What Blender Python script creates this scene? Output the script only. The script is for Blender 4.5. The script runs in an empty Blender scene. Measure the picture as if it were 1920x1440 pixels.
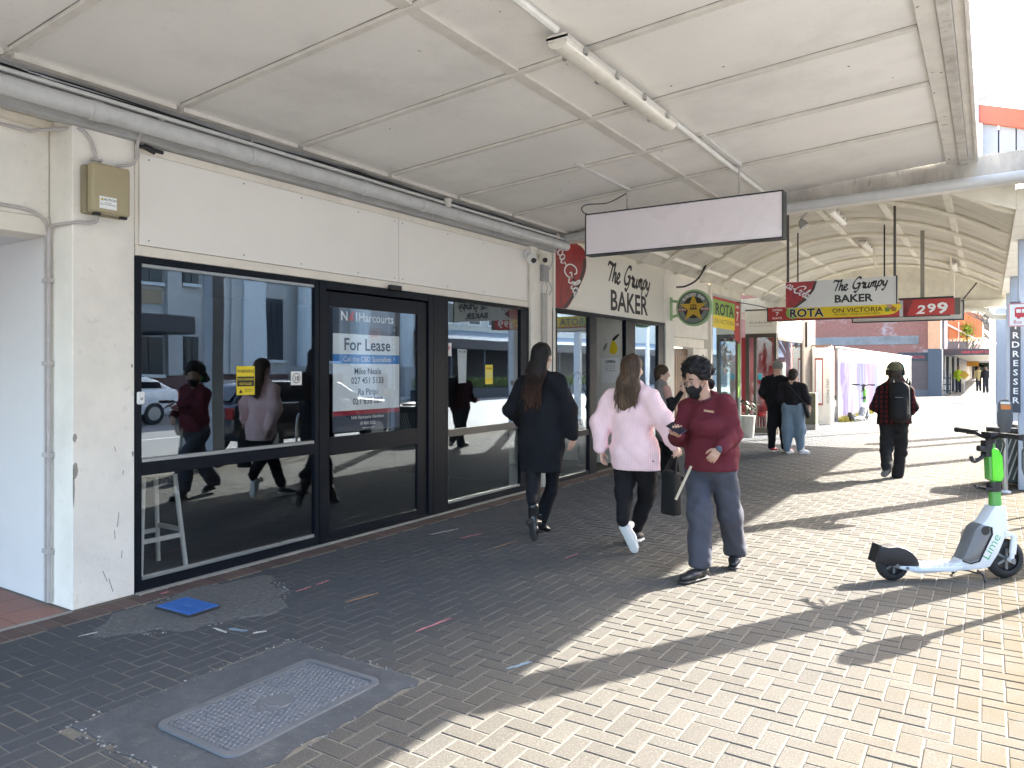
import bpy, bmesh, math, random
import numpy as np
from mathutils import Vector, Matrix, noise as mnoise
random.seed(7); np.random.seed(7)
S = bpy.context.scene; COL = S.collection
R = math.radians

# ---------------------------------------------------------------- camera, sky, sun, exposure
FPX, CU, HV, CAMH = 1394.0, 960.0, 691.0, 1.6           # focal length, centre, horizon (pixels of a 1920 wide frame), eye height
YAW = math.atan2(1855 - CU, FPX)                          # the street runs along +Y, the camera looks to the left of it
cam = bpy.data.cameras.new('camera'); camo = bpy.data.objects.new('camera', cam); COL.objects.link(camo)
cam.sensor_width = 36.0; cam.lens = 36.0 * FPX / 1920; cam.shift_y = -(720 - HV) / 1920
cam.clip_start = 0.05; cam.clip_end = 2000
camo.location = (0, 0, CAMH); camo.rotation_euler = (R(90), 0, YAW)
S.camera = camo

SUN_AZ = Vector((0.478, 0.878, 0)).normalized(); SUN_EL = R(31.5)
w = bpy.data.worlds.new('World'); S.world = w; w.use_nodes = True
nt = w.node_tree; bg = nt.nodes['Background']
sky = nt.nodes.new('ShaderNodeTexSky'); sky.sky_type = 'NISHITA'; sky.sun_disc = False
sky.sun_elevation = SUN_EL; sky.sun_rotation = math.atan2(SUN_AZ.x, SUN_AZ.y)
sky.air_density = 1.0; sky.dust_density = 2.6; sky.ozone_density = 1.0
nt.links.new(sky.outputs[0], bg.inputs[0]); bg.inputs[1].default_value = 0.15
sun = bpy.data.lights.new('sun', 'SUN'); suno = bpy.data.objects.new('sun', sun); COL.objects.link(suno)
sun.energy = 3.5; sun.angle = R(0.45); sun.color = (1.0, 0.94, 0.85)
sd = Vector((SUN_AZ.x * math.cos(SUN_EL), SUN_AZ.y * math.cos(SUN_EL), math.sin(SUN_EL)))
suno.rotation_euler = sd.to_track_quat('Z', 'Y').to_euler(); suno.location = (10, 20, 20)
S.view_settings.view_transform = 'Standard'; S.view_settings.look = 'None'
S.view_settings.gamma = 1.0; S.view_settings.use_curve_mapping = False
S.view_settings.exposure = 3.22
S.cycles.max_bounces = 10; S.cycles.diffuse_bounces = 5; S.cycles.glossy_bounces = 5
S.cycles.transparent_max_bounces = 16; S.cycles.transmission_bounces = 6
S.cycles.sample_clamp_indirect = 6

# ---------------------------------------------------------------- helpers
_F = Vector((-math.sin(YAW), math.cos(YAW), 0)); _Rt = Vector((math.cos(YAW), math.sin(YAW), 0)); _U = Vector((0, 0, 1))
def at(u, v, D):
    """survey of the photograph: the world point seen at pixel (u, v) at distance D along the view axis"""
    return Vector((0, 0, CAMH)) + (_F + _Rt * ((u - CU) / FPX) + _U * ((HV - v) / FPX)) * D

WL = {}                                                   # world location of each thing's origin
def prop(o, label=None, cat=None, group=None, kind=None):
    if label: o['label'] = label
    if cat: o['category'] = cat
    if group: o['group'] = group
    if kind: o['kind'] = kind
    return o
def thing(name, label, cat, loc=(0, 0, 0), group=None):
    o = bpy.data.objects.new(name, None); o.empty_display_size = .1; COL.objects.link(o)
    o.location = loc; WL[o] = Vector(loc)
    return prop(o, label, cat, group)
def link(name, me, m, parent=None):
    o = bpy.data.objects.new(name, me); COL.objects.link(o)
    if m and not me.materials: me.materials.append(m)
    if parent: o.parent = parent
    return o
def dup(root, loc=None, rotz=None, label=None, group=None):
    r = root.copy(); COL.objects.link(r)
    if loc is not None: r.location = loc
    if rotz is not None: r.rotation_euler = (0, 0, rotz)
    if label: r['label'] = label
    if group: r['group'] = group
    for ch in list(root.children):
        c = ch.copy(); COL.objects.link(c); c.parent = r
        for g in list(ch.children):
            d = g.copy(); COL.objects.link(d); d.parent = c
    return r

class MB:
    def __init__(s): s.v = []; s.f = []
    def quad(s, *p):
        n = len(s.v); s.v += [tuple(q) for q in p]; s.f.append(tuple(range(n, n + len(p)))); return s
    def box(s, x0, x1, y0, y1, z0, z1, M=None):
        n = len(s.v)
        P = [(x0,y0,z0),(x1,y0,z0),(x1,y1,z0),(x0,y1,z0),(x0,y0,z1),(x1,y0,z1),(x1,y1,z1),(x0,y1,z1)]
        if M is not None: P = [tuple(M @ Vector(p)) for p in P]
        s.v += P
        s.f += [tuple(n + i for i in q) for q in ((3,2,1,0),(4,5,6,7),(0,1,5,4),(1,2,6,5),(2,3,7,6),(3,0,4,7))]
        return s
    def bar(s, a, b, w, h=None, up=(0, 0, 1)):
        a = Vector(a); b = Vector(b); h = h or w; d = (b - a); L = d.length; d.normalize()
        u = Vector(up)
        if abs(d.dot(u)) > .98: u = Vector((0, 1, 0))
        sx = d.cross(u).normalized(); sz = sx.cross(d)
        M = Matrix((( sx.x, d.x, sz.x, a.x), (sx.y, d.y, sz.y, a.y), (sx.z, d.z, sz.z, a.z), (0,0,0,1)))
        return s.box(-w/2, w/2, 0, L, -h/2, h/2, M)
    def tube(s, pts, r, n=8, cap=True):
        pts = [Vector(p) for p in pts]; m = len(pts)
        rr = r if isinstance(r, (list, tuple)) else [r] * m
        base = len(s.v); u = None
        for i, p in enumerate(pts):
            t = (pts[min(i+1, m-1)] - pts[max(i-1, 0)]).normalized()
            if u is None:
                u = t.cross(Vector((0, 0, 1)))
                if u.length < .05: u = t.cross(Vector((0, 1, 0)))
            else: u = u - t * u.dot(t)
            u.normalize(); q = t.cross(u)
            for k in range(n):
                a = 2 * math.pi * k / n
                s.v.append(tuple(p + (u * math.cos(a) + q * math.sin(a)) * rr[i]))
        for i in range(m - 1):
            for k in range(n):
                a = base + i*n + k; b = base + i*n + (k+1) % n
                s.f.append((a, b, b + n, a + n))
        if cap:
            s.f.append(tuple(base + k for k in reversed(range(n))))
            s.f.append(tuple(base + (m-1)*n + k for k in range(n)))
        return s
    def lathe(s, prof, c=(0, 0, 0), n=24, M=None, cap=True):
        base = len(s.v); m = len(prof)
        for r, z in prof:
            for k in range(n):
                a = 2*math.pi*k/n; p = Vector((c[0] + r*math.cos(a), c[1] + r*math.sin(a), c[2] + z))
                s.v.append(tuple(M @ p if M is not None else p))
        for i in range(m-1):
            for k in range(n):
                a = base + i*n + k; b = base + i*n + (k+1) % n
                s.f.append((a, b, b+n, a+n))
        if cap: s.f.append(tuple(base + k for k in reversed(range(n)))); s.f.append(tuple(base + (m-1)*n + k for k in range(n)))
        return s
    def prism(s, poly, a, b, ax='x'):
        """poly of 2-D points extruded from a to b along the axis ax"""
        n = len(poly); base = len(s.v)
        def P(p, t): return (t, p[0], p[1]) if ax == 'x' else ((p[0], t, p[1]) if ax == 'y' else (p[0], p[1], t))
        s.v += [P(p, a) for p in poly] + [P(p, b) for p in poly]
        s.f.append(tuple(base + i for i in reversed(range(n)))); s.f.append(tuple(base + n + i for i in range(n)))
        for i in range(n):
            j = (i+1) % n; s.f.append((base+i, base+j, base+n+j, base+n+i))
        return s
    def add(s, o, M=None):
        n = len(s.v); s.v += [tuple(M @ Vector(p)) if M is not None else p for p in o.v]
        s.f += [tuple(n + i for i in f) for f in o.f]; return s
    def xf(s, M): s.v = [tuple(M @ Vector(p)) for p in s.v]; return s
    def build(s, name, m, parent=None, smooth=False, bevel=0, fix=True, seg=1, ang=40):
        me = bpy.data.meshes.new(name)
        V = np.array(s.v, dtype=float).reshape(-1, 3)
        if parent is not None: off = np.array(WL.get(parent, Vector((0, 0, 0)))); 
        else:
            off = np.array([(V[:,0].min()+V[:,0].max())/2, (V[:,1].min()+V[:,1].max())/2, V[:,2].min()])
        me.from_pydata((V - off).tolist(), [], s.f)
        if fix or bevel:
            bm = bmesh.new(); bm.from_mesh(me)
            if fix: bmesh.ops.recalc_face_normals(bm, faces=bm.faces)
            if bevel:
                ed = [e for e in bm.edges if len(e.link_faces) == 2 and e.calc_face_angle(0) > R(30)]
                bmesh.ops.bevel(bm, geom=ed, offset=bevel, segments=seg, affect='EDGES', profile=.5, clamp_overlap=True)
            bm.to_mesh(me); bm.free()
        if smooth:
            me.polygons.foreach_set('use_smooth', [True] * len(me.polygons))
            if smooth != 'all': me.set_sharp_from_angle(angle=R(ang))
        o = link(name, me, m, parent)
        if parent is None: o.location = off; WL[o] = Vector(off)
        else: WL[o] = WL.get(parent, Vector((0, 0, 0)))
        return o

def curve_pts(P, n=6):
    """Catmull-Rom through control points"""
    P = [Vector(p) for p in P]; out = []
    for i in range(len(P) - 1):
        a = P[max(i-1, 0)]; b = P[i]; c = P[i+1]; d = P[min(i+2, len(P)-1)]
        for k in range(n):
            t = k / n
            out.append(.5 * ((2*b) + (c - a)*t + (2*a - 5*b + 4*c - d)*t*t + (3*b - a - 3*c + d)*t**3))
    out.append(P[-1]); return out

# ---------------------------------------------------------------- materials
MATS = {}
def nodes(name):
    m = bpy.data.materials.new(name); m.use_nodes = True; t = m.node_tree
    return m, t, t.nodes['Principled BSDF']
def N(t, kind, **kw):
    n = t.nodes.new(kind)
    for k, v in kw.items():
        if k in n.inputs.keys(): n.inputs[k].default_value = v
        else: setattr(n, k, v)
    return n
def ramp(t, src, stops):
    n = t.nodes.new('ShaderNodeValToRGB'); e = n.color_ramp.elements
    e[0].position = stops[0][0]; e[-1].position = stops[-1][0]
    for p, c in stops[1:-1]: e.new(p)
    for i, (p, c) in enumerate(stops):
        e[i].color = (c, c, c, 1) if isinstance(c, (int, float)) else (*c, 1)
    t.links.new(src, n.inputs[0]); return n.outputs[0]
def mixc(t, fac, a, b, mode='MIX'):
    n = t.nodes.new('ShaderNodeMix'); n.data_type = 'RGBA'; n.blend_type = mode
    for s, v in ((0, fac), (6, a), (7, b)):
        if hasattr(v, 'links') or isinstance(v, bpy.types.NodeSocket): t.links.new(v, n.inputs[s])
        else: n.inputs[s].default_value = v if s == 0 else (*v[:3], 1)
    return n.outputs[2]
def mat(name, col, rough=.6, metal=0., var=.12, scale=6., bump=.08, bscale=70., dirt=0., dirtcol=(.12,.10,.08), dscale=2.5,
        spots=0., spotcol=(.08,.07,.06), sscale=30., coat=0., spec=.5, trans=0., stretch=None, island=0.):
    """a general worn procedural surface: broad tone variation, patches of dirt, specks, fine relief"""
    if name in MATS: return MATS[name]
    m, t, b = nodes(name); L = t.links.new
    tc = N(t, 'ShaderNodeNewGeometry'); vec = tc.outputs['Position']
    if stretch:
        mp = N(t, 'ShaderNodeMapping'); mp.inputs['Scale'].default_value = stretch; L(vec, mp.inputs[0]); vec = mp.outputs[0]
    n1 = N(t, 'ShaderNodeTexNoise', Scale=scale, Detail=5., Roughness=.6); L(vec, n1.inputs['Vector'])
    k = ramp(t, n1.outputs['Fac'], [(.25, 1 - var), (.75, 1 + var)])
    c = mixc(t, 1., col, k, 'MULTIPLY')
    if island:
        oi = N(t, 'ShaderNodeObjectInfo')
        k2 = ramp(t, tc.outputs['Random Per Island'], [(0, 1 - island), (1, 1 + island)])
        k3 = ramp(t, oi.outputs['Random'], [(0, 1 - island*.6), (1, 1 + island*.6)])
        c = mixc(t, 1., c, k2, 'MULTIPLY'); c = mixc(t, 1., c, k3, 'MULTIPLY')
    if dirt:
        n2 = N(t, 'ShaderNodeTexNoise', Scale=dscale, Detail=8., Roughness=.68); L(vec, n2.inputs['Vector'])
        c = mixc(t, ramp(t, n2.outputs['Fac'], [(.48, 0), (.72, dirt)]), c, dirtcol)
    if spots:
        n3 = N(t, 'ShaderNodeTexNoise', Scale=sscale, Detail=3., Roughness=.5); L(vec, n3.inputs['Vector'])
        c = mixc(t, ramp(t, n3.outputs['Fac'], [(.64, 0), (.70, spots)]), c, spotcol)
    L(c, b.inputs['Base Color'])
    b.inputs['Metallic'].default_value = metal; b.inputs['Specular IOR Level'].default_value = spec
    L(ramp(t, n1.outputs['Fac'], [(.2, max(rough - .1, .02)), (.8, min(rough + .1, 1))]), b.inputs['Roughness'])
    if coat: b.inputs['Coat Weight'].default_value = coat; b.inputs['Coat Roughness'].default_value = .08
    if trans: b.inputs['Subsurface Weight'].default_value = trans
    if bump:
        n4 = N(t, 'ShaderNodeTexNoise', Scale=bscale, Detail=4., Roughness=.6); L(vec, n4.inputs['Vector'])
        bp = N(t, 'ShaderNodeBump', Strength=bump, Distance=.01); L(n4.outputs['Fac'], bp.inputs['Height']); L(bp.outputs[0], b.inputs['Normal'])
    MATS[name] = m; return m
def emit(name, col, s):
    if name in MATS: return MATS[name]
    m, t, b = nodes(name); b.inputs['Base Color'].default_value = (*col, 1)
    b.inputs['Emission Color'].default_value = (*col, 1); b.inputs['Emission Strength'].default_value = s
    MATS[name] = m; return m
def glass(name, tint=(.96,.975,.98), lo=.10, hi=.5, rough=0.):
    if name in MATS: return MATS[name]
    m, t, b = nodes(name); L = t.links.new; t.nodes.remove(b)
    out = t.nodes['Material Output']
    tr = N(t, 'ShaderNodeBsdfTransparent'); tr.inputs[0].default_value = (*tint, 1)
    gl = N(t, 'ShaderNodeBsdfGlossy'); gl.inputs['Roughness'].default_value = rough; gl.inputs['Color'].default_value = (.82, .92, 1, 1)
    lw = N(t, 'ShaderNodeLayerWeight', Blend=.5)
    n1 = N(t, 'ShaderNodeTexNoise', Scale=.9, Detail=1.); geo = N(t, 'ShaderNodeNewGeometry'); L(geo.outputs['Position'], n1.inputs['Vector'])
    bp = N(t, 'ShaderNodeBump', Strength=.004, Distance=.3); L(n1.outputs['Fac'], bp.inputs['Height']); L(bp.outputs[0], gl.inputs['Normal'])
    mx = N(t, 'ShaderNodeMixShader'); L(ramp(t, lw.outputs['Facing'], [(0, lo), (.35, lo * 1.25), (1, hi)]), mx.inputs[0])
    L(tr.outputs[0], mx.inputs[1]); L(gl.outputs[0], mx.inputs[2]); L(mx.outputs[0], out.inputs[0])
    MATS[name] = m; return m

# ---------------------------------------------------------------- flat lettering
_fc = {}
def text_mb(body, size, align='CENTER', bold=0., shear=0., sx=1., space=1.):
    """outline lettering in the x-z plane (facing -y), baseline at z=0"""
    key = (body, size, align, bold, shear, sx, space)
    if key not in _fc:
        cu = bpy.data.curves.new('txt', 'FONT'); cu.body = body; cu.size = size; cu.align_x = align
        cu.offset = bold * size; cu.shear = shear; cu.resolution_u = 2; cu.fill_mode = 'FRONT'; cu.space_character = space
        o = bpy.data.objects.new('txt', cu); COL.objects.link(o)
        dg = bpy.context.evaluated_depsgraph_get(); me = o.evaluated_get(dg).to_mesh()
        b = MB(); b.v = [(p.co.x * sx, 0, p.co.y) for p in me.vertices]; b.f = [tuple(f.vertices) for f in me.polygons]
        o.evaluated_get(dg).to_mesh_clear(); bpy.data.objects.remove(o); bpy.data.curves.remove(cu)
        _fc[key] = b
    b = MB(); b.v = list(_fc[key].v); b.f = list(_fc[key].f); return b
def ribbon(strokes, w=.05, nib=.6, thin=.3, n=8):
    """pen strokes in the x-z plane: each a list of (x, z) control points; the width follows a slanted nib"""
    b = MB()
    for st in strokes:
        P = curve_pts([(p[0], 0, p[1]) for p in st], n); m = len(P); base = len(b.v)
        for i, p in enumerate(P):
            t = (P[min(i+1, m-1)] - P[max(i-1, 0)]).normalized(); nrm = Vector((-t.z, 0, t.x))
            ang = math.atan2(t.z, t.x); ww = w * (thin + (1 - thin) * abs(math.sin(ang - nib)))
            if i in (0, m-1): ww *= .55
            b.v += [tuple(p + nrm * ww/2), tuple(p - nrm * ww/2)]
        for i in range(m-1): a = base + 2*i; b.f.append((a, a+1, a+3, a+2))
    return b
def M_face_x(x, y, z, flip=False):      # x-z plane lettering put on a wall whose face looks along +x (text runs towards +y)
    return Matrix.Translation((x, y, z)) @ Matrix.Rotation(R(90), 4, 'Z')
def M_face_y(x, y, z): return Matrix.Translation((x, y, z))
WHITE = lambda: mat('white_print', (.82,.82,.80), .5, var=.03, bump=0)
BLACK = lambda: mat('black_print', (.012,.012,.014), .5, var=.05, bump=0)
RED = lambda: mat('red_print', (.55,.02,.025), .45, var=.08, bump=0)
YELL = lambda: mat('yellow_print', (.80,.62,.02), .5, var=.05, bump=0)

# ---------------------------------------------------------------- rounded bodies: smooth unions of cones and ellipsoids, meshed by surface nets
class SDF:
    def __init__(s, k=.03): s.p = []; s.k = k
    def cone(s, a, b, r1, r2=None, k=None, flat=None, sub=False):
        s.p.append(('c', np.array(a, float), np.array(b, float), r1, r1 if r2 is None else r2, s.k if k is None else k, flat, sub)); return s
    def chain(s, P, rs, k=None, flat=None):
        for i in range(len(P)-1): s.cone(P[i], P[i+1], rs[i], rs[i+1], k, flat)
        return s
    def ell(s, c, r, Rm=None, k=None, sub=False):
        s.p.append(('e', np.array(c, float), np.array(r, float), np.array(Rm if Rm is not None else np.eye(3), float), 0, s.k if k is None else k, None, sub)); return s
    def mb(s, vox=.012, fold=0., fscale=14., fdir=(1, 1, .35), seed=0, cuts=()):
        lo = np.full(3, 1e9); hi = -lo; bb = []
        for p in s.p:
            if p[0] == 'c': e = max(p[3], p[4]) * (p[6][1] if p[6] and p[6][1] > 1 else 1); l = np.minimum(p[1], p[2]) - e; h = np.maximum(p[1], p[2]) + e
            else: e = p[2].max(); l = p[1] - e; h = p[1] + e
            bb.append((l, h))
            if not p[7]: lo = np.minimum(lo, l); hi = np.maximum(hi, h)
        lo = lo - 3*vox - fold; hi = hi + 3*vox + fold; n = np.ceil((hi - lo)/vox).astype(int) + 1
        D = np.full(n, .5, np.float32); ax = [lo[i] + vox*np.arange(n[i]) for i in range(3)]
        for p, (l, h) in zip(s.p, bb):
            m = p[5] + 2*vox + .01 + fold
            i0 = np.maximum(((l - m - lo)/vox).astype(int), 0); i1 = np.minimum(((h + m - lo)/vox).astype(int) + 2, n)
            if (i1 <= i0).any(): continue
            sl = tuple(slice(a, b) for a, b in zip(i0, i1))
            G = np.stack(np.meshgrid(*[ax[i][i0[i]:i1[i]] for i in range(3)], indexing='ij'), -1)
            if p[0] == 'c':
                a, b, r1, r2 = p[1], p[2], p[3], p[4]; ba = b - a; q = G - a
                if p[6]:
                    d, f = np.array(p[6][0], float), p[6][1]; d = d/np.linalg.norm(d)
                    L2 = max(ba@ba, 1e-9); t0 = np.clip((q@ba)/L2, 0, 1); rad = q - t0[..., None]*ba
                    q = q + ((rad@d)*(1/f - 1))[..., None]*d
                L2 = max(ba@ba, 1e-9); t = np.clip((q@ba)/L2, 0, 1)
                d_ = np.linalg.norm(q - t[..., None]*ba, axis=-1) - (r1 + (r2 - r1)*t)
            else:
                q = (G - p[1]) @ p[3]; k0 = np.linalg.norm(q/p[2], axis=-1); k1 = np.linalg.norm(q/p[2]**2, axis=-1) + 1e-9
                d_ = k0*(k0 - 1)/k1
            o = D[sl]; k = max(p[5], 1e-4)
            if p[7]: h_ = np.maximum(k - np.abs(-d_ - o), 0)/k; D[sl] = np.maximum(o, -d_) + h_*h_*k*.25
            else: h_ = np.maximum(k - np.abs(d_ - o), 0)/k; D[sl] = np.minimum(o, d_) - h_*h_*k*.25
        if fold or cuts:
            G = np.meshgrid(*ax, indexing='ij')
            if fold:
                rs = np.random.RandomState(seed); acc = 0
                for i in range(7):
                    w_ = rs.normal(size=3)*np.array(fdir); w_ = w_/np.linalg.norm(w_)*fscale*(.55 + .28*i)
                    acc = acc + np.sin(G[0]*w_[0] + G[1]*w_[1] + G[2]*w_[2] + rs.rand()*6.3 + 1.5*np.sin(G[(i+1) % 3]*fscale*.5 + rs.rand()*6))/(1 + .35*i)
                    if i % 2: acc = acc + (1 - 2*np.abs(np.sin(G[0]*w_[1]*.6 + G[1]*w_[0]*.6 + G[2]*w_[2]*.7 + rs.rand()*6 + .8*np.sin(G[2]*9 + rs.rand()*6))))*.55
                D = D + fold*acc*.45
            for c, nrm in cuts:                                # keep the side the normal points away from
                nrm = np.array(nrm, float); nrm /= np.linalg.norm(nrm)
                D = np.maximum(D, (G[0]-c[0])*nrm[0] + (G[1]-c[1])*nrm[1] + (G[2]-c[2])*nrm[2])
        return nets(D, lo, vox)
def nets(D, lo, vox):
    I = D < 0; nx, ny, nz = D.shape
    cnt = np.zeros((nx-1, ny-1, nz-1), np.int8)
    for a in (0, 1):
        for b in (0, 1):
            for c in (0, 1): cnt += I[a:nx-1+a, b:ny-1+b, c:nz-1+c]
    act = (cnt > 0) & (cnt < 8); idx = -np.ones(act.shape, np.int64); ijk = np.argwhere(act); idx[act] = np.arange(len(ijk))
    acc = np.zeros((len(ijk), 3)); num = np.zeros(len(ijk))
    for d in range(3):
        o1, o2 = [e for e in range(3) if e != d]
        for a in (0, 1):
            for b in (0, 1):
                p = ijk.copy(); p[:, o1] += a; p[:, o2] += b; q = p.copy(); q[:, d] += 1
                va = D[tuple(p.T)]; vb = D[tuple(q.T)]; cr = (va < 0) != (vb < 0)
                t = np.where(cr, va/np.where(cr, va - vb, 1), 0)
                pos = p.astype(float); pos[:, d] += t
                acc += pos*cr[:, None]; num += cr
    V = lo + vox*acc/num[:, None]; F = []
    for d in range(3):
        o1, o2 = [(1, 2), (2, 0), (0, 1)][d]
        sa = [slice(None)]*3; sb = [slice(None)]*3; sa[d] = slice(0, -1); sb[d] = slice(1, None)
        A = I[tuple(sa)]; B = I[tuple(sb)]
        for flip, msk in ((False, A & ~B), (True, ~A & B)):
            e = np.argwhere(msk)
            ok = (e[:, o1] > 0) & (e[:, o2] > 0) & (e[:, o1] < D.shape[o1]-1) & (e[:, o2] < D.shape[o2]-1); e = e[ok]
            c = []
            for (a, b) in ((-1, -1), (0, -1), (0, 0), (-1, 0)):
                p = e.copy(); p[:, o1] += a; p[:, o2] += b; c.append(idx[tuple(p.T)])
            q = np.stack(c, 1); F.append(q[:, ::-1] if flip else q)
    F = np.concatenate(F); b = MB(); b.v = [tuple(v) for v in V]; b.f = [tuple(int(i) for i in f) for f in F]; return b
# ================================================================ ground
m_asph = mat('asphalt', (.155,.153,.148), .85, var=.2, scale=3, bump=.5, bscale=160, spots=.35, spotcol=(.14,.14,.13), sscale=120)
m_sand = mat('joint_sand', (.165,.152,.128), .95, var=.25, scale=20, bump=.4, bscale=200)
m_conc = mat('concrete', (.30,.29,.27), .85, var=.16, scale=4, bump=.3, bscale=140, dirt=.35, dscale=5, dirtcol=(.14,.13,.12))
prop(MB().box(-400, 400, -300, 900, -.6, -.30).build('ground', mat('earth', (.16,.14,.11), .95, var=.2)), kind='structure')
prop(MB().box(.75, 15.5, -60, 600, -.30, -.13).build('road', m_asph), kind='structure')
road_line = MB()
for i in range(-6, 60): road_line.box(6.9, 7.02, i*9., i*9. + 3, -.13, -.126)
prop(road_line.build('road_centre_line', mat('road_paint', (.75,.75,.72), .6, dirt=.5, dscale=6, dirtcol=(.2,.2,.2))), kind='structure')
prop(MB().box(15.5, 19, -60, 600, -.30, .0).build('far_pavement', mat('far_concrete', (.42,.41,.39), .85, var=.1)), kind='structure')
kb = MB()
for i in range(-8, 90): kb.box(.58, .75, i*.9 + .004, i*.9 + .896, -.30, .012)
prop(kb.build('kerb', m_conc, bevel=.012), kind='structure')

pav = prop(MB().box(-6.5, .58, -12, 140, -.30, -.0036).build('pavement', m_sand), kind='structure')
# beyond the laid pavers the same paving is too far to tell its pieces apart
m, t, b = nodes('far_paving'); L = t.links.new
geo = N(t, 'ShaderNodeNewGeometry'); bt = N(t, 'ShaderNodeTexBrick', Scale=5.); bt.inputs['Color1'].default_value = (.095,.088,.075,1); bt.inputs['Color2'].default_value = (.085,.078,.066,1)
bt.inputs['Mortar'].default_value = (.07,.063,.05,1); bt.inputs['Mortar Size'].default_value = .02
L(geo.outputs['Position'], bt.inputs['Vector']); n1 = N(t, 'ShaderNodeTexNoise', Scale=.7, Detail=6.); L(geo.outputs['Position'], n1.inputs['Vector'])
L(mixc(t, 1., bt.outputs['Color'], ramp(t, n1.outputs['Fac'], [(.3, .85), (.7, 1.1)]), 'MULTIPLY'), b.inputs['Base Color']); b.inputs['Roughness'].default_value = .85
MATS['far_paving'] = m
prop(MB().box(-6.5, .575, 26.02, 139, -.01, -.001).build('far_paving', m), kind='structure')

# a paver: concrete block with worn chamfered edges and fine pitting
m, t, b = nodes('paver'); L = t.links.new
geo = N(t, 'ShaderNodeNewGeometry'); P = geo.outputs['Position']; oi = N(t, 'ShaderNodeObjectInfo')
att = N(t, 'ShaderNodeAttribute'); att.attribute_name = 'tone'
rnd = N(t, 'ShaderNodeMath', operation='ADD'); L(oi.outputs['Random'], rnd.inputs[0]); L(geo.outputs['Random Per Island'], rnd.inputs[1])
fr = N(t, 'ShaderNodeMath', operation='FRACT'); L(rnd.outputs[0], fr.inputs[0])
base = ramp(t, fr.outputs[0], [(0, (.095,.090,.080)), (.3, (.103,.097,.086)), (.6, (.107,.101,.089)), (.85, (.114,.108,.095)), (1, (.100,.096,.087))])
xy = N(t, 'ShaderNodeSeparateXYZ'); L(P, xy.inputs[0])
n0 = N(t, 'ShaderNodeTexNoise', Scale=.55, Detail=6., Roughness=.62); L(P, n0.inputs['Vector'])
c = mixc(t, 1., base, ramp(t, n0.outputs['Fac'], [(.28, .86), (.72, 1.10)]), 'MULTIPLY')
sp = N(t, 'ShaderNodeTexNoise', Scale=105., Detail=4., Roughness=.85); L(P, sp.inputs['Vector'])
c = mixc(t, ramp(t, sp.outputs['Fac'], [(.50, 0), (.62, .7)]), c, (.075,.067,.057))
c = mixc(t, ramp(t, sp.outputs['Fac'], [(.36, .45), (.46, 0)]), c, (.27,.25,.215))
# old brownish grime worn towards the kerb, and canopy shade painted in as a dark bluish band
grim = N(t, 'ShaderNodeMapRange'); grim.inputs[1].default_value = -.75; grim.inputs[2].default_value = .35; L(xy.outputs[0], grim.inputs[0])
gn = N(t, 'ShaderNodeTexNoise', Scale=3., Detail=5.); L(P, gn.inputs['Vector'])
gm = N(t, 'ShaderNodeMath', operation='MULTIPLY'); L(grim.outputs[0], gm.inputs[0]); L(ramp(t, gn.outputs['Fac'], [(.30, .15), (.6, .9)]), gm.inputs[1])
c = mixc(t, gm.outputs[0], c, (.085,.066,.036))
shade_band = N(t, 'ShaderNodeMapRange'); shade_band.inputs[1].default_value = -1.9; shade_band.inputs[2].default_value = -3.4; shade_band.inputs[4].default_value = .72; L(xy.outputs[0], shade_band.inputs[0])
c = mixc(t, shade_band.outputs[0], c, (.056,.066,.082))
gum = N(t, 'ShaderNodeTexVoronoi', Scale=2.2); L(P, gum.inputs['Vector'])
c = mixc(t, ramp(t, gum.outputs['Distance'], [(.035, .7), (.05, 0)]), c, (.06,.055,.05))
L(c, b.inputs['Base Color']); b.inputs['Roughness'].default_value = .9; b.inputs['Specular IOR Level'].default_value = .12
bp = N(t, 'ShaderNodeBump', Strength=.55, Distance=.004); L(sp.outputs['Fac'], bp.inputs['Height']); L(bp.outputs[0], b.inputs['Normal'])
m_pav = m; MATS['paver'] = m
m_pavred = mat('red_paver', (.085,.056,.050), .85, var=.25, scale=6, bump=.5, bscale=190, spots=.4, spotcol=(.08,.06,.05), sscale=150, island=.25)

def paver(bm, x0, y0, lx, ly, dz=0., tx=0., ty=0.):
    g = .0014; c = .0065; x1 = x0 + lx - g; y1 = y0 + ly - g; x0 += g; y0 += g; n = len(bm.v)
    def z(x, y): return dz + tx*(x - x0) + ty*(y - y0)
    for (ax, ay, bx, by, zz) in ((x0, y0, x1, y1, -.03), (x0, y0, x1, y1, -.0048), (x0+c, y0+c, x1-c, y1-c, 0.)):
        bm.v += [(ax, ay, zz + z(ax, ay)), (bx, ay, zz + z(bx, ay)), (bx, by, zz + z(bx, by)), (ax, by, zz + z(ax, by))]
    bm.f += [(n+8, n+9, n+10, n+11)]
    for r_ in (0, 4):
        for k in range(4): j = (k+1) % 4; bm.f.append((n+r_+k, n+r_+j, n+r_+4+j, n+r_+4+k))

HOLES = [(-3.46, -2.44, 1.72, 2.98), (-4.70, -4.27, 2.84, 3.14)]       # concrete surround of the cover, blue meter cover
def hit(x0, x1, y0, y1): return any(x1 > a + .03 and x0 < b - .03 and y1 > c + .03 and y0 < d - .03 for a, b, c, d in HOLES)
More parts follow.
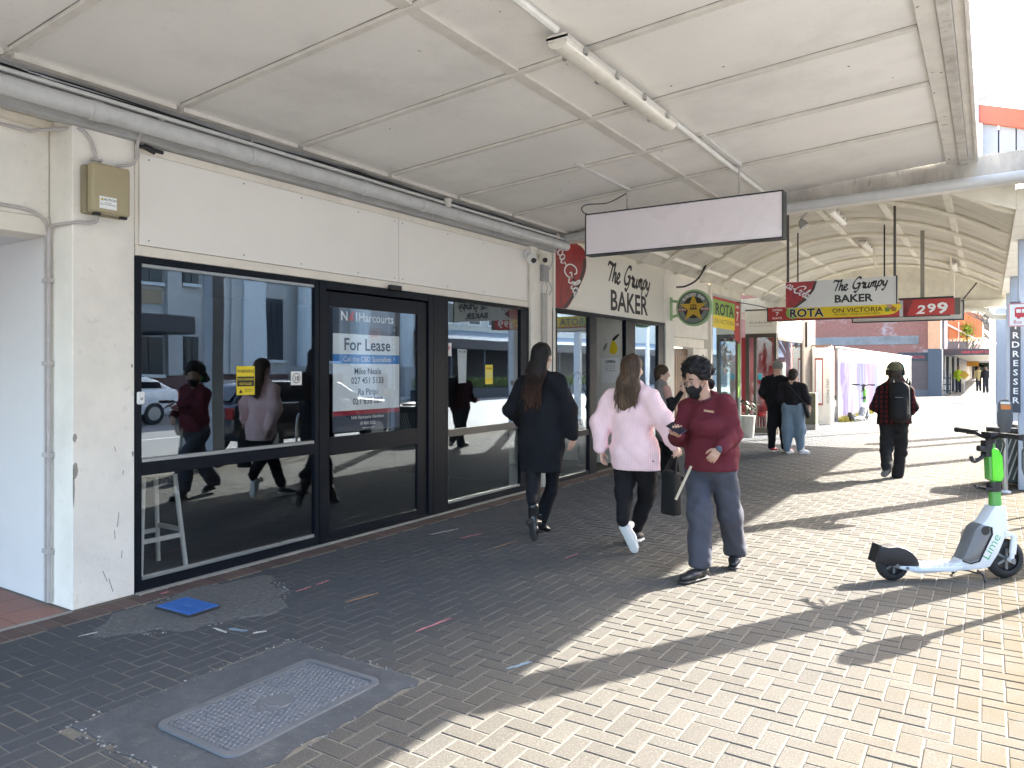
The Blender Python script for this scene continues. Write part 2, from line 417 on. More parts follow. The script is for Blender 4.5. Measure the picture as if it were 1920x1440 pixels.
# two shared meshes for the nearest single pavers
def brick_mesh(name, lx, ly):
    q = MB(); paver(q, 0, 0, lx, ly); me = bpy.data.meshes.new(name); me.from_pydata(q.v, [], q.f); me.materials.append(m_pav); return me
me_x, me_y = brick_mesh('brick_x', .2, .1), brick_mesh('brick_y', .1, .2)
cells = []
for j in range(4, 260):
    for i in range(-50, 6):
        s_ = (i + j) % 4
        x = -1.335 + .1*(i + 13.0) - .0; y = 3.48 + .1*(j - 35)
        k = (i + 13 + j - 35) % 4
        if k == 0: cells.append((x, y, .2, .1))
        elif k == 2: cells.append((x, y, .1, .2))
def screen(x, y):
    q = Vector((x, y, -CAMH)); D = q.dot(_F)
    return (CU + FPX*q.dot(_Rt)/D, HV - FPX*q.z/D, D) if D > .3 else (-9e9, 0, D)
near = []; field = MB(); redf = MB(); rng = random.Random(3)
for (x, y, lx, ly) in cells:
    if x < -4.862 and lx > .15: lx -= -4.862 - x; x = -4.862
    if x < -4.863 or lx < .03 or x + lx > .575 or y < .6: continue
    for a, b_, c_, d_ in HOLES:                               # pavers cut to fit round the covers
        if x < b_ and x + lx > a and y < d_ and y + ly > c_:
            o_ = [(a - x, 0), (x + lx - b_, 1), (c_ - y, 2), (y + ly - d_, 3)]; k_, w_ = max(o_)[1], max(o_)[0]
            if w_ < .03: lx = 0; break
            if k_ == 0: lx = w_
            elif k_ == 1: x, lx = b_, w_
            elif k_ == 2: ly = w_
            else: y, ly = d_, w_
    if lx <= 0: continue
    u, v, D = screen(x + lx/2, y + ly/2)
    vis = D > 1 and -20 < u < 1940 and v < 1450
    near.append((D if vis else 99 + D, x, y, lx, ly))
near.sort()
for n_, (D, x, y, lx, ly) in enumerate(near):
    dz = rng.uniform(-.0012, .0012); tx = rng.uniform(-.006, .006); ty = rng.uniform(-.006, .006)
    if n_ < 300 and abs(lx*ly - .02) < 1e-6:
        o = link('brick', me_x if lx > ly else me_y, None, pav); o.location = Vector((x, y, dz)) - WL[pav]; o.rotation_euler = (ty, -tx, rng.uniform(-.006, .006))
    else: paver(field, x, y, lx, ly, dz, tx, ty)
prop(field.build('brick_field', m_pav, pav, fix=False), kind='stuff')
# dull red soldier course along the shopfronts, and cut pieces left of the column
y = .8; redn = []
while y < 26:
    if not hit(-5.07, -4.865, y, y + .1): redn.append((-5.065, y, .2, .1))
    y += .1
for n_, (x, y, lx, ly) in enumerate(redn): paver(redf, x, y, lx, ly, rng.uniform(-.001, .001), 0, rng.uniform(-.01, .01))
prop(redf.build('red_brick_course', m_pavred, pav, fix=False), kind='stuff')

# red clay tiles of the recess at the left
rec = prop(MB().box(-9, -5.10, -3, 2.55, -.3, -.006).build('recess_floor', mat('mortar', (.20,.17,.14), .9)), kind='structure')
m_tile = mat('red_tile', (.22,.095,.07), .55, var=.2, scale=5, bump=.15, dirt=.5, dscale=3, dirtcol=(.16,.12,.10), island=.15)
for i in range(6):
    for j in range(7):
        x = -5.4 - .3*i; y = 2.54 - .3*(j+1)
        if x < -7.2 or y < .4: continue
        MB().box(x + .003, x + .297, y + .003, y + .297, -.02, rng.uniform(-.001, .001)).build('tile', m_tile, rec, bevel=.003)
prop(MB().box(-5.098, -5.068, -3, 2.55, -.2, .004).build('threshold_strip', m_conc), kind='structure')

# concrete surround of the big cover
cs = MB(); pts = []
for k in range(64):
    a = k/64*4; e = int(a); f = a - e
    cx = [(-3.46,1.72),(-2.44,1.72),(-2.44,2.98),(-3.46,2.98)]; p = Vector(cx[e]).lerp(Vector(cx[(e+1) % 4]), f)
    pts.append((p.x + rng.uniform(-.012, .03)*(1 if p.x < -2.9 else -1), p.y + rng.uniform(-.012, .03)*(1 if p.y < 2.3 else -1)))
cs.prism([(p[0], p[1]) for p in pts], -.05, .0015, 'z')
prop(cs.build('concrete_surround', mat('old_concrete', (.062,.070,.082), .9, var=.25, scale=5, bump=.6, bscale=120, spots=.5, spotcol=(.20,.20,.20), sscale=55, dirt=.5, dscale=7, dirtcol=(.15,.155,.16))), kind='structure')
rub = MB()                                                   # crumbled mortar along the broken edges
for k in range(150):
    e = rng.random()*4; i = int(e); f = e - i; cx = [(-3.46,1.72),(-2.44,1.72),(-2.44,2.98),(-3.46,2.98)]
    p = Vector(cx[i]).lerp(Vector(cx[(i+1) % 4]), f); r = rng.uniform(.0012, .0042)
    x, y = p.x + rng.gauss(0, .016), p.y + rng.gauss(0, .016)
    M = Matrix.Translation((x, y, .002)) @ Matrix.Rotation(rng.random()*6, 4, 'Z')
    rub.box(-r*1.6, r*1.6, -r, r, -.002, r*.7, M)
for k in range(900):
    a = rng.random()*6.28; rr = rng.random()**.6
    x = -4.45 + math.cos(a)*rr*.42; y = 3.12 + math.sin(a)*rr*.62; r = rng.uniform(.0015, .0055)
    if hit(x - .01, x + .01, y - .01, y + .01): continue
    rub.box(-r, r, -r*.8, r*.8, 0, r*.9, Matrix.Translation((x, y, .0)) @ Matrix.Rotation(rng.random()*6, 4, 'Z'))
prop(rub.build('loose_grit', mat('grit', (.20,.20,.195), .95, var=.4, scale=90, bump=0, island=.5), fix=False), kind='stuff')
# coarse mortar skim round the blue cover
sk = MB(); pts = []
for k in range(56):
    a = k/56*6.283; q = 1 + .16*math.sin(3*a + 1) + .1*math.sin(7*a) + rng.uniform(-.06, .06)
    pts.append((-4.46 + .40*q*math.cos(a), 3.12 + .62*q*math.sin(a)))
n = len(pts); sk.v = [(-4.46, 3.12, .006)] + [(x, y, .005) for x, y in pts] + [(-4.46 + (x+4.46)*1.06, 3.12 + (y-3.12)*1.06, -.004) for x, y in pts]
for k in range(n):
    j = (k+1) % n; sk.f.append((0, 1+k, 1+j)); sk.f.append((1+k, 1+n+k, 1+n+j, 1+j))
prop(sk.build('mortar_patch', mat('mortar_skim', (.10,.104,.11), .95, var=.35, scale=30, bump=.9, bscale=110, spots=.8, spotcol=(.30,.30,.29), sscale=75)), kind='structure')

# ---- big cast cover
def rrect(x0, x1, y0, y1, r, n=6):
    P = []
    for cx, cy, a0 in ((x1-r, y1-r, 0), (x0+r, y1-r, 90), (x0+r, y0+r, 180), (x1-r, y0+r, 270)):
        for k in range(n+1): a = R(a0 + 90*k/n); P.append((cx + r*math.cos(a), cy + r*math.sin(a)))
    return P
m_iron = mat('cast_iron', (.165,.18,.205), .5, metal=.35, var=.18, scale=9, bump=.25, bscale=160, dirt=.35, dscale=9, dirtcol=(.12,.11,.10))
mh = thing('access_cover', 'large grey cast metal cover with round studs set in concrete in the foreground', 'manhole cover', (-2.87, 2.385, 0))
a = rrect(-3.15, -2.60, 1.93, 2.84, .06); bb = rrect(-3.115, -2.635, 1.965, 2.805, .03); fr_ = MB(); n = len(a)
fr_.v = [(x, y, .001) for x, y in a] + [(x*.997 + -2.87*.003, y*.997 + 2.385*.003, .011) for x, y in a] + [(x, y, .011) for x, y in bb] + [(x, y, -.01) for x, y in bb]
for k in range(n):
    j = (k+1) % n
    for q in range(3): fr_.f.append((q*n+k, q*n+j, (q+1)*n+j, (q+1)*n+k))
fr_.build('frame', m_iron, mh, smooth=True)
MB().prism(rrect(-3.112, -2.638, 1.968, 2.802, .028), -.02, .004, 'z').build('plate', m_iron, mh)
st = MB()
for i in range(17):
    for j in range(30):
        x = -3.098 + .0278*i + (.0139 if j % 2 else 0); y = 1.985 + .0275*j
        if x > -2.65 or y > 2.79 or ((x + 2.875)/.085)**2 + ((y - 2.385)/.10)**2 < 1: continue
        if (x + 2.70)**2 + (y - 2.74)**2 < .03**2: continue
        st.lathe([(.0105, .003), (.0085, .0085), (.004, .0102)], (x, y, 0), 7)
st.build('studs', m_iron, mh, smooth=True)['kind'] = 'stuff'
ring = MB()
for (cx, cy, r, a0, a1) in ((-2.875, 2.385, .075, 200, 420), (-2.70, 2.74, .022, 0, 350), (-2.875, 2.385, .05, 215, 340)):
    ring.tube([(cx + r*math.cos(R(q)), cy + r*math.sin(R(q)), .0045) for q in range(a0, a1, 12)], .0022, 5)
ring.build('cast_emblem', m_iron, mh, smooth=True)['kind'] = 'stuff'

# ---- blue meter cover
mb_ = thing('meter_cover', 'small square bright blue ribbed cover lying in rough mortar by the window', 'meter cover', (-4.48, 3.0, 0))
m_blue = mat('blue_plastic', (.025,.115,.38), .5, var=.12, scale=20, bump=.1, dirt=.25, dscale=14, dirtcol=(.16,.22,.34))
Mb = Matrix.Translation((-4.485, 2.995, 0)) @ Matrix.Rotation(R(2), 4, 'Z')
MB().box(-.18, .18, -.118, .118, -.02, .022, Mb).build('rim', mat('black_rubber', (.02,.022,.026), .7, var=.2), mb_, bevel=.004)
MB().box(-.174, .174, -.113, .113, .015, .027, Mb).build('lid', m_blue, mb_, bevel=.003)
rb = MB()
for i in range(16):
    for j in range(10):
        if 5 < i < 10 and 3 < j < 6: continue
        x = -.158 + .021*i; y = -.098 + .0218*j
        rb.box(x - .007, x + .007, y - .004, y + .004, .026, .0295, Mb @ Matrix.Translation((x, y, 0)) @ Matrix.Rotation(R(45 if (i+j) % 2 else -45), 4, 'Z') @ Matrix.Translation((-x, -y, 0)))
rb.build('tread', m_blue, mb_, fix=False)['kind'] = 'stuff'

# ---- spray-paint dashes left by surveyors
def dash(p, q, w_, col, nm, lab):
    p, q = Vector((*p, .0035)), Vector((*q, .0035)); d = (q - p); L_ = d.length; d.normalize(); s_ = Vector((-d.y, d.x, 0)); bm = MB(); k = 9; last = None
    for i in range(k+1):
        e = math.sin(math.pi*min(max((i + .35)/(k + .7), 0), 1))**.35; ww = w_*e*rng.uniform(.75, 1.15); c_ = p + d*L_*i/k + s_*rng.uniform(-.004, .004)
        bm.v += [tuple(c_ + s_*ww/2), tuple(c_ - s_*ww/2)]
        if i: bm.f.append((2*i-2, 2*i-1, 2*i+1, 2*i))
    prop(bm.build('paint_mark', col, fix=False), lab, 'paint mark', 'survey marks sprayed on the pavers')
cw = mat('chalk_white', (.50,.52,.52), .9, var=.25, scale=40, dirt=.6, dscale=30, dirtcol=(.2,.2,.2)); cp = mat('chalk_pink', (.50,.18,.22), .9, var=.25, scale=40, dirt=.5, dscale=30, dirtcol=(.2,.16,.17))
co_ = mat('chalk_orange', (.42,.24,.13), .9, var=.25, scale=40, dirt=.7, dscale=30, dirtcol=(.2,.18,.16)); cb = mat('chalk_blue', (.16,.24,.31), .9, var=.2, scale=40, dirt=.5, dscale=30, dirtcol=(.2,.2,.2))
dash((-4.57,2.33), (-4.52,2.52), .022, cw, '', 'thick white spray dash on the pavers in front of the white column')
dash((-4.02,2.86), (-3.88,2.85), .022, cw, '', 'short pale dash below the blue cover')
dash((-3.74,2.93), (-3.70,3.0), .03, cw, '', 'small white blob of paint right of the blue cover')
dash((-3.93,2.90), (-3.80,2.94), .04, cb, '', 'faded blue smear beside the short pale dash')
dash((-4.18,3.64), (-4.18,3.79), .018, cp, '', 'first of two pink dashes in line in front of the big window')
dash((-4.18,3.84), (-4.19,3.98), .02, cp, '', 'second of two pink dashes in line, nearer the door')
dash((-2.93,3.48), (-2.90,3.79), .02, cp, '', 'long pink dash in the middle of the shaded pavers')
dash((-3.70,3.66), (-3.66,3.94), .018, co_, '', 'faint orange dash between the pink dashes')
dash((-4.53,5.59), (-4.45,5.95), .02, cw, '', 'scribbled white dash in front of the right hand pane')
dash((-4.19,5.62), (-4.14,5.92), .02, cp, '', 'pink dash left of the woman in the black coat')
dash((-3.72,5.48), (-3.68,5.82), .018, co_, '', 'rusty dash close behind the heel of the woman in black')
dash((-3.01,5.51), (-2.99,5.72), .016, cp, '', 'short pink dash left of the white sneaker')
dash((-2.16,3.31), (-2.10,3.47), .03, cb, '', 'pale blue smear on the edge of the canopy shadow')
dash((-4.94,3.09), (-4.95,3.15), .03, cp, '', 'bright pink spot against the foot of the window')
# ================================================================ flat canopy over the pavement
CS, CZ0, CX0 = .071, 3.48, -5.09
def zc(x): return CZ0 + CS*(x - CX0)
m_ceil = mat('canopy_paint', (.83,.81,.765), .5, var=.05, scale=1.1, bump=.16, bscale=45, dirt=.42, dscale=.9, island=.08, dirtcol=(.52,.50,.47), spots=.12, spotcol=(.45,.41,.36), sscale=26)
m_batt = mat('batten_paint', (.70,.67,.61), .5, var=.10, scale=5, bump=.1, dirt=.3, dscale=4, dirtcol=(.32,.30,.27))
m_joint = mat('joint_dark', (.20,.18,.155), .9, var=.3, scale=6, dirt=.9, dscale=3, dirtcol=(.62,.58,.52), bump=0)
m_crack = mat('weathered_beam', (.56,.53,.48), .8, var=.2, scale=6, bump=.35, bscale=40, dirt=.55, dscale=3.5, dirtcol=(.20,.17,.14), stretch=(1, 1, .35), spots=.4, spotcol=(.16,.13,.11), sscale=18)
can = thing('flat_canopy', 'flat white panelled street canopy in front of the vacant shop', 'canopy', (-2.6, 4, 3.4))
BY = [3.22 + 1.115*k for k in range(-5, 5)]
edges = [-2.9] + BY + [9.2]
for a, b_ in zip(edges[:-1], edges[1:]):                      # ceiling sheets, split by the lengthwise cover strip
    for x0, x1 in ((-5.08, -2.76), (-2.755, -.385)):
        if b_ - a < .1: continue
        p = MB(); p.prism([(x0, zc(x0)), (x1, zc(x1)), (x1, zc(x1) + .012), (x0, zc(x0) + .012)], a + .004, b_ - .004, 'y')
        p.build('ceiling_panel', m_ceil, can)
for y in BY:
    bm = MB()
    for x0, x1 in ((-4.86, -.39),): bm.prism([(x0, zc(x0) - .024), (x1, zc(x1) - .024), (x1, zc(x1)), (x0, zc(x0))], y - .026, y + .026, 'y')
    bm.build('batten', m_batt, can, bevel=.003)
    gj = MB(); gj.prism([(-4.86, zc(-4.86) - .004), (-.39, zc(-.39) - .004), (-.39, zc(-.39)), (-4.86, zc(-4.86))], y + .0265, y + .036, 'y'); gj.prism([(-4.86, zc(-4.86) - .003), (-.39, zc(-.39) - .003), (-.39, zc(-.39)), (-4.86, zc(-4.86))], y - .031, y - .0265, 'y'); gj.build('batten_joint', m_joint, can)['kind'] = 'stuff'  # dark strips along both edges of each batten
for a, b_ in zip(edges[:-1], edges[1:]):
    if b_ - a < .1: continue
    x = -2.757; MB().box(x - .05, x + .05, a + .03, b_ - .03, zc(x) - .016, zc(x) + .004).build('cover_strip', m_batt, can, bevel=.003)
    x = -4.94; MB().box(x - .02, x + .03, a + .03, b_ - .03, zc(x) - .03, zc(x) + .004).build('wall_batten', m_batt, can)
e = MB(); e.box(-.385, -.27, -2.9, 9.2, zc(-.3) - .045, zc(-.3) + .05); e.build('edge_board', m_batt, can, bevel=.004)
e = MB(); e.box(-.268, -.19, -2.9, 9.2, zc(-.3) - .07, zc(-.3) + .06); e.build('edge_beam', m_crack, can, bevel=.004)
e = MB(); e.box(-.188, -.125, -2.9, 9.2, zc(-.3) - .02, zc(-.3) + .16); e.box(-.124, -.10, -2.9, 9.2, zc(-.3) - .05, zc(-.3) + .30); e.build('fascia', m_batt, can)
MB().prism([(-5.08, zc(-5.08) + .2), (-.105, zc(-.1) + .2), (-.105, zc(-.1) + .24), (-5.08, zc(-5.08) + .26)], -2.9, 9.2, 'y').build('roof_sheet', mat('galvanised', (.45,.46,.47), .45, metal=.6), can)
mk_ = MB(); r8 = random.Random(44)
for k in range(34):
    x = r8.choice((r8.uniform(-.375, -.29), r8.uniform(-4.6, -.5))); y = r8.uniform(3, 9); a = r8.random()*6; l = r8.uniform(.008, .05 if x > -.4 else .02); z_ = zc(-.3) - .0455 if x > -.4 else zc(x) - .0012
    mk_.bar((x, y, z_), (x + l*math.cos(a), y + l*math.sin(a), z_ + (CS*l*math.cos(a) if x < -.4 else 0)), r8.uniform(.004, .016), .0012)
mk_.build('flaked_paint', mat('flake_dark', (.14,.12,.10), .9, var=.3, bump=0), can, fix=False)['kind'] = 'stuff'
# end beam where the next canopy begins
e = MB(); e.prism([(-5.08, 3.385), (.46, 3.55), (.46, 3.85), (-5.08, 3.70)], 9.22, 9.46, 'y'); e.build('end_beam', m_crack, can, bevel=.006)
e = MB(); e.prism([(-5.08, 3.36), (.46, 3.51), (.46, 3.545), (-5.08, 3.383)], 9.10, 9.30, 'y'); e.build('beam_capping', m_batt, can, bevel=.003)
e = MB(); e.tube([(-5.0, 9.06, 3.40), (-4.5, 9.06, 3.415), (.46, 9.06, 3.545)], .055, 12); e.build('downpipe', mat('grey_pipe', (.52,.53,.53), .4, var=.1), can, smooth=True)
e = MB(); e.tube([(-4.62, 9.0, 3.565), (-3.3, 9.0, 3.61)], .05, 10); e.build('blue_tube', mat('blue_paint', (.03,.14,.24), .45), can, smooth=True)

# ---- lamp under the canopy with its conduit
m_lamp = mat('lamp_diffuser', (.78,.75,.66), .35, var=.06, scale=8, dirt=.3, dscale=9, dirtcol=(.5,.45,.35), coat=.3)
lamp = thing('strip_light', 'long off white sealed strip light, unlit, under the flat canopy', 'lamp', (-2.2, 4.87, 3.6))
def striplamp(root, x, y0, y1, z):
    MB().prism(rrect(x - .075, x + .075, z - .045, z + .0, .03, 4), y0, y1, 'y').build('lamp_body', m_batt, root, smooth=True)
    q = MB(); q.prism([(x + .068*math.cos(a_), z - .04 - .05*math.sin(a_)) for a_ in [math.pi*k/10 for k in range(11)]], y0 + .01, y1 - .01, 'y'); q.build('diffuser', m_lamp, root, smooth=True)
    for k in range(4):
        yy = y0 + (y1 - y0)*(k + .5)/4
        for s_ in (-1, 1): MB().box(x + s_*.078 - .008, x + s_*.078 + .008, yy - .02, yy + .02, z - .06, z - .015).build('clip', mat('steel', (.55,.55,.54), .3, metal=.9), root)
striplamp(lamp, -2.2, 3.93, 5.80, 3.625)
cn = MB(); cn.tube([(-2.2, -2.8, 3.645), (-2.2, 3.92, 3.645)], .024, 8); cn.tube([(-2.2, 5.81, 3.645), (-2.2, 9.1, 3.645)], .022, 8)
prop(cn.build('conduit', mat('conduit_white', (.86,.85,.80), .4), smooth=True), 'straight white conduit running into the strip light under the flat canopy', 'conduit')

# ---- blank light box on its hangers
lb = thing('blank_sign', 'blank lilac white hanging light box with thin dark frame under the flat canopy', 'hanging sign', (-2.77, 7.57, 2.86))
x0, x1, z0, z1, y0, y1 = -3.85, -1.69, 2.875, 3.345, 7.52, 7.68
fr_ = MB()
for (a, b_, c, d) in ((x0, x1, z1 - .013, z1), (x0, x1, z0, z0 + .013), (x0, x0 + .013, z0 + .0135, z1 - .0135), (x1 - .013, x1, z0 + .0135, z1 - .0135)): fr_.box(a, b_, y0, y1, c, d)
fr_.build('frame', mat('dark_frame', (.03,.032,.035), .4), lb, bevel=.002)
MB().box(x0 + .014, x1 - .014, y0 + .008, y1 - .008, z0 + .014, z1 - .014).build('face_panel', mat('opal_acrylic', (.84,.78,.81), .3, var=.04, scale=1.2, bump=0, dirt=.12, dscale=2, dirtcol=(.72,.73,.76)), lb)
for x in (-3.37, -2.14):
    MB().box(x - .018, x + .018, 6.42, 7.66, zc(x) - .028, zc(x) - .002).build('hanger_rail', mat('white_metal', (.68,.67,.64), .4), lb, bevel=.003)
    MB().tube([(x, 7.6, zc(x) - .02), (x, 7.6, z1)], .007, 6).build('hanger_rod', mat('steel', (.55,.55,.54), .3, metal=.9), lb, smooth=True)
cb_ = MB(); cb_.tube(curve_pts([(-3.80, 7.6, 3.34), (-3.90, 7.6, 3.38), (-3.93, 7.6, 3.44), (-3.85, 7.6, 3.47), (-3.6, 7.6, 3.46), (-3.37, 7.6, 3.54)]), .006, 5); cb_.build('cable', BLACK(), lb, smooth=True)

# ---- pipes and cables along the wall under the canopy
m_gal = mat('grey_pipe', (.52,.53,.53), .4, var=.1)
mp_ = mat('pvc_grey', (.58,.585,.575), .38, var=.08, scale=10, dirt=.25, dscale=6, dirtcol=(.25,.24,.22))
pp = thing('wall_pipe', 'thick grey plastic pipe with collars running along the wall under the canopy', 'pipe', (-4.92, 4, 3.3))
MB().tube([(-4.92, -2.5, 3.285), (-4.92, 9.06, 3.285)], .06, 16).build('pipe', mp_, pp, smooth=True)
for y in (1.4, 2.62, 3.85, 5.1, 5.95, 6.55, 7.6, 8.6):
    MB().tube([(-4.92, y - .035, 3.285), (-4.92, y + .035, 3.285)], .066, 16).build('collar', mp_, pp, smooth=True)
for y in (2.66, 3.9, 5.15, 6.2, 7.4): MB().bar((-4.985, y, 3.2), (-4.985, y, 3.46), .004, .02).build('strap', mat('steel', (.55,.55,.54), .3, metal=.9), pp)
MB().tube([(-4.92, 6.38, 3.30), (-4.92, 6.38, 3.40)], .035, 10).tube([(-4.92, 6.38, 3.40), (-4.92, 6.38, 3.43)], .045, 10).build('vent_tee', m_batt, pp, smooth=True)
cd = thing('cable_run', 'bright thin conduit and loose cables above the thick wall pipe', 'conduit', (-4.95, 4, 3.38))
MB().tube([(-4.94, -2.5, 3.385), (-4.94, 9.0, 3.385)], .016, 8).build('conduit', mat('light_conduit', (.62,.62,.60), .35), cd, smooth=True)
MB().tube([(-4.99, -2.5, 3.43), (-4.99, 2.9, 3.43), (-4.97, 3.05, 3.41), (-4.95, 3.12, 3.36)], .011, 6).build('thin_conduit', mat('light_conduit', (.62,.62,.60), .35), cd, smooth=True)
rg = random.Random(5); cc = MB()
for k in range(6):
    cc.tube(curve_pts([(-4.985 + rg.uniform(-.02, .03), y, 3.405 + rg.uniform(-.015, .035)) for y in [-2.4 + .7*i + rg.uniform(-.2, .2) for i in range(17)]], 4), rg.choice((.004, .005, .006)), 5)
cc.build('loose_cables', mat('cable_black', (.018,.018,.02), .5), cd, smooth=True)

# ================================================================ vaulted canopy further along
va = thing('vaulted_canopy', 'cream arched tube and corrugated iron canopy further down the street', 'canopy', (-2.3, 15, 3.4))
m_cream = mat('cream_paint', (.84,.80,.68), .5, var=.1, scale=3, bump=.08, dirt=.3, dscale=2.5, dirtcol=(.36,.32,.25))
m_corr = mat('corrugated_paint', (.74,.70,.60), .5, var=.12, scale=2, bump=.06, dirt=.4, dscale=1.6, dirtcol=(.28,.25,.20), stretch=(.4, 1.5, 1))
VC, VR, VZ = -2.2, 4.25, 4.10                                  # vault centre line, radius, crown height
def zv(x): return VZ - VR + math.sqrt(VR*VR - (x - VC)**2)
VY0, VY1 = 9.5, 20.6
sh = MB(); nx = 26; xs = [-4.72 + (4.98)*i/nx for i in range(nx+1)]; ys = np.arange(VY0, VY1, .019)
for y in ys:
    dz = .014*math.sin(2*math.pi*y/.076)
    for x in xs: sh.v.append((x, float(y), zv(x) + .055 + dz))
W_ = nx + 1
for j in range(len(ys)-1):
    for i in range(nx): a = j*W_ + i; sh.f.append((a, a+1, a+1+W_, a+W_))
sh.build('corrugated_sheet', m_corr, va, smooth='all', fix=False)
wl = MB(); wl.prism([(-5.08, 3.44), (-4.50, 3.43), (-4.45, 3.56), (-5.08, 3.60)], VY0, VY1, 'y'); wl.build('wall_flashing', m_cream, va)
for y in (10.2, 11.9, 13.6, 15.2, 16.8, 18.4, 20.0):
    P = [(-5.09, y, 3.42), (-4.86, y, 3.43), (-4.74, y, 3.47)] + [(x, y, zv(x)) for x in [-4.6 + 4.55*i/16 for i in range(17)]] + [(.06, y, zv(.06)), (.18, y, 3.40), (.30, y, 3.375), (.5, y, 3.375)]
    MB().tube(P, .034, 8).build('arched_rib', m_cream, va, smooth=True)
for x in (-4.15, -3.25, -2.3, -1.35, -.45):
    bm = MB(); M = Matrix.Translation((x, 0, zv(x) + .022)) @ Matrix.Rotation(math.atan2(-(x - VC), math.sqrt(VR*VR - (x - VC)**2)) * -1, 4, 'Y')
    bm.box(-.045, .045, VY0, VY1, -.012, .014, Matrix.Translation((x, 0, zv(x) + .03)) @ Matrix.Rotation(math.asin((x - VC)/VR), 4, 'Y')); bm.build('purlin', m_cream, va)
MB().prism([(-.6, 3.60), (.234, 3.28), (.234, 3.62), (-.6, 3.95)], 9.465, 9.495, 'y').build('end_flashing', m_cream, va)
g = MB(); g.box(.235, .48, 9.47, VY1, 3.30, 3.50); g.build('gutter_beam', m_cream, va, bevel=.008)
# closed gable at the far end with its beam and pipe
gp = [(-5.08, 3.06)] + [(.42, 3.06), (.42, 3.38)] + [(x, zv(x) + .05) for x in [.25 - 4.95*i/20 for i in range(21)]] + [(-5.08, 3.5)]
MB().prism(gp, VY1, VY1 + .08, 'y').build('gable_end', m_cream, va)
MB().box(-5.08, .42, VY1 - .12, VY1 - .002, 3.02, 3.20).build('gable_beam', m_cream, va, bevel=.006)
MB().tube([(-2.4, VY1 - .2, 2.98), (-.25, VY1 - .2, 2.98), (-.08, VY1 - .2, 2.95), (0, VY1 - .2, 2.86), (.05, VY1 - .2, 2.80), (.35, VY1 - .2, 2.78)], .06, 10).build('gable_pipe', m_cream, va, smooth=True)
m_post = mat('post_paint', (.40,.44,.50), .5, var=.1, scale=3, dirt=.25, dscale=4, dirtcol=(.25,.25,.25))
for y in (11.95, 16.6, 20.3): MB().box(.32, .50, y - .09, y + .09, 0, 3.36).build('post', m_post, va, bevel=.006)
# lamps and fittings hung under the vault
for i, (x, y0, y1, lab) in enumerate(((-2.05, 12.2, 13.4, 'nearest of the strip lights under the arched canopy'), (-2.05, 15.6, 16.8, 'strip light half way along the arched canopy'), (-.62, 17.4, 18.6, 'strip light near the kerb side end of the arched canopy'))):
    l_ = thing('strip_light', lab, 'lamp', (x, (y0+y1)/2, zv(x) - .05), 'strip lights under the arched canopy'); striplamp(l_, x, y0, y1, zv(x) - .03)
fl = thing('flood_light', 'small grey flood light clamped to a rib of the arched canopy', 'lamp', (-2.5, 12.0, 3.7))
MB().lathe([(.03, 0), (.05, .03), (.075, .12), (.07, .125)], (0, 0, 0), 14, Matrix.Translation((-2.42, 11.9, 3.86)) @ Matrix.Rotation(R(150), 4, 'Y')).build('lamp_head', mat('grey_metal', (.33,.33,.32), .4, metal=.4), fl, smooth=True)
MB().tube(curve_pts([(-2.42, 11.9, 3.86), (-2.36, 11.9, 3.93), (-2.25, 11.9, 4.04)]), .015, 6).build('bracket', mat('grey_metal', (.33,.33,.32), .4, metal=.4), fl, smooth=True)
dc = thing('dome_camera', 'small dark dome camera under the far end of the arched canopy', 'security camera', (-.68, 19.6, 2.72))
MB().lathe([(.085, 0), (.085, .05), (.05, .09)], (-.68, 19.6, 2.78), 14).build('mount', m_cream, dc, smooth=True)
MB().lathe([(.01, -.1), (.05, -.08), (.075, -.03), (.08, 0)], (-.68, 19.6, 2.779), 14).build('dome', BLACK(), dc, smooth=True)
MB().tube([(-.68, 19.6, 2.87), (-.68, 19.6, 3.9)], .02, 8).build('drop_rod', m_cream, dc, smooth=True)

# ---- street side: verandah post, plus an unseen board added to cast the canopy's shadow edge
vb = thing('shade_board', 'tall pale unseen board added to cast the canopy shadow edge, on a square post at the kerb', 'shade board', (.5, 8, 3.3))
MB().box(.44, .52, 6.2, 9.9, 3.30, 4.60).build('board', m_batt, vb, bevel=.005)
MB().box(.36, .58, 7.50, 7.72, 0, 3.298).build('post', m_post, vb, bevel=.006)
# ================================================================ vacant shop
FX = -5.09
m_wall = mat('white_wall', (.90,.86,.77), .65, var=.07, scale=3, bump=.16, bscale=28, dirt=.22, dscale=2.2, dirtcol=(.45,.42,.38), spots=.16, spotcol=(.45,.42,.38), sscale=16)
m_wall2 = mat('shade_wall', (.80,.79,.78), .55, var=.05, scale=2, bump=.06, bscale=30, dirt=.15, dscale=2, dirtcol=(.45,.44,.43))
m_cornice = mat('cornice_grey', (.42,.42,.41), .7, var=.2, scale=8, bump=.3, bscale=50, dirt=.5, dscale=6, dirtcol=(.60,.58,.54), stretch=(1,.4,1))
m_panel = mat('fascia_panel', (.92,.88,.81), .42, var=.02, scale=1, bump=.02, dirt=.07, dscale=1.5, dirtcol=(.55,.52,.48))
m_trim = mat('cream_trim', (.86,.80,.69), .5, var=.05, scale=4, bump=.05, dirt=.2, dscale=5, dirtcol=(.45,.40,.33))
m_alu = mat('dark_aluminium', (.006,.009,.015), .4, metal=.0, var=.15, scale=6, bump=.02, spec=.18)
m_bead = mat('silver_bead', (.40,.42,.42), .35, metal=.6, var=.1)
m_glass = glass('shop_glass')
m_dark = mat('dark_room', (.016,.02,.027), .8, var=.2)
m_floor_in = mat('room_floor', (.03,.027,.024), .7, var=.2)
vs = thing('vacant_shop', 'white painted vacant shop with dark framed glass front and plain fascia', 'shop', (-5.3, 5.5, 0))
MB().box(-5.40, FX, 2.56, 2.985, 0, 3.60).build('column', m_wall, vs, bevel=.006)
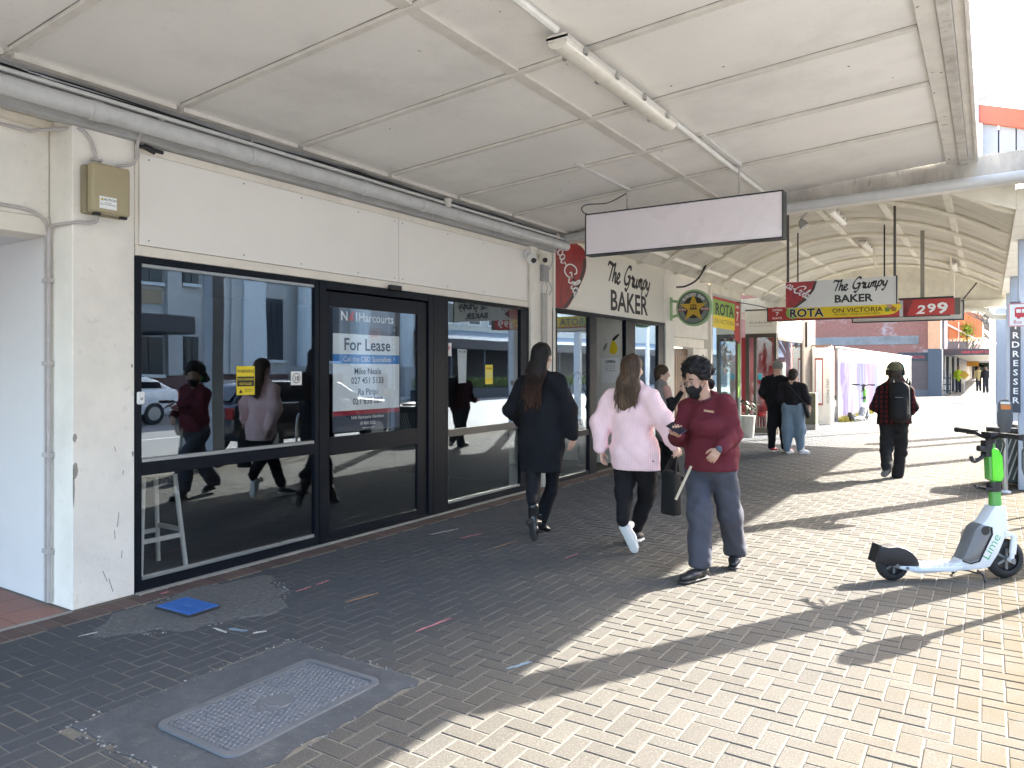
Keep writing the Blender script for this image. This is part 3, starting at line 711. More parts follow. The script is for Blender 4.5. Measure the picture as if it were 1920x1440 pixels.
MB().box(-5.40, -5.10, 8.335, 8.975, 0, 3.60).build('column', m_wall, vs, bevel=.006)
MB().box(-5.095, -5.055, 8.335, 8.50, 0, 3.38).build('pilaster', m_wall, vs, bevel=.004)
MB().box(-5.40, -5.13, 2.99, 8.33, 2.40, 3.60).build('bulkhead', m_wall, vs)
MB().box(-5.12, -5.03, -3, 8.98, 3.205, 3.62).build('cornice', m_cornice, vs, bevel=.004)
for a, b_ in ((3.02, 5.778), (5.784, 8.29)): MB().box(-5.115, FX, a, b_, 2.482, 3.135).build('fascia_panel', m_panel, vs, bevel=.002)
sc = MB()
for y in (3.09, 3.9, 4.5, 5.2, 5.72, 5.84, 6.6, 7.3, 8.2):
    for z in (2.52, 3.10): sc.tube([(FX - .001, y, z), (FX + .002, y, z)], .006, 6)
sc.build('screw_heads', mat('screw', (.12,.11,.10), .5), vs)['kind'] = 'stuff'
MB().box(-5.12, FX - .004, 2.99, 8.33, 2.405, 2.478).build('head_trim', m_trim, vs, bevel=.003)
MB().box(-5.12, FX - .006, 2.99, 8.33, 3.138, 3.20).build('top_trim', m_trim, vs, bevel=.003)
MB().box(-5.118, FX - .005, 2.988, 3.016, 2.48, 3.136).build('edge_trim', m_trim, vs)
MB().box(-5.118, FX - .005, 8.294, 8.333, 2.48, 3.136).build('edge_trim', m_trim, vs)
# recess at the left: side wall, lintel, ceiling and back
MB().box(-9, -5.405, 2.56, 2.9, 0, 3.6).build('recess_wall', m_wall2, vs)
MB().box(-5.62, -5.37, -3, 2.555, 2.50, 2.62).build('lintel', m_trim, vs, bevel=.004)
MB().box(-5.60, -5.385, -3, 2.553, 2.624, 3.22).build('lintel_wall', m_wall, vs)
MB().box(-5.60, -5.33, -3, 2.553, 3.223, 3.27).build('moulding', m_trim, vs, bevel=.004)
MB().box(-5.60, -5.365, -3, 2.553, 3.273, 3.6).build('upper_wall', m_wall, vs)
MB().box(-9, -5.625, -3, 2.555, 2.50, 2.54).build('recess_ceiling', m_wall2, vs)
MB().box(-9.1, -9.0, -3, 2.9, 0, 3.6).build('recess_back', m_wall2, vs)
# upper storey above the canopy
MB().box(-5.6, -5.13, -3, 31, 3.63, 7.5).build('upper_storey', m_wall, vs)
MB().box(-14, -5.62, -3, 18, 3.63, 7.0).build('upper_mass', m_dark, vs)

def frame(root, y0, y1, z0, z1, x0=-5.135, x1=-5.085, w_=.05, mt=None, bot=None, name='window_frame'):
    b = MB(); bt_ = w_ if bot is None else bot
    b.box(x0, x1, y0, y0 + w_, z0, z1); b.box(x0, x1, y1 - w_, y1, z0, z1)
    b.box(x0, x1, y0 + w_ + .0005, y1 - w_ - .0005, z1 - w_, z1); b.box(x0, x1, y0 + w_ + .0005, y1 - w_ - .0005, z0, z0 + bt_)
    return b.build(name, mt or m_alu, root, bevel=.003)
def pane(root, y0, y1, z0, z1, x=-5.112, m=None): return MB().box(x - .003, x + .003, y0, y1, z0, z1).build('pane', m or m_glass, root)
# main window
wf = frame(vs, 2.99, 4.70, 0.0, 2.40, w_=.045, bot=.085, name='window')
MB().box(-5.135, -5.083, 3.036, 4.654, .835, .925).build('transom', m_alu, wf, bevel=.003)
pane(wf, 3.035, 4.655, .925, 2.355); pane(wf, 3.035, 4.655, .085, .835)
for z in (.926, .086): MB().box(-5.108, -5.088, 3.04, 4.65, z, z + .03).build('glazing_bead', m_bead, wf, bevel=.004)
MB().box(-5.108, -5.09, 3.04, 4.65, 2.325, 2.352).build('glazing_bead', m_bead, wf, bevel=.003)
# sliding door
df = frame(vs, 4.705, 6.33, 0.0, 2.40, w_=.075, bot=.03, x0=-5.15, x1=-5.08, name='door_frame')
dr = MB()
for (a, b_, c, d) in ((4.79, 4.84, .03, 2.31), (6.09, 6.245, .03, 2.31), (4.8405, 6.0895, 2.175, 2.31), (4.8405, 6.0895, .80, .965), (4.8405, 6.0895, .03, .105)): dr.box(-5.14, -5.10, a, b_, c, d)
do = dr.build('sliding_door', m_alu, vs, bevel=.003)
pane(do, 4.84, 6.09, .965, 2.175, -5.118); pane(do, 4.84, 6.09, .105, .80, -5.118)
MB().box(-5.20, -5.08, 6.335, 6.555, 0, 2.40).build('door_post', m_alu, vs, bevel=.004)
MB().box(-5.078, -5.03, 5.60, 5.77, 2.385, 2.44).build('door_sensor', BLACK(), vs, bevel=.008)
# right hand window
wr = frame(vs, 6.56, 8.33, 0.0, 2.40, w_=.045, bot=.085, name='window')
MB().box(-5.135, -5.085, 8.13, 8.284, .086, 2.354).build('jamb', m_alu, wr, bevel=.003)
MB().box(-5.135, -5.083, 6.606, 8.129, .835, .915).build('transom', mat('bronze_rail', (.10,.095,.09), .35, metal=.4), wr, bevel=.003)
pane(wr, 6.605, 8.13, .915, 2.355); pane(wr, 6.605, 8.13, .085, .835)
MB().box(-5.108, -5.088, 6.61, 8.12, .086, .116).build('glazing_bead', m_bead, wr, bevel=.004)
MB().box(-5.13, -5.04, 2.99, 8.33, -.01, .012).build('sill', m_conc, vs)
# the empty room behind the glass
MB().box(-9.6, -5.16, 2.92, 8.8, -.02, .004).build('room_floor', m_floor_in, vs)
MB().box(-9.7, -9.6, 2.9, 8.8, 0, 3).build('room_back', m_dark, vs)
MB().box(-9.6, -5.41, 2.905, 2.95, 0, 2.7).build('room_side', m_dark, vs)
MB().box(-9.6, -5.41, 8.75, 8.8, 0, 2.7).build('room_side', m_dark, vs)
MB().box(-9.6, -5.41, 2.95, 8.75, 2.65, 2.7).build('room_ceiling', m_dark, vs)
# stool
sl = thing('bar_stool', 'pale wooden bar stool standing just inside the big window', 'stool', (-5.62, 3.42, .004))
m_pale = mat('pale_wood', (.80,.76,.68), .5, var=.1, stretch=(3, 3, .6))
MB().lathe([(.17, .755), (.185, .765), (.185, .795), (.17, .805)], (-5.62, 3.42, 0), 28).build('seat', m_pale, sl, smooth=True)
legs = []
for sx in (-1, 1):
    for sy in (-1, 1):
        MB().tube([(-5.62 + .13*sx, 3.42 + .13*sy, .755), (-5.62 + .19*sx, 3.42 + .19*sy, .006)], .019, 10).build('leg', m_pale, sl, smooth=True)
for sx in (-1, 1): MB().bar((-5.62 + .168*sx, 3.42 - .168, .27), (-5.62 + .168*sx, 3.42 + .168, .27), .018, .035).build('stretcher', m_pale, sl)
for sy in (-1, 1): MB().bar((-5.62 - .168, 3.42 + .168*sy, .31), (-5.62 + .168, 3.42 + .168*sy, .31), .018, .035).build('stretcher', m_pale, sl)

# ---- lettering helper for things on the wall plane
def put(b, m, root, x, y, z, name='lettering'): return b.xf(M_face_x(x, y, z)).build(name, m, root, fix=False)
def flat(root, name, m, x, y0, y1, z0, z1, t=.002): return MB().box(x - t, x, y0, y1, z0, z1).build(name, m, root)
# for-lease poster behind the door glass
po = thing('lease_poster', 'For Lease poster in white, blue and red hung inside the glass door', 'poster', (-5.125, 5.42, 1.0))
m_ink = mat('ink', (.02,.035,.06), .6, var=.05, bump=0); m_pap = mat('paper', (.92,.93,.92), .6, var=.03, bump=0)
flat(po, 'backing', mat('navy_film', (.05,.065,.085), .5, var=.1), -5.1235, 4.90, 5.83, 1.0, 2.18)
flat(po, 'white_field', m_pap, -5.1225, 4.905, 5.825, 1.20, 1.93, .0008)
flat(po, 'blue_band', mat('blue_ink', (.01,.22,.60), .5, var=.03, bump=0), -5.1218, 4.905, 5.825, 1.645, 1.735, .0005)
flat(po, 'red_band', mat('crimson_ink', (.42,.02,.05), .5, var=.03, bump=0), -5.1218, 4.905, 5.825, 1.155, 1.20, .0005)
flat(po, 'navy_field', mat('navy_ink', (.02,.04,.09), .5, var=.03, bump=0), -5.1218, 4.905, 5.825, 1.01, 1.153, .0005)
X_ = -5.1208; yc = 5.365
put(text_mb('N', .125, 'LEFT', .016), WHITE(), po, X_, 5.00, 2.055); put(text_mb('I', .125, 'LEFT', .016), WHITE(), po, X_, 5.195, 2.055)
ai = MB().quad((0,0,0), (.035,0,0), (.085,0,.09), (.05,0,.09)).quad((.045,0,0), (.075,0,0), (.075,0,.05)); put(ai, RED(), po, X_, 5.10, 2.055)
put(text_mb('Harcourts', .125, 'LEFT', .006, sx=.97), WHITE(), po, X_, 5.235, 2.055)
put(text_mb('For Lease', .165, bold=.014), m_ink, po, X_, yc, 1.775); put(text_mb('Call the CBD Specialists', .068), WHITE(), po, X_ + .0002, yc, 1.668)
for s_, z in (('Mike Neale', 1.545), ('027 451 5133', 1.455), ('Ra Piripi', 1.345), ('021 838 887', 1.255)): put(text_mb(s_, .088, bold=.008, sx=.93), m_ink, po, X_, yc, z)
for s_, z, h in (('NAI Harcourts Hamilton', 1.115, .045), ('07 850 5252', 1.055, .042), ('naiharcourts.co.nz', 1.018, .022)): put(text_mb(s_, h), WHITE(), po, X_, yc, z)
# stickers
wn = thing('fog_sticker', 'yellow and black fog cannon warning sticker on the big window', 'sticker', (-5.106, 3.93, 1.38))
flat(wn, 'yellow_ground', YELL(), -5.1075, 3.845, 4.02, 1.385, 1.62); flat(wn, 'black_band', BLACK(), -5.107, 3.85, 4.015, 1.455, 1.535, .0003)
put(text_mb('WARNING', .040, bold=.012, sx=.85), BLACK(), wn, -5.1068, 3.932, 1.565)
put(text_mb('FOG CANNON', .027, bold=.01, sx=.85), YELL(), wn, -5.1066, 3.932, 1.503); put(text_mb('INSTALLED', .027, bold=.01, sx=.9), YELL(), wn, -5.1066, 3.932, 1.467)
put(MB().quad((-.018,0,0), (.018,0,0), (0,0,.03)), BLACK(), wn, -5.1068, 3.885, 1.402); put(text_mb('THIS AREA IS\nPROTECTED', .014), BLACK(), wn, -5.1068, 3.96, 1.423)
ag = thing('age_sticker', 'small white sticker with 18 in a black ring, right side of the big window', 'sticker', (-5.106, 4.46, 1.45))
flat(ag, 'ground', WHITE(), -5.1075, 4.40, 4.52, 1.455, 1.575)
rg_ = MB()
for k in range(28):
    a0, a1 = 2*math.pi*k/28, 2*math.pi*(k+1)/28
    rg_.quad((.044*math.cos(a0),0,.044*math.sin(a0)), (.044*math.cos(a1),0,.044*math.sin(a1)), (.038*math.cos(a1),0,.038*math.sin(a1)), (.038*math.cos(a0),0,.038*math.sin(a0)))
put(rg_, BLACK(), ag, -5.1068, 4.46, 1.515, 'ring'); put(text_mb('18', .058, bold=.02), BLACK(), ag, -5.1068, 4.46, 1.494)
qc = thing('white_card', 'tall plain white card taped inside the right hand pane', 'card', (-5.12, 6.91, 1.44))
MB().prism([(6.84, 1.43), (6.985, 1.435), (7.0, 1.82), (6.82, 1.825)], -5.121, -5.119, 'x').build('card', m_pap, qc); put(text_mb('WELCOME', .03, bold=.01), BLACK(), qc, -5.1185, 6.91, 1.785)
yw = thing('yellow_sticker', 'pale yellow warning sticker in the right hand pane', 'sticker', (-5.106, 7.44, 1.41))
flat(yw, 'ground', mat('pale_yellow', (.72,.64,.16), .5, bump=0), -5.1075, 7.36, 7.52, 1.41, 1.645); flat(yw, 'header', YELL(), -5.107, 7.362, 7.518, 1.565, 1.643, .0003)
put(text_mb('WARNING', .032, bold=.012, sx=.9), BLACK(), yw, -5.1068, 7.44, 1.59); flat(yw, 'footer', YELL(), -5.107, 7.362, 7.518, 1.412, 1.485, .0003)
pk = thing('parking_panel', 'small white panel with a red P at the left edge of the right hand pane', 'sticker', (-5.106, 6.63, 1.72))
flat(pk, 'ground', WHITE(), -5.1075, 6.61, 6.69, 1.74, 1.89); put(text_mb('P', .075, bold=.02), RED(), pk, -5.1068, 6.65, 1.80)  # white panel with a red P on the pane
# door call button, junction box, conduits
bt_ = thing('call_button', 'small white push button box on the left frame of the big window', 'button', (-5.08, 3.0, 1.34))
MB().box(-5.085, -5.06, 2.993, 3.045, 1.345, 1.435).build('body', WHITE(), bt_, bevel=.008, smooth=True); MB().tube([(-5.061, 3.019, 1.385), (-5.057, 3.019, 1.385)], .011, 12).build('button', mat('grey_plastic', (.35,.35,.35), .4), bt_)
jb = thing('meter_box', 'beige plastic electrical box with a caution label on the white column', 'electrical box', (-5.04, 2.735, 2.62))
m_beige = mat('beige_plastic', (.42,.36,.22), .42, var=.06, scale=5, bump=.04, dirt=.15, dirtcol=(.3,.26,.18))
MB().box(-5.088, -5.03, 2.605, 2.875, 2.63, 2.955).build('back_box', mat('beige_dark', (.30,.255,.16), .5), jb, bevel=.012, seg=2, smooth=True)
MB().box(-5.029, -4.955, 2.62, 2.878, 2.635, 2.965).build('lid', m_beige, jb, bevel=.018, seg=3, smooth=True)
flat(jb, 'label', m_pap, -4.9535, 2.665, 2.78, 2.665, 2.745); put(text_mb('CAUTION', .022, bold=.01), BLACK(), jb, -4.9530, 2.728, 2.719)
put(text_mb('DANGER\nTELECOM EQUIPMENT', .011), BLACK(), jb, -4.9530, 2.722, 2.70); put(MB().quad((-.011,0,0), (.011,0,0), (0,0,.019)), YELL(), jb, -4.9530, 2.682, 2.717)
for y in (2.66, 2.84): MB().box(-5.0, -4.965, y - .02, y + .02, 2.618, 2.634).build('latch', BLACK(), jb)
m_cond = mat('cond_mauve', (.52,.48,.46), .45, var=.1, scale=20, dirt=.2, dscale=12, dirtcol=(.3,.27,.25))
c1 = thing('upper_conduit', 'thin painted conduit curving from the recess lintel into the top of the beige box', 'conduit', (-5.2, 2.4, 3.1))
MB().tube([(-5.34, -1, 3.17), (-5.34, 2.30, 3.17)] + curve_pts([(-5.34, 2.42, 3.17), (-5.25, 2.50, 3.19), (-5.09, 2.60, 3.19), (-5.07, 2.66, 3.14), (-5.065, 2.70, 3.03), (-5.06, 2.70, 2.955)]), .0115, 8).build('pipe', m_cond, c1, smooth=True)
MB().box(-5.08, -5.045, 2.665, 2.735, 2.998, 3.012).build('saddle', m_cond, c1)
c2 = thing('side_conduit', 'thin conduit with a black joint between the beige box and the canopy pipe', 'conduit', (-5.05, 2.9, 3.0))
MB().tube(curve_pts([(-5.06, 2.80, 2.96), (-5.05, 2.84, 2.99), (-5.045, 2.94, 3.03), (-5.045, 2.975, 3.10), (-5.04, 2.98, 3.20), (-4.99, 2.98, 3.26)]), .0115, 8).build('pipe', m_cond, c2, smooth=True)
MB().tube([(-5.035, 2.99, 3.165), (-5.03, 3.16, 3.16)], .014, 8).tube([(-5.04, 3.02, 3.175), (-5.03, 3.10, 3.15)], .022, 8).build('cable_joint', BLACK(), c2, smooth=True)
c3 = thing('lower_conduit', 'painted conduit from under the beige box down the side of the white column', 'conduit', (-5.38, 2.5, 0))
MB().tube(curve_pts([(-5.06, 2.70, 2.63), (-5.055, 2.70, 2.595), (-5.06, 2.66, 2.575), (-5.075, 2.58, 2.565), (-5.16, 2.54, 2.56), (-5.28, 2.535, 2.56), (-5.33, 2.535, 2.54), (-5.345, 2.535, 2.46)]) + [(-5.345, 2.535, .02)], .0125, 8).build('pipe', m_cond, c3, smooth=True)
MB().tube([(-5.37, -1, 2.66), (-5.37, 2.25, 2.66)] + curve_pts([(-5.37, 2.36, 2.66), (-5.365, 2.46, 2.64), (-5.37, 2.53, 2.58), (-5.385, 2.535, 2.50)]) + [(-5.385, 2.535, .02)], .0125, 8).build('pipe', m_cond, c3, smooth=True)
for z in (.35, 1.0, 1.62, 2.18): MB().box(-5.41, -5.32, 2.52, 2.557, z, z + .03).build('saddle', m_cond, c3)
# chips and scratches on the column paint
ch = MB(); r9 = random.Random(9)
for (y, z, w_, h) in ((2.575, .92, .035, .09), (2.567, .80, .012, .16), (2.575, 1.14, .02, .05), (2.97, 1.0, .012, .03), (2.965, 1.62, .01, .02)):
    P = [(y + w_*(.5 + .3*r9.random())*math.cos(k*.7), z + h*(.5 + .35*r9.random())*math.sin(k*.7)) for k in range(9)]
    ch.prism([(max(p[0], 2.563), p[1]) for p in P], FX, FX + .0012, 'x')
ch.build('paint_chips', mat('bare_plaster', (.36,.33,.29), .9, var=.3, scale=40), vs)['kind'] = 'stuff'
scr = MB()
for (y, z, dy, dz) in ((2.86, .50, .012, .10), (2.845, .42, -.004, .06), (2.89, .28, .004, .05), (2.84, 1.06, .01, -.035), (2.80, .16, .03, -.10), (2.76, .22, .03, -.08), (2.90, .86, .004, .03)):
    scr.bar((FX + .0006, y, z), (FX + .0006, y + dy, z + dz), .0035, .0012, up=(1, 0, 0))
scr.build('scuffs', mat('scuff', (.26,.25,.245), .9, var=.4, scale=60), vs, fix=False)['kind'] = 'stuff'
# cameras and pipes on the column between the shops
for i, (y, z, lab, mt) in enumerate(((8.24, 3.02, 'white ball security camera on the corner of the plain fascia', WHITE()), (8.53, 3.06, 'cream ball security camera beside the white one on the column', m_cream))):
    k = thing('security_camera', lab, 'security camera', (-5.04, y, z), 'security cameras by the column')
    MB().lathe([(.05, 0), (.055, .02), (.05, .05)], (0, 0, 0), 14, Matrix.Translation((-5.088, y, z + .07)) @ Matrix.Rotation(R(90), 4, 'Y')).build('mount', mt, k, smooth=True)
    MB().lathe([(.0, -.07), (.04, -.06), (.065, -.02), (.065, .02), (.04, .06), (0, .07)], (-4.99, y, z), 16).build('ball', mt, k, smooth=True)
    MB().tube([(-4.945, y - .03, z - .025), (-4.925, y - .04, z - .032)], .032, 14).build('lens', BLACK(), k, smooth=True)
pj = thing('column_cables', 'grey cable duct, small junction box and loose wires on the narrow column', 'cable duct', (-5.06, 8.72, 0))
MB().box(-5.10, -5.06, 8.66, 8.78, 0, 2.62).build('duct', mat('duct_grey', (.50,.485,.45), .5, var=.08, dirt=.3, dscale=6), pj, bevel=.004)
MB().box(-5.10, -5.045, 8.64, 8.80, 2.78, 3.0).build('junction_box', mat('grey_plastic', (.42,.42,.40), .45), pj, bevel=.008)
for q in ((8.67, 8.60, 8.62), (8.72, 8.74, 8.72), (8.78, 8.86, 8.80)):
    MB().tube(curve_pts([(-5.05, q[0], 2.79), (-5.045, q[1], 2.70), (-5.05, q[2], 2.60)]), .009, 6).build('wire', m_gal, pj, smooth=True)
MB().tube(curve_pts([(-5.05, 8.80, 2.95), (-5.04, 8.87, 3.05), (-5.04, 8.86, 3.2), (-5.04, 8.70, 3.3)]), .009, 6).build('wire', m_gal, pj, smooth=True)

# ================================================================ bakery
m_bw = mat('bakery_wall', (.82,.80,.72), .6, var=.04)
bk = thing('bakery', 'bakery shopfront with cream sign fascia, dark framed glass and an open door', 'shop', (-5.3, 11, 0))
m_bkf = mat('sign_cream', (.82,.79,.70), .45, var=.03, scale=2, bump=.02, dirt=.08, dscale=2, dirtcol=(.5,.46,.38))
MB().box(-5.14, -5.10, 8.98, 13.18, 2.45, 3.52).build('sign_board', m_bkf, bk)
MB().box(-5.098, -5.08, 8.985, 9.035, .0, 3.36).build('edge_post', m_bkf, bk)
MB().box(-5.13, -5.075, 9.03, 13.17, 2.40, 2.448).build('head_rail', m_alu, bk, bevel=.003)
for a, b_ in ((9.035, 9.075), (10.09, 10.33), (11.42, 11.80), (12.86, 13.16)): MB().box(-5.15, -5.08, a, b_, 0, 2.399).build('mullion', m_alu, bk, bevel=.004)
m_glass2 = glass('bakery_glass', (.96,.98,.98), .20, .70)
for a, b_ in ((9.076, 10.089), (11.801, 12.859)):
    f_ = frame(bk, a, b_, 0, 2.398, w_=.02, bot=.06, name='window')
    pane(f_, a + .02, b_ - .02, .06, .60, m=m_glass2); pane(f_, a + .02, b_ - .02, .68, 2.378, m=m_glass2); MB().box(-5.135, -5.085, a + .021, b_ - .021, .60, .68).build('transom', m_alu, f_)
od = MB()
MB().box(-6.8, -5.16, 11.46, 11.50, 0, 2.75).build('room_partition', m_bw, bk)
# bakery room
MB().box(-10, -5.16, 8.99, 13.2, -.02, .004).build('room_floor', m_floor_in, bk); MB().box(-10.1, -10, 8.9, 13.3, 0, 2.9).build('room_back', m_bw, bk)
MB().box(-10, -5.41, 13.17, 13.25, 0, 2.8).build('room_side', m_bw, bk); MB().box(-10, -5.41, 8.98, 9.03, 0, 2.8).build('room_side', m_bw, bk); MB().box(-10, -5.145, 8.98, 13.2, 2.75, 2.8).build('room_ceiling', m_bw, bk)
MB().box(-6.9, -6.8, 10.3, 13.17, 0, 2.7).build('room_partition', m_bw, bk)
MB().box(-7.2, -6.4, 9.3, 10.6, .1, 1.1).build('counter', mat('counter_dark', (.05,.05,.055), .4), bk)
bp_ = thing('banana_picture', 'picture of a yellow and black bird figure on the bakery wall above a notice', 'poster', (-5.4, 11.45, 1.8))
# flat print of a yellow figure and black leaf shapes, with a notice below
def blob(P, n=5): return [(p.x, p.z) for p in curve_pts([(a, 0, b) for a, b in P + [P[0]]], n)[:-1]]
MB().prism(blob([(-5.40, 1.87), (-5.31, 1.84), (-5.25, 1.91), (-5.27, 2.0), (-5.33, 2.08), (-5.38, 1.98)]), 11.452, 11.456, 'y').build('yellow_shape', YELL(), bp_)
MB().prism(blob([(-5.33, 2.06), (-5.27, 2.10), (-5.21, 2.18), (-5.27, 2.16), (-5.34, 2.10)]), 11.448, 11.4515, 'y').build('dark_shape', BLACK(), bp_)
MB().prism(blob([(-5.52, 1.90), (-5.46, 1.94), (-5.44, 2.03), (-5.49, 2.0)]), 11.452, 11.456, 'y').build('grey_shape', m_bead, bp_)
nc = thing('notice', 'white notice with a black heading on the bakery wall below the yellow picture', 'notice', (-5.4, 11.45, 1.3))
MB().box(-5.55, -5.21, 11.452, 11.457, 1.36, 1.78).build('sheet', m_pap, nc); text_mb('OPEN', .07, bold=.03).xf(M_face_y(-5.38, 11.45, 1.69)).build('lettering', BLACK(), nc, fix=False)
for z in (1.64, 1.60, 1.56): text_mb('fresh every day', .028).xf(M_face_y(-5.38, 11.45, z)).build('lettering', BLACK(), nc, fix=False)
pl = thing('bakery_plant', 'small pot plant with pink flowers inside the bakery doorway', 'plant', (-5.85, 11.1, .0))
MB().lathe([(.11, 0), (.14, .9), (.12, .9)], (-5.70, 11.12, 0), 14).build('stand', BLACK(), pl, smooth=True)
lv = MB(); fl_ = MB(); r9 = random.Random(4)
for k in range(70):
    a = r9.random()*6.3; q = r9.random(); c = Vector((-5.70 + math.cos(a)*.17*q, 11.12 + math.sin(a)*.17*q, 1.0 + .55*r9.random()))
    M = Matrix.Translation(c) @ Matrix.Rotation(r9.random()*6, 4, 'Z') @ Matrix.Rotation(r9.uniform(-1, 1), 4, 'X')
    (lv if c.z < 1.36 else fl_).quad(*[tuple(M @ Vector(p)) for p in ((-.02,0,0), (0,.07,.01), (.02,0,0), (0,-.05,0))])
lv.build('leaves', mat('leaf_dark', (.03,.06,.025), .6), pl, fix=False)['kind'] = 'stuff'; fl_.build('flowers', mat('petal_pink', (.50,.15,.2), .7), pl, fix=False)['kind'] = 'stuff'
ws = thing('window_decal', 'white bread shop decal with black lettering in the left bakery window', 'poster', (-5.11, 9.75, .7))
MB().box(-5.126, -5.124, 9.50, 10.04, .72, 1.02).build('sheet', m_pap, ws); put(text_mb('SAVE', .10, bold=.03, sx=1.2), BLACK(), ws, -5.1235, 9.77, .90); put(text_mb('KETO', .12, bold=.035, sx=1.2), BLACK(), ws, -5.1235, 9.77, .76)
MB().tube(curve_pts([(-5.124, 9.5, 1.0), (-5.124, 9.55, 1.35), (-5.124, 9.77, 1.55), (-5.124, 9.97, 1.35), (-5.124, 10.03, 1.0)]), .01, 5).build('arch', BLACK(), ws)
# fascia sign: bottle panel and lettering, as printed
GLY = {  # pen strokes for the brush script
 'T': [[(0,.62),(.06,.76),(.22,.74),(.42,.70),(.56,.80)], [(.36,.72),(.28,.40),(.16,.0)]],
 'h': [[(.14,.82),(.07,.45),(0,.0)], [(.02,.14),(.14,.36),(.22,.36),(.20,.16),(.22,.02),(.32,.08)]],
 'e': [[(.04,.18),(.18,.24),(.22,.34),(.14,.40),(.04,.26),(.06,.06),(.18,.0),(.32,.12)]],
 'G': [[(.50,.66),(.46,.80),(.30,.78),(.10,.52),(.04,.22),(.16,.04),(.36,.10),(.46,.34)], [(.28,.36),(.48,.36),(.42,.02),(.26,-.22),(.14,-.12)]],
 'r': [[(.0,.30),(.10,.42),(.12,.34),(.20,.36),(.14,.12),(.20,.02),(.28,.08)]],
 'u': [[(.06,.38),(.02,.12),(.10,.0),(.22,.14),(.28,.38)], [(.28,.38),(.24,.08),(.30,.0),(.40,.10)]],
 'm': [[(.06,.38),(.0,.0)], [(.03,.18),(.14,.38),(.18,.32),(.14,.02)], [(.17,.2),(.28,.38),(.33,.32),(.29,.06),(.34,.0),(.44,.1)]],
 'p': [[(.10,.40),(.04,.10),(-.06,-.30)], [(.06,.18),(.18,.40),(.28,.32),(.22,.08),(.08,.02)]],
 'y': [[(.06,.38),(.04,.14),(.12,.04),(.24,.18),(.30,.38)], [(.30,.38),(.22,.0),(.10,-.26),(-.02,-.22)]],
 'c': [[(.24,.30),(.18,.40),(.06,.28),(.04,.10),(.12,.0),(.28,.14)]],
 'a': [[(.24,.32),(.14,.40),(.03,.24),(.06,.04),(.16,.08),(.26,.36)], [(.26,.36),(.22,.08),(.28,.0),(.38,.12)]],
 'C': [[(.62,.56),(.66,.78),(.46,.86),(.16,.62),(.04,.26),(.16,.0),(.44,.06),(.60,.30),(.46,.42),(.40,.28)]],
 'o': [[(.16,.40),(.04,.28),(.04,.08),(.14,.0),(.26,.14),(.26,.34),(.16,.40),(.26,.36),(.36,.32)]],
 'l': [[(.02,.06),(.20,.50),(.22,.78),(.14,.72),(.06,.24),(.10,.0),(.24,.12)]],
 '-': [[(.02,.22),(.18,.26)]], ' ': []}
ADV = {'T': .42, 'h': .30, 'e': .30, 'G': .58, 'r': .24, 'u': .38, 'm': .42, 'p': .34, 'y': .36, 'c': .24, 'a': .34, 'C': .56, 'o': .32, 'l': .22, '-': .20, ' ': .30}
def script(txt, size, w_=.075, slant=.18, nib=.9, thin=.42):
    S_ = []; x = 0
    for chx in txt:
        for st in GLY[chx]: S_.append([((x + px + slant*pz)*size, pz*size) for px, pz in st])
        x += ADV[chx]
    return ribbon(S_, w_*size, nib, thin), x*size
def onY(u, v, Y): d = _F + _Rt*((u - CU)/FPX) + _U*((HV - v)/FPX); return Vector((0, 0, CAMH)) + d*(Y/d.y)
m_cola = mat('cola_red', (.34,.018,.022), .4, var=.3, scale=7, bump=0, dirt=.9, dscale=5, dirtcol=(.04,.012,.012), stretch=(1, 2.2, .6))
# bakery fascia print: bottle panel, brush script, block capitals
bs = thing('bakery_sign', 'cream Grumpy Baker fascia with a cola bottle panel over the bakery front', 'shop sign', (-5.09, 11, 2.46))
bo = blob([(9.04, 2.458), (9.37, 2.458), (9.60, 2.63), (9.84, 2.87), (9.98, 3.06), (10.0, 3.24), (9.90, 3.39), (9.5, 3.45), (9.04, 3.40), (9.04, 3.38), (9.04, 2.9), (9.04, 2.5)], 4)
MB().prism([(max(y, 9.04), max(z, 2.455)) for y, z in bo], -5.099, -5.096, 'x').build('bottle_panel', m_cola, bs)
edge = MB(); e_ = [(9.36, 2.46), (9.59, 2.63), (9.83, 2.87), (9.97, 3.06), (9.99, 3.24)]
for (a, b_) in zip(e_[:-1], e_[1:]): edge.quad((-5.0955, a[0]-.09, a[1]), (-5.0955, a[0], a[1]), (-5.0955, b_[0], b_[1]), (-5.0955, b_[0]-.09, b_[1]))
edge.build('bottle_edge', mat('bottle_dark', (.02,.025,.02), .4, var=.3, scale=20), bs, fix=False)
q, w_ = script('ca-Cola', .36, .11); q.xf(Matrix.Translation((9.10, 0, 3.24)) @ Matrix.Rotation(R(48), 4, 'Y'))
q.v = [(-5.0945, x, z) for x, _, z in q.v]; q.build('script', WHITE(), bs, fix=False)
q, w_ = script('The Grumpy', .40, .16); q.v = [(x*1.22, y, z*1.0) for x, y, z in q.v]; put(q.xf(Matrix.Rotation(R(-3), 4, 'Y')) if False else q, BLACK(), bs, -5.0985, 10.72, 2.99)
put(text_mb('BAKER', .46, 'LEFT', .022, sx=1.12), BLACK(), bs, -5.0985, 10.84, 2.545)

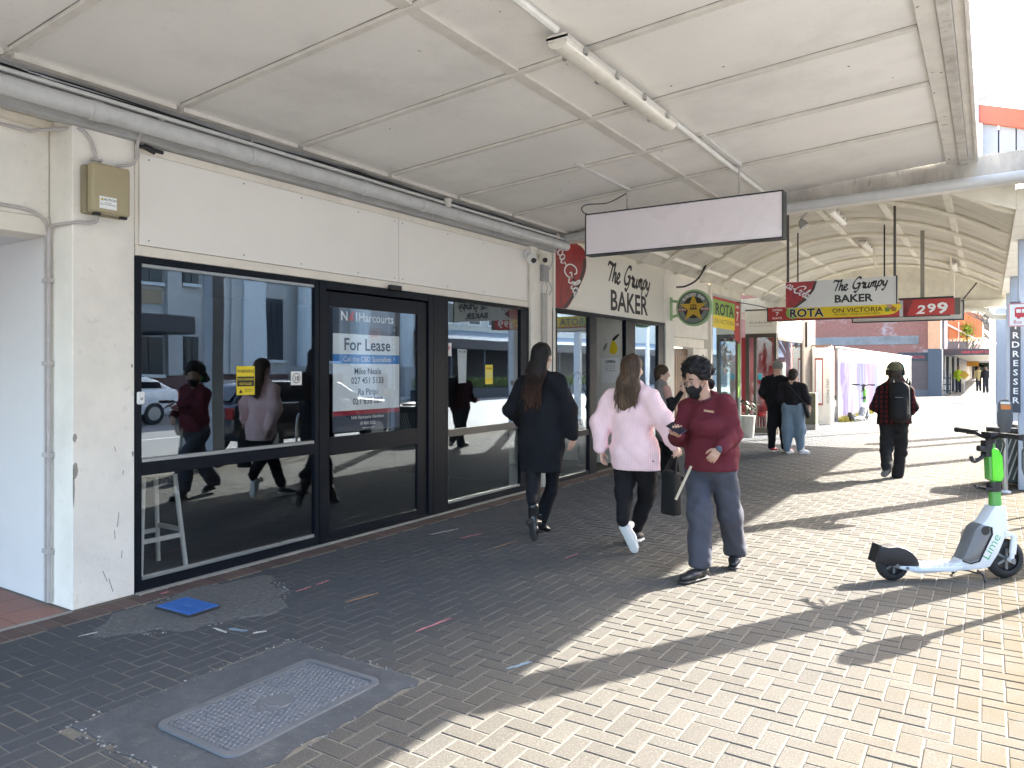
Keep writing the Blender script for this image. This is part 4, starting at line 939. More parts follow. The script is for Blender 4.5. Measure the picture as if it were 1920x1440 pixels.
# ---- plain white wall, panelled door, round tavern sign
wlg = thing('white_house_front', 'plain white rendered house front with a slatted timber door', 'shop', (-5.3, 14.5, 0))
MB().box(-5.40, -5.06, 13.18, 13.62, 0, 3.55).build('pier', m_wall, wlg, bevel=.006)
MB().box(-5.40, -5.10, 13.622, 15.78, 2.22, 3.55).build('wall', m_wall, wlg)
MB().box(-5.13, -5.07, 13.622, 15.40, 2.02, 2.20).build('lintel', m_trim, wlg, bevel=.008)
MB().box(-5.40, -5.10, 14.82, 15.78, 0, 2.018).build('wall', m_wall, wlg)
dd = MB().box(-5.26, -5.22, 13.63, 14.81, .02, 2.0).build('door', mat('door_brown', (.22,.13,.075), .55, var=.15), wlg)
m_slat = mat('door_slat', (.30,.185,.11), .55, var=.2, stretch=(3, 3, .4), island=.2)
for k in range(9): MB().box(-5.22, -5.19, 13.70 + .12*k, 13.785 + .12*k, .12, 1.86).build('slat', m_slat, dd, bevel=.006)
MB().box(-5.20, -5.185, 14.62, 14.68, .95, 1.1).build('handle', m_bead, dd)
ps = thing('tavern_sign', 'round tavern sign with a gold star and old train on a green wall bracket', 'hanging sign', (-4.6, 13.42, 2.4))
m_grn = mat('pale_green_paint', (.33,.50,.27), .5, var=.08)
MD = Matrix.Translation((-4.60, 13.42, 2.725)) @ Matrix.Rotation(R(90), 4, 'X')
MB().lathe([(.32, -.05), (.34, -.035), (.34, .035), (.32, .05)], (0, 0, 0), 40, MD).build('rim', m_grn, ps, smooth=True)
def disc(r, n=40, x=-4.60, y=13.369, z=2.725): return MB().quad(*[(x + r*math.cos(2*math.pi*k/n), y, z + r*math.sin(2*math.pi*k/n)) for k in range(n)])
disc(.30, y=13.3695).build('face', mat('sign_brown', (.035,.028,.022), .5, var=.2, bump=0), ps)
disc(.285, y=13.3685).build('ring', mat('sign_grey', (.20,.24,.22), .5, var=.15, bump=0), ps); disc(.20, y=13.368).build('inner', mat('sign_brown', (.035,.028,.022), .5), ps)
star = [( (.27 if k % 2 == 0 else .11)*math.sin(k*math.pi/5), (.27 if k % 2 == 0 else .11)*math.cos(k*math.pi/5)) for k in range(10)]
MB().prism([(-4.60 + x, 2.715 + z) for x, z in star], 13.362, 13.366, 'y').build('star', mat('gold_print', (.62,.40,.04), .45, bump=0), ps)
tr_ = MB(); tr_.box(-4.665, -4.535, 13.358, 13.3615, 2.69, 2.715)
for k in range(3): tr_.box(-4.65 + .045*k, -4.635 + .045*k, 13.358, 13.3615, 2.716, 2.77)
tr_.box(-4.655, -4.545, 13.358, 13.3615, 2.771, 2.782); tr_.build('train_emblem', BLACK(), ps)
bn = MB(); bn.box(-4.895, -4.74, 13.3595, 13.3645, 2.665, 2.725); bn.box(-4.46, -4.305, 13.3595, 13.3645, 2.665, 2.725); bn.build('banner', mat('banner_red', (.32,.10,.09), .5, bump=0), ps)
for s_, x in (('TAVERN', -4.82), ('TAVERN', -4.38)): text_mb(s_, .042, bold=.01).xf(M_face_y(x, 13.358, 2.68)).build('lettering', WHITE(), ps, fix=False)
bm = MB()
for k, chx in enumerate('BURGER BAR'):
    a = R(140 - 100*k/9); t_ = text_mb(chx, .075, bold=.02).xf(Matrix.Translation((-4.60 + .215*math.cos(a), 13.3675, 2.725 + .215*math.sin(a))) @ Matrix.Rotation(-(a - math.pi/2), 4, 'Y'))
    bm.add(t_)
bm.build('lettering', WHITE(), ps, fix=False)['kind'] = 'stuff'
MB().bar((-5.06, 13.42, 2.88), (-4.92, 13.42, 2.85), .03, .05).bar((-5.06, 13.42, 2.56), (-4.92, 13.42, 2.60), .03, .05).bar((-5.045, 13.42, 2.50), (-5.045, 13.42, 2.94), .03, .06).build('bracket', m_grn, ps)
cbx = thing('sign_cable', 'black cable drooping from the arched canopy to the top of the round sign', 'cable', (-4.6, 13.4, 3.1))
MB().tube(curve_pts([(-4.42, 13.6, 3.62), (-4.46, 13.55, 3.45), (-4.58, 13.5, 3.25), (-4.78, 13.45, 3.14), (-4.95, 13.42, 3.13)]), .016, 6).build('cable', BLACK(), cbx, smooth=True)

# ---- florist
fo = thing('florist', 'florist shopfront with a green, yellow and red painted window head', 'shop', (-5.2, 17, 0))
MB().box(-5.40, -5.04, 15.785, 15.86, 0, 3.4).build('pier', m_wall, fo); MB().box(-5.40, -5.045, 15.87, 18.10, 3.24, 3.5).build('beam', m_cream, fo)
m_glass3 = glass('florist_glass', (.9,.95,.92), .30, .8)
MB().box(-5.30, -5.28, 15.87, 18.10, 0, 3.3).build('blind', mat('pale_blind', (.50,.54,.53), .7, var=.2, scale=3), fo)
ff = frame(fo, 15.865, 18.10, 0, 3.235, x0=-5.10, x1=-5.04, w_=.05, mt=mat('light_frame', (.5,.5,.48), .4), name='window'); pane(ff, 15.92, 18.05, .05, 3.18, -5.07, m_glass3)
fs = thing('florist_sign', 'ROTA window sign in green, yellow and red on the florist glass', 'shop sign', (-5.06, 17, 2.5))
m_lg = mat('lime_print', (.25,.46,.07), .5, var=.12, scale=6, bump=0)
MB().box(-5.064, -5.060, 15.92, 17.62, 2.78, 3.12).build('green_field', m_lg, fs); MB().box(-5.064, -5.060, 15.92, 17.62, 2.50, 2.779).build('yellow_field', YELL(), fs)
MB().prism([(17.625, 2.3), (18.05, 2.2), (18.05, 3.18), (15.95, 3.18), (15.95, 3.125), (17.625, 3.125)], -5.064, -5.060, 'x').build('red_field', mat('sign_red', (.46,.035,.03), .45, bump=0), fs)
MB().box(-5.064, -5.060, 17.9, 18.05, .9, 2.19).build('lime_strip', m_lg, fs)
put(text_mb('ROTA', .36, bold=.03, sx=1.42), BLACK(), fs, -5.0585, 16.82, 2.80); put(text_mb('ON VICTORIA', .15, sx=1.55), mat('olive_print', (.20,.16,.01), .5), fs, -5.0585, 16.80, 2.60)
for s_, z, h in (('OPEN', 3.03, .09), ('7', 2.74, .30), ('DAYS', 2.62, .09)): put(text_mb(s_, h, bold=.03, sx=1.2), WHITE(), fs, -5.0585, 17.83, z)
fm = thing('florist_print', 'grey flower drawing on the florist window', 'poster', (-5.06, 16.9, 1.6)); b = MB(); r9 = random.Random(8)
for k in range(16):
    y0 = 16.7 + r9.random()*.6; z0 = 1.75 + r9.random()*.55
    b.add(ribbon([[(y0 + r9.uniform(-.12, .12)*i, z0 - .1*i) for i in range(4)]], .05, thin=.4))
b.v = [(-5.0595, x, z) for x, _, z in b.v]; b.build('flower_print', mat('grey_ink', (.16,.17,.18), .6), fm, fix=False)['kind'] = 'stuff'
pt = thing('pavement_planter', 'small pale planter with a pot plant by the florist door', 'planter', (-4.75, 17.6, 0))
MB().lathe([(.13, 0), (.17, .45), (.18, .5), (.15, .5)], (-4.75, 17.6, 0), 16).build('pot', mat('pale_pot', (.5,.48,.44), .7), pt, smooth=True)
lv = MB()
for k in range(60):
    M = Matrix.Translation((-4.75 + r9.gauss(0, .09), 17.6 + r9.gauss(0, .09), .5 + .35*r9.random())) @ Matrix.Rotation(r9.random()*6, 4, 'Z') @ Matrix.Rotation(r9.uniform(-1, 1), 4, 'X'); lv.quad(*[tuple(M @ Vector(p)) for p in ((-.025,0,0), (0,.08,.01), (.025,0,0), (0,-.05,0))])
lv.build('leaves', mat('leaf_dark', (.03,.06,.025), .6), pt, fix=False)['kind'] = 'stuff'

# ---- homeware shop stepping forward, with its red painted room
hw = thing('homeware_shop', 'corner shop with cream fascia, brown door frames and a red painted room', 'shop', (-4.7, 20, 0))
m_brn = mat('bronze_frame', (.075,.06,.045), .4, var=.1); m_redw = mat('red_room', (.36,.018,.02), .6, var=.1)
MB().box(-5.08, -4.33, 18.60, 18.70, 2.46, 3.02).build('fascia', m_bkf, hw)
text_mb("It's in the family", .085).xf(M_face_y(-4.71, 18.596, 2.70)).build('lettering', mat('grey_ink', (.16,.17,.18), .6), hw, fix=False)
MB().box(-5.0, -4.42, 18.596, 18.5995, 2.64, 2.645).build('lettering_rule', mat('grey_ink', (.16,.17,.18), .6), hw)
MB().box(-5.08, -4.33, 18.58, 18.72, 3.021, 3.05).build('capping', m_brn, hw)
fr2 = MB()
for (a, b_, c, d) in ((-5.08, -4.99, .02, 2.455), (-4.88, -4.81, .02, 2.455), (-4.40, -4.335, .02, 2.455), (-4.989, -4.881, 2.36, 2.455), (-4.809, -4.401, 2.36, 2.455), (-4.809, -4.401, .02, .16), (-4.989, -4.881, .02, .16)): fr2.box(a, b_, 18.60, 18.66, c, d)
fw = fr2.build('window', m_brn, hw)
m_glass4 = glass('clear_glass', (.95,.97,.97), .07, .5)
MB().box(-4.99, -4.88, 18.628, 18.634, .16, 2.36).build('pane', m_glass4, fw); MB().box(-4.81, -4.40, 18.628, 18.634, .16, 2.36).build('pane', m_glass4, fw)
MB().box(-6.8, -4.36, 20.3, 20.4, 0, 2.44).build('room_back', m_redw, hw); MB().box(-6.8, -4.36, 18.75, 20.3, -.02, .006).build('room_floor', mat('pale_floor', (.5,.48,.42), .6), hw)
MB().box(-5.1, -5.08, 18.71, 20.3, 0, 2.44).build('room_side', m_redw, hw); MB().box(-5.08, -4.36, 18.72, 20.3, 2.42, 2.445).build('room_ceiling', m_bkf, hw)
MB().box(-4.62, -4.40, 19.5, 19.9, .2, 1.75).build('display_case', mat('pale_case', (.55,.54,.48), .5), hw, bevel=.01)
rc = thing('red_chair', 'red armchair behind the glass of the homeware shop', 'chair', (-4.72, 19.3, 0)); mr = mat('red_fabric', (.50,.02,.02), .6)
MB().box(-4.92, -4.66, 19.2, 19.5, .38, .5).build('seat', mr, rc, bevel=.03, seg=2); MB().box(-4.92, -4.66, 19.48, 19.56, .5, 1.05).build('backrest', mr, rc, bevel=.03, seg=2)
for x in (-4.90, -4.68):
    for y in (19.23, 19.5): MB().tube([(x, y, .38), (x, y, .006)], .015, 6).build('leg', m_pale, rc)
MB().box(-4.78, -4.69, 18.622, 18.626, 1.32, 1.47).build('blue_sticker', mat('cyan_print', (.05,.42,.55), .5), hw)
m_sfr = mat('zinc_sheet', (.22,.23,.235), .4, metal=.3, var=.3, scale=1.5)
MB().box(-4.42, -4.335, 18.72, 23.2, 2.36, 3.10).build('side_fascia', m_sfr, hw)
s2 = frame(hw, 18.72, 21.6, 0, 2.355, x0=-4.40, x1=-4.335, w_=.06, mt=m_brn, bot=.16, name='window'); pane(s2, 18.78, 21.54, .16, 2.295, -4.365, m_glass4)
MB().box(-4.95, -4.44, 19.0, 21.8, 0, .006).build('display_floor', mat('pale_floor', (.5,.48,.42), .6), hw); r9 = random.Random(12)
MB().box(-5.0, -4.95, 20.41, 21.7, 0, 2.3).build('display_back', mat('pale_blind', (.50,.54,.53), .7), hw)
for k in range(12):
    z = .5 + .3*(k // 3); y = 20.55 + .36*(k % 3); MB().box(-4.94, -4.93, y, y + r9.uniform(.16, .28), z, z + r9.uniform(.16, .26)).build('card', mat('card_%d' % (k % 4), ((.62,.62,.58), (.1,.14,.2), (.25,.3,.33), (.55,.5,.42))[k % 4], .6), hw)
MB().box(-4.75, -4.32, 21.605, 23.3, 0, 3.12).build('corner_pier', m_brn, hw, bevel=.01); MB().box(-4.32, -4.27, 21.9, 22.1, 2.2, 2.9).build('hanging_banner', mat('black_cloth', (.03,.028,.026), .8), hw)
MB().box(-9, -4.34, 20.41, 23.3, 3.13, 3.5).build('upper_beam', m_cream, hw)
# electrical cabinet
ec = thing('service_cabinet', 'olive green service cabinet on a concrete foot at the corner of the homeware shop', 'cabinet', (-4.0, 20.7, 0))
MB().box(-4.30, -3.82, 20.62, 20.98, .13, .96).build('body', mat('olive_paint', (.095,.10,.06), .5, var=.1), ec, bevel=.012); MB().box(-4.31, -3.81, 20.61, 20.99, 0, .129).build('plinth', m_conc, ec)
MB().box(-4.28, -3.84, 20.612, 20.619, .20, .92).build('door', mat('olive_paint', (.095,.10,.06), .5), ec, bevel=.004)

# ---- long painted hoarding
hoard = thing('painted_hoarding', 'long white hoarding with a washed purple, blue and yellow mural', 'wall', (-3.75, 34, 0))
m, t, b = nodes('mural'); L = t.links.new; geo = N(t, 'ShaderNodeNewGeometry'); xy = N(t, 'ShaderNodeSeparateXYZ'); L(geo.outputs['Position'], xy.inputs[0])
mr_ = N(t, 'ShaderNodeMapRange'); mr_.inputs[1].default_value = 24; mr_.inputs[2].default_value = 46; L(xy.outputs[1], mr_.inputs[0])
ns = N(t, 'ShaderNodeTexNoise', Scale=.6, Detail=6., Roughness=.65, Distortion=1.0); mpn = N(t, 'ShaderNodeMapping'); mpn.inputs['Scale'].default_value = (1, 1, .45); L(geo.outputs['Position'], mpn.inputs[0]); L(mpn.outputs[0], ns.inputs['Vector'])
ad = N(t, 'ShaderNodeMath', operation='MULTIPLY_ADD'); L(ns.outputs['Fac'], ad.inputs[0]); ad.inputs[1].default_value = .10; L(mr_.outputs[0], ad.inputs[2])
cr = ramp(t, ad.outputs[0], [(.05, (.22,.21,.19)), (.09, (.055,.045,.12)), (.20, (.085,.075,.15)), (.27, (.045,.055,.14)), (.36, (.10,.07,.135)), (.44, (.07,.085,.16)), (.475, (.017,.10,.12)), (.51, (.16,.18,.15)), (.56, (.22,.21,.11)), (.64, (.23,.225,.19)), (1, (.24,.235,.21))])
zf = N(t, 'ShaderNodeMapRange'); zf.inputs[1].default_value = 1.95; zf.inputs[2].default_value = 1.75; L(xy.outputs[2], zf.inputs[0])
zn = N(t, 'ShaderNodeMath', operation='MULTIPLY'); L(zf.outputs[0], zn.inputs[0]); L(ramp(t, ns.outputs['Fac'], [(.36, .25), (.56, .95)]), zn.inputs[1])
L(mixc(t, zn.outputs[0], (.23,.222,.20), cr), b.inputs['Base Color']); b.inputs['Roughness'].default_value = .9; b.inputs['Specular IOR Level'].default_value = .03; MATS['mural'] = m
n_ = 18
for k in range(n_):
    y0 = 24.1 + (46 - 24.1)*k/n_; y1 = 24.1 + (46 - 24.1)*(k+1)/n_; x = -3.86 + .24*(k+.5)/n_
    xa, xb = -3.83 + .24*k/n_, -3.83 + .24*(k+1)/n_; MB().prism([(xa - .05, y0 + .004), (xa, y0 + .004), (xb, y1 - .004), (xb - .05, y1 - .004)], 0, 2.22, 'z').build('hoarding_panel', m, hoard)
MB().prism([(-3.90, 24.1), (-3.66, 46), (-3.56, 46), (-3.80, 24.1)], 2.222, 2.26, 'z').build('capping', m_wall, hoard)
for k in range(3): MB().box(-3.80, -3.795, 27.2, 28.6, 1.12 + .24*k, 1.25 + .24*k).build('white_bar', WHITE(), hoard, bevel=.002)
for k, c_ in enumerate(((.1,.35,.3), (.55,.6,.5), (.05,.25,.28), (.2,.45,.5), (.1,.3,.35))): MB().box(-3.60, -3.586, 41.6 + .7*k, 42.2 + .7*k, .7, 1.85).build('colour_bar', mat('bar_%d' % k, c_, .6), hoard)
gh = thing('hoarding_return', 'short white hoarding return with a red framed board facing along the street', 'wall', (-4.1, 22.8, 0))
MB().box(-4.30, -3.88, 22.80, 22.88, .0, 2.20).build('return_panel', m_wall, gh); MB().box(-3.878, -3.80, 22.80, 23.1, 0, 2.24).build('post', m_wall, gh); MB().box(-4.32, -3.80, 22.79, 22.89, 2.241, 2.28).build('capping', mat('brown_strip', (.25,.13,.07), .6), gh)
MB().box(-4.24, -4.02, 22.785, 22.798, .55, 1.90).build('red_frame', mat('frame_red', (.40,.06,.03), .5), gh); MB().box(-4.215, -4.045, 22.78, 22.784, .60, 1.85).build('notice_sheet', m_pap, gh)
put_ = text_mb('VICTORIA STREET', .09, 'LEFT', .01).xf(Matrix.Translation((-3.86, 22.796, .6)) @ Matrix.Rotation(R(-90), 4, 'Y')); put_.build('lettering', mat('grey_ink', (.16,.17,.18), .6), gh, fix=False)
gp_ = thing('gate_post', 'weathered brown timber post in the gap before the mural', 'post', (-3.95, 23.8, 0)); MB().box(-4.02, -3.90, 23.7, 23.95, 0, 2.15).build('post', mat('old_timber', (.12,.09,.06), .8, var=.3, stretch=(4, 4, .5)), gp_, bevel=.01)
MB().box(-9, -4.1, 24.4, 24.5, 0, 2.1).build('fence_behind', mat('dark_timber', (.06,.05,.04), .8, var=.3), gp_)
wd = MB(); r9 = random.Random(21)
for k in range(2600):
    f_ = r9.random()**1.4; y = 24.1 + 20*f_; x = -3.80 + .24*f_ + abs(r9.gauss(0, .13)); h = r9.uniform(.03, .17)*(1.3 - f_*.6); a = r9.random()*6.3; d = .012
    wd.quad((x - d*math.cos(a), y - d*math.sin(a), 0), (x + d*math.cos(a), y + d*math.sin(a), 0), (x + r9.gauss(0, .05), y + r9.gauss(0, .05), h))
prop(wd.build('weeds', mat('weed_yellow', (.30,.27,.05), .8, var=.4, scale=3, bump=0), fix=False), kind='stuff')

# ================================================================ further down the street
m, t, b = nodes('old_brick'); L = t.links.new; geo = N(t, 'ShaderNodeNewGeometry'); mpn = N(t, 'ShaderNodeMapping'); mpn.inputs['Rotation'].default_value = (R(90), 0, 0); L(geo.outputs['Position'], mpn.inputs[0])
bt = N(t, 'ShaderNodeTexBrick', Scale=4.2); L(mpn.outputs[0], bt.inputs['Vector']); bt.inputs['Color1'].default_value = (.34,.10,.065,1); bt.inputs['Color2'].default_value = (.24,.075,.05,1); bt.inputs['Mortar'].default_value = (.36,.27,.22,1); bt.inputs['Mortar Size'].default_value = .022
n1 = N(t, 'ShaderNodeTexNoise', Scale=.55, Detail=9., Roughness=.75); L(geo.outputs['Position'], n1.inputs['Vector'])
c = mixc(t, ramp(t, n1.outputs['Fac'], [(.56, 0), (.66, .7)]), bt.outputs['Color'], (.52,.50,.50)); L(c, b.inputs['Base Color']); b.inputs['Roughness'].default_value = .9
bp = N(t, 'ShaderNodeBump', Strength=.6, Distance=.02); L(bt.outputs['Fac'], bp.inputs['Height']); bp.invert = True; L(bp.outputs[0], b.inputs['Normal']); MATS['old_brick'] = m
bb_ = thing('brick_building', 'tall old red brick building side wall with patches of white paint behind the mural', 'building', (-8, 50, 0))
MB().box(-18, -3.02, 50, 58, 0, 9).build('wall', m, bb_); MB().box(-18, -3.5, 49.97, 49.998, 3.05, 3.55).build('render_band', mat('render_grey', (.22,.21,.20), .9, var=.3, scale=1, dirt=.5), bb_)
MB().box(-4.6, -3.03, 49.9, 49.997, 2.05, 2.55).build('sign_board', mat('sign_dark', (.03,.03,.035), .5), bb_); text_mb('NOW SALON', .24, bold=.01).xf(M_face_y(-3.95, 49.89, 2.2)).build('lettering', mat('sign_red', (.46,.035,.03), .45), bb_, fix=False)
MB().box(-4.6, -3.03, 49.9, 49.997, .35, 2.04).build('shutter', mat('shutter_brown', (.10,.065,.055), .6, var=.2), bb_); MB().box(-4.7, -3.0, 49.85, 49.99, 0, .349).build('plinth', mat('dark_stone', (.12,.11,.11), .8), bb_)
hs = thing('orange_building', 'orange painted shop building with blue grey pilaster beyond the brick wall', 'building', (-2.6, 52, 0))
m_or = mat('orange_paint', (.55,.20,.07), .6, var=.12, scale=2); m_bg = mat('blue_grey', (.055,.065,.08), .6, var=.1)
MB().box(-3.0, -2.36, 49.4, 50.6, 2.75, 9).build('pilaster', mat('peach_paint', (.62,.30,.15), .6), hs); MB().box(-3.0, -2.3, 49.4, 50.6, 0, 2.749).build('pilaster', m_bg, hs)
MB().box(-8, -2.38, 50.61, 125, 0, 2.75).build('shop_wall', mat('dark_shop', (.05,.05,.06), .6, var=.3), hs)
q = MB(); q.prism(rrect(-2.3, -.35, 3.5, 4.6, .03, 2), 54, 60, 'y'); q.build('orange_bay', m_or, hs); MB().prism([(-2.3, 4.601)] + [(-.35 - 1.95*.5 + .975*math.cos(a_), 4.601 + .55*math.sin(a_)) for a_ in [math.pi*k/10 for k in range(11)]], 54, 60, 'y').build('orange_roof', m_or, hs)
for k in range(9): MB().box(-2.2 + .21*k, -2.185 + .21*k, 53.97, 53.999, 4.05, 4.6).build('roof_rib', mat('peach_paint', (.62,.30,.15), .6), hs)
MB().box(-2.36, -2.2, 53.5, 54.2, 2.76, 6).build('white_trim', WHITE(), hs); MB().bar((-2.2, 53.8, 4.35), (-.1, 53.8, 3.05), .1, .1).build('stay', m_cream, hs); MB().bar((-1.6, 53.8, 2.8), (-1.6, 53.8, 4.5), .05, .05).build('pipe', m_cream, hs)
br_ = MB(); r9 = random.Random(2)
for k in range(9): br_.bar((-2.2 + .2*k, 53.7, 2.8), (-1.9 + .2*k, 53.7, 3.4), .06, .06)
br_.build('roof_struts', mat('rust_brown', (.16,.09,.06), .7), hs)['kind'] = 'stuff'
aw = thing('salon_awning', 'dark flat street awning with red lettering beyond the mural', 'awning', (-1.4, 56, 2.3))
MB().box(-3.3, .5, 53.0, 53.1, 2.42, 2.80).build('front_fascia', mat('fascia_dark', (.045,.04,.045), .5), aw); MB().box(.42, .5, 53.1, 124, 2.42, 2.80).build('side_fascia', mat('fascia_dark', (.045,.04,.045), .5), aw)
MB().box(-3.3, .42, 53.11, 124, 2.62, 2.70).build('soffit', m_cream, aw); text_mb('HAIR RIGHT NOW', .21, bold=.012).xf(M_face_y(-.55, 52.99, 2.53)).build('lettering', mat('sign_red2', (.62,.05,.06), .45), aw, fix=False)
for i in range(8):
    x = -2.25 + .09*i; y = 51 + 1.9*i
    p_ = thing('awning_post', ['white', 'blue grey'][i % 2] + ' verandah column in the shade, number'.replace(', number', ['nearest the hoarding', 'second', 'third', 'fourth', 'fifth', 'sixth', 'seventh', 'last'][i].join([', ', ' from the hoarding' if i else ''])), 'column', (x - .3, y, 0), 'columns in the shade under the dark awning'); MB().box(x - .42, x - .27, y, y + .2, 0, 2.4).build('shaft', WHITE() if i % 2 == 0 else m_bg, p_)
for i, (u, v, Yc, c_, lab) in enumerate(((1797, 735, 58, (.45,.60,.03), 'worker in a yellow green vest in the shade of the far awning'), (1835, 730, 62, (.70,.55,.25), 'worker in a pale orange vest near the far white car'), (1848, 733, 58, (.02,.02,.024), 'person in dark clothes walking away at the far end of the pavement'), (1870, 745, 40, (.06,.055,.06), 'person in a dark jacket by the far blue grey post'))):
    p0 = onY(u, HV + FPX*CAMH/(Yc*.8415), Yc); x, y = p0.x, p0.y
    w_ = thing('person', lab, 'person', (x, y, 0))
    sd_ = SDF(.05); sd_.cone((x-.09, y-.1, .05), (x-.08, y, .85), .07, .1).cone((x+.10, y+.14, .05), (x+.08, y, .85), .07, .1); sd_.mb(.035).build('trousers', mat('far_trousers', (.03,.03,.04), .8), w_, smooth='all')
    sd_ = SDF(.06); sd_.cone((x, y, .85), (x, y, 1.35), .17, .19, flat=((0,1,0), .65)).cone((x-.2, y, 1.38), (x-.27, y+.03, .95), .07, .05).cone((x+.2, y, 1.38), (x+.26, y-.05, .95), .07, .05); sd_.mb(.035).build('jacket', mat('far_jacket_%d' % i, c_, .8), w_, smooth='all')
    sd_ = SDF(.03); sd_.cone((x, y, 1.4), (x, y, 1.5), .05).ell((x, y-.01, 1.6), (.085, .1, .125)); sd_.mb(.02).build('body', mat('skin_far', (.30,.18,.13), .6), w_, smooth='all')
    sd_ = SDF(.02); sd_.ell((x, y+.02, 1.64), (.095, .105, .10)); sd_.mb(.02).build('hair', mat('hair_dark', (.018,.013,.011), .6), w_, smooth='all')
ds = thing('warning_sign', 'yellow diamond road sign propped in the shade of the far awning', 'road sign', (-1.5, 57, 1.3)); c0 = onY(1808, 703, 56)
MB().box(-.2, .2, -.015, .015, -.2, .2, Matrix.Translation(c0) @ Matrix.Rotation(R(45), 4, 'Y')).build('plate', mat('road_yellow', (.55,.33,.02), .5), ds); MB().tube([(c0.x, c0.y + .03, 0), (c0.x, c0.y + .03, c0.z)], .03, 6).build('post', m_gal, ds)
og = thing('orange_sign', 'small orange road works sign hanging beneath the far awning', 'road sign', (-.6, 60, 2.1)); c0 = onY(1824, 691, 60); MB().box(c0.x - .35, c0.x + .35, 60, 60.03, 1.75, 2.1).build('plate', mat('road_orange', (.5,.22,.02), .5), og)
dsh = thing('satellite_dish', 'round grey satellite dish above the dark awning', 'satellite dish', (-.55, 54, 3.2)); c0 = onY(1835, 652, 54)
MB().lathe([(0, .05), (.15, .035), (.28, 0), (.28, -.01), (0, .03)], (0, 0, 0), 20, Matrix.Translation(c0) @ Matrix.Rotation(R(80), 4, 'X')).build('dish', mat('dish_grey', (.42,.43,.43), .5), dsh, smooth=True); MB().tube([(c0.x, c0.y + .1, c0.z), (c0.x, c0.y + .2, 2.75)], .03, 6).build('mast', m_gal, dsh)
sb = thing('balcony_shrub', 'bright yellow green shrub beside the orange bay above the far awning', 'plant', (-.35, 54, 3.6)); c0 = onY(1813, 619, 53.8); lv = MB(); r9 = random.Random(3)
for k in range(260):
    M = Matrix.Translation((c0.x + r9.gauss(0, .16), c0.y + r9.gauss(0, .2), c0.z + r9.gauss(0, .25))) @ Matrix.Rotation(r9.random()*6, 4, 'Z') @ Matrix.Rotation(r9.uniform(-1.4, 1.4), 4, 'X'); lv.quad(*[tuple(M @ Vector(p)) for p in ((-.05,0,0), (0,.12,.01), (.05,0,0), (0,-.1,0))])
lv.build('leaves', mat('leaf_lime', (.28,.36,.03), .6), sb, fix=False)['kind'] = 'stuff'; MB().tube([(c0.x, c0.y, 2.7), (c0.x, c0.y, c0.z)], .03, 6).build('stem', m_brn, sb)
# bare winter street trees
def bare_tree(x, y, h, seed, lab):
    r_ = random.Random(seed); tr = thing('bare_tree', lab, 'tree', (x, y, 0), 'bare street trees'); tk = MB(); cw_ = MB()
    tk.tube([(x, y, 0), (x + .05, y, h*.18), (x, y + .05, h*.36)], [h*.032, h*.026, h*.022], 8)
    def grow(p, d, L_, r0, lvl):
        q = p + d*L_; mid = p.lerp(q, .5) + Vector((r_.gauss(0, .05), r_.gauss(0, .05), r_.gauss(0, .03)))*L_; cw_.tube([p, mid, q], [r0, r0*.85, r0*.66], 5 if lvl < 2 else 3, cap=False)
        if lvl >= 4: return
        for k in range(3 if lvl < 3 else 4):
            nd = (d + Vector((r_.gauss(0, .48), r_.gauss(0, .48), r_.gauss(.16, .25)))).normalized(); grow(p.lerp(q, r_.uniform(.55, 1)), nd, L_*r_.uniform(.6, .85), r0*.6, lvl+1)
    for k in range(5): a = k*1.26 + r_.random()*.6; grow(Vector((x, y, h*(.28 + .02*k))), Vector((math.cos(a)*.5, math.sin(a)*.5, 1)).normalized(), h*.19, h*.014, 0)
    tk.build('trunk', mat('bark', (.16,.14,.12), .9, var=.2), tr, smooth=True); cw_.build('crown', mat('bark', (.16,.14,.12), .9), tr, fix=False)
bare_tree(.55, 72, 8.5, 5, 'bare winter tree above the far end of the dark awning'); bare_tree(.95, 86, 9.5, 9, 'second bare winter tree behind the first at the far kerb'); bare_tree(1.1, 45, 7.0, 14, 'bare young tree close behind the blue grey post')
ft = thing('far_tree_mass', 'dark evergreen tree closing the view at the end of the shaded pavement', 'tree', (-3.5, 165, 0)); lv = MB(); r9 = random.Random(40)
for k in range(1500):
    a = r9.random()*6.3; q = r9.random()**.5; M = Matrix.Translation((-1.6 + 2.0*q*math.cos(a), 158 + 3*q*math.sin(a), .5 + 4.2*r9.random())) @ Matrix.Rotation(r9.random()*6, 4, 'Z') @ Matrix.Rotation(r9.uniform(-1.4, 1.4), 4, 'X'); lv.quad(*[tuple(M @ Vector(p)) for p in ((-.2,0,0), (0,.35,.03), (.2,0,0), (0,-.3,0))])
lv.build('crown', mat('leaf_dark', (.03,.06,.025), .6), ft, fix=False); MB().tube([(-1.6, 158, 0), (-1.6, 158, 2)], .25, 8).build('trunk', mat('bark', (.16,.14,.12), .9), ft, smooth=True)
rk = thing('clothes_rack', 'low dark display rack standing in the shade beside the blue grey pilaster', 'rack', (-2.0, 52, 0)); c0 = onY(1770, 735, 51.5)
for z in (.25, .62, 1.0): MB().box(c0.x - .35, c0.x + .35, 51.4, 51.8, z, z + .06).build('shelf', mat('rack_dark', (.04,.04,.045), .6), rk)
for x in (-.34, .34): MB().box(c0.x + x - .02, c0.x + x + .02, 51.4, 51.8, 0, 1.3).build('side', mat('rack_dark', (.04,.04,.045), .6), rk)
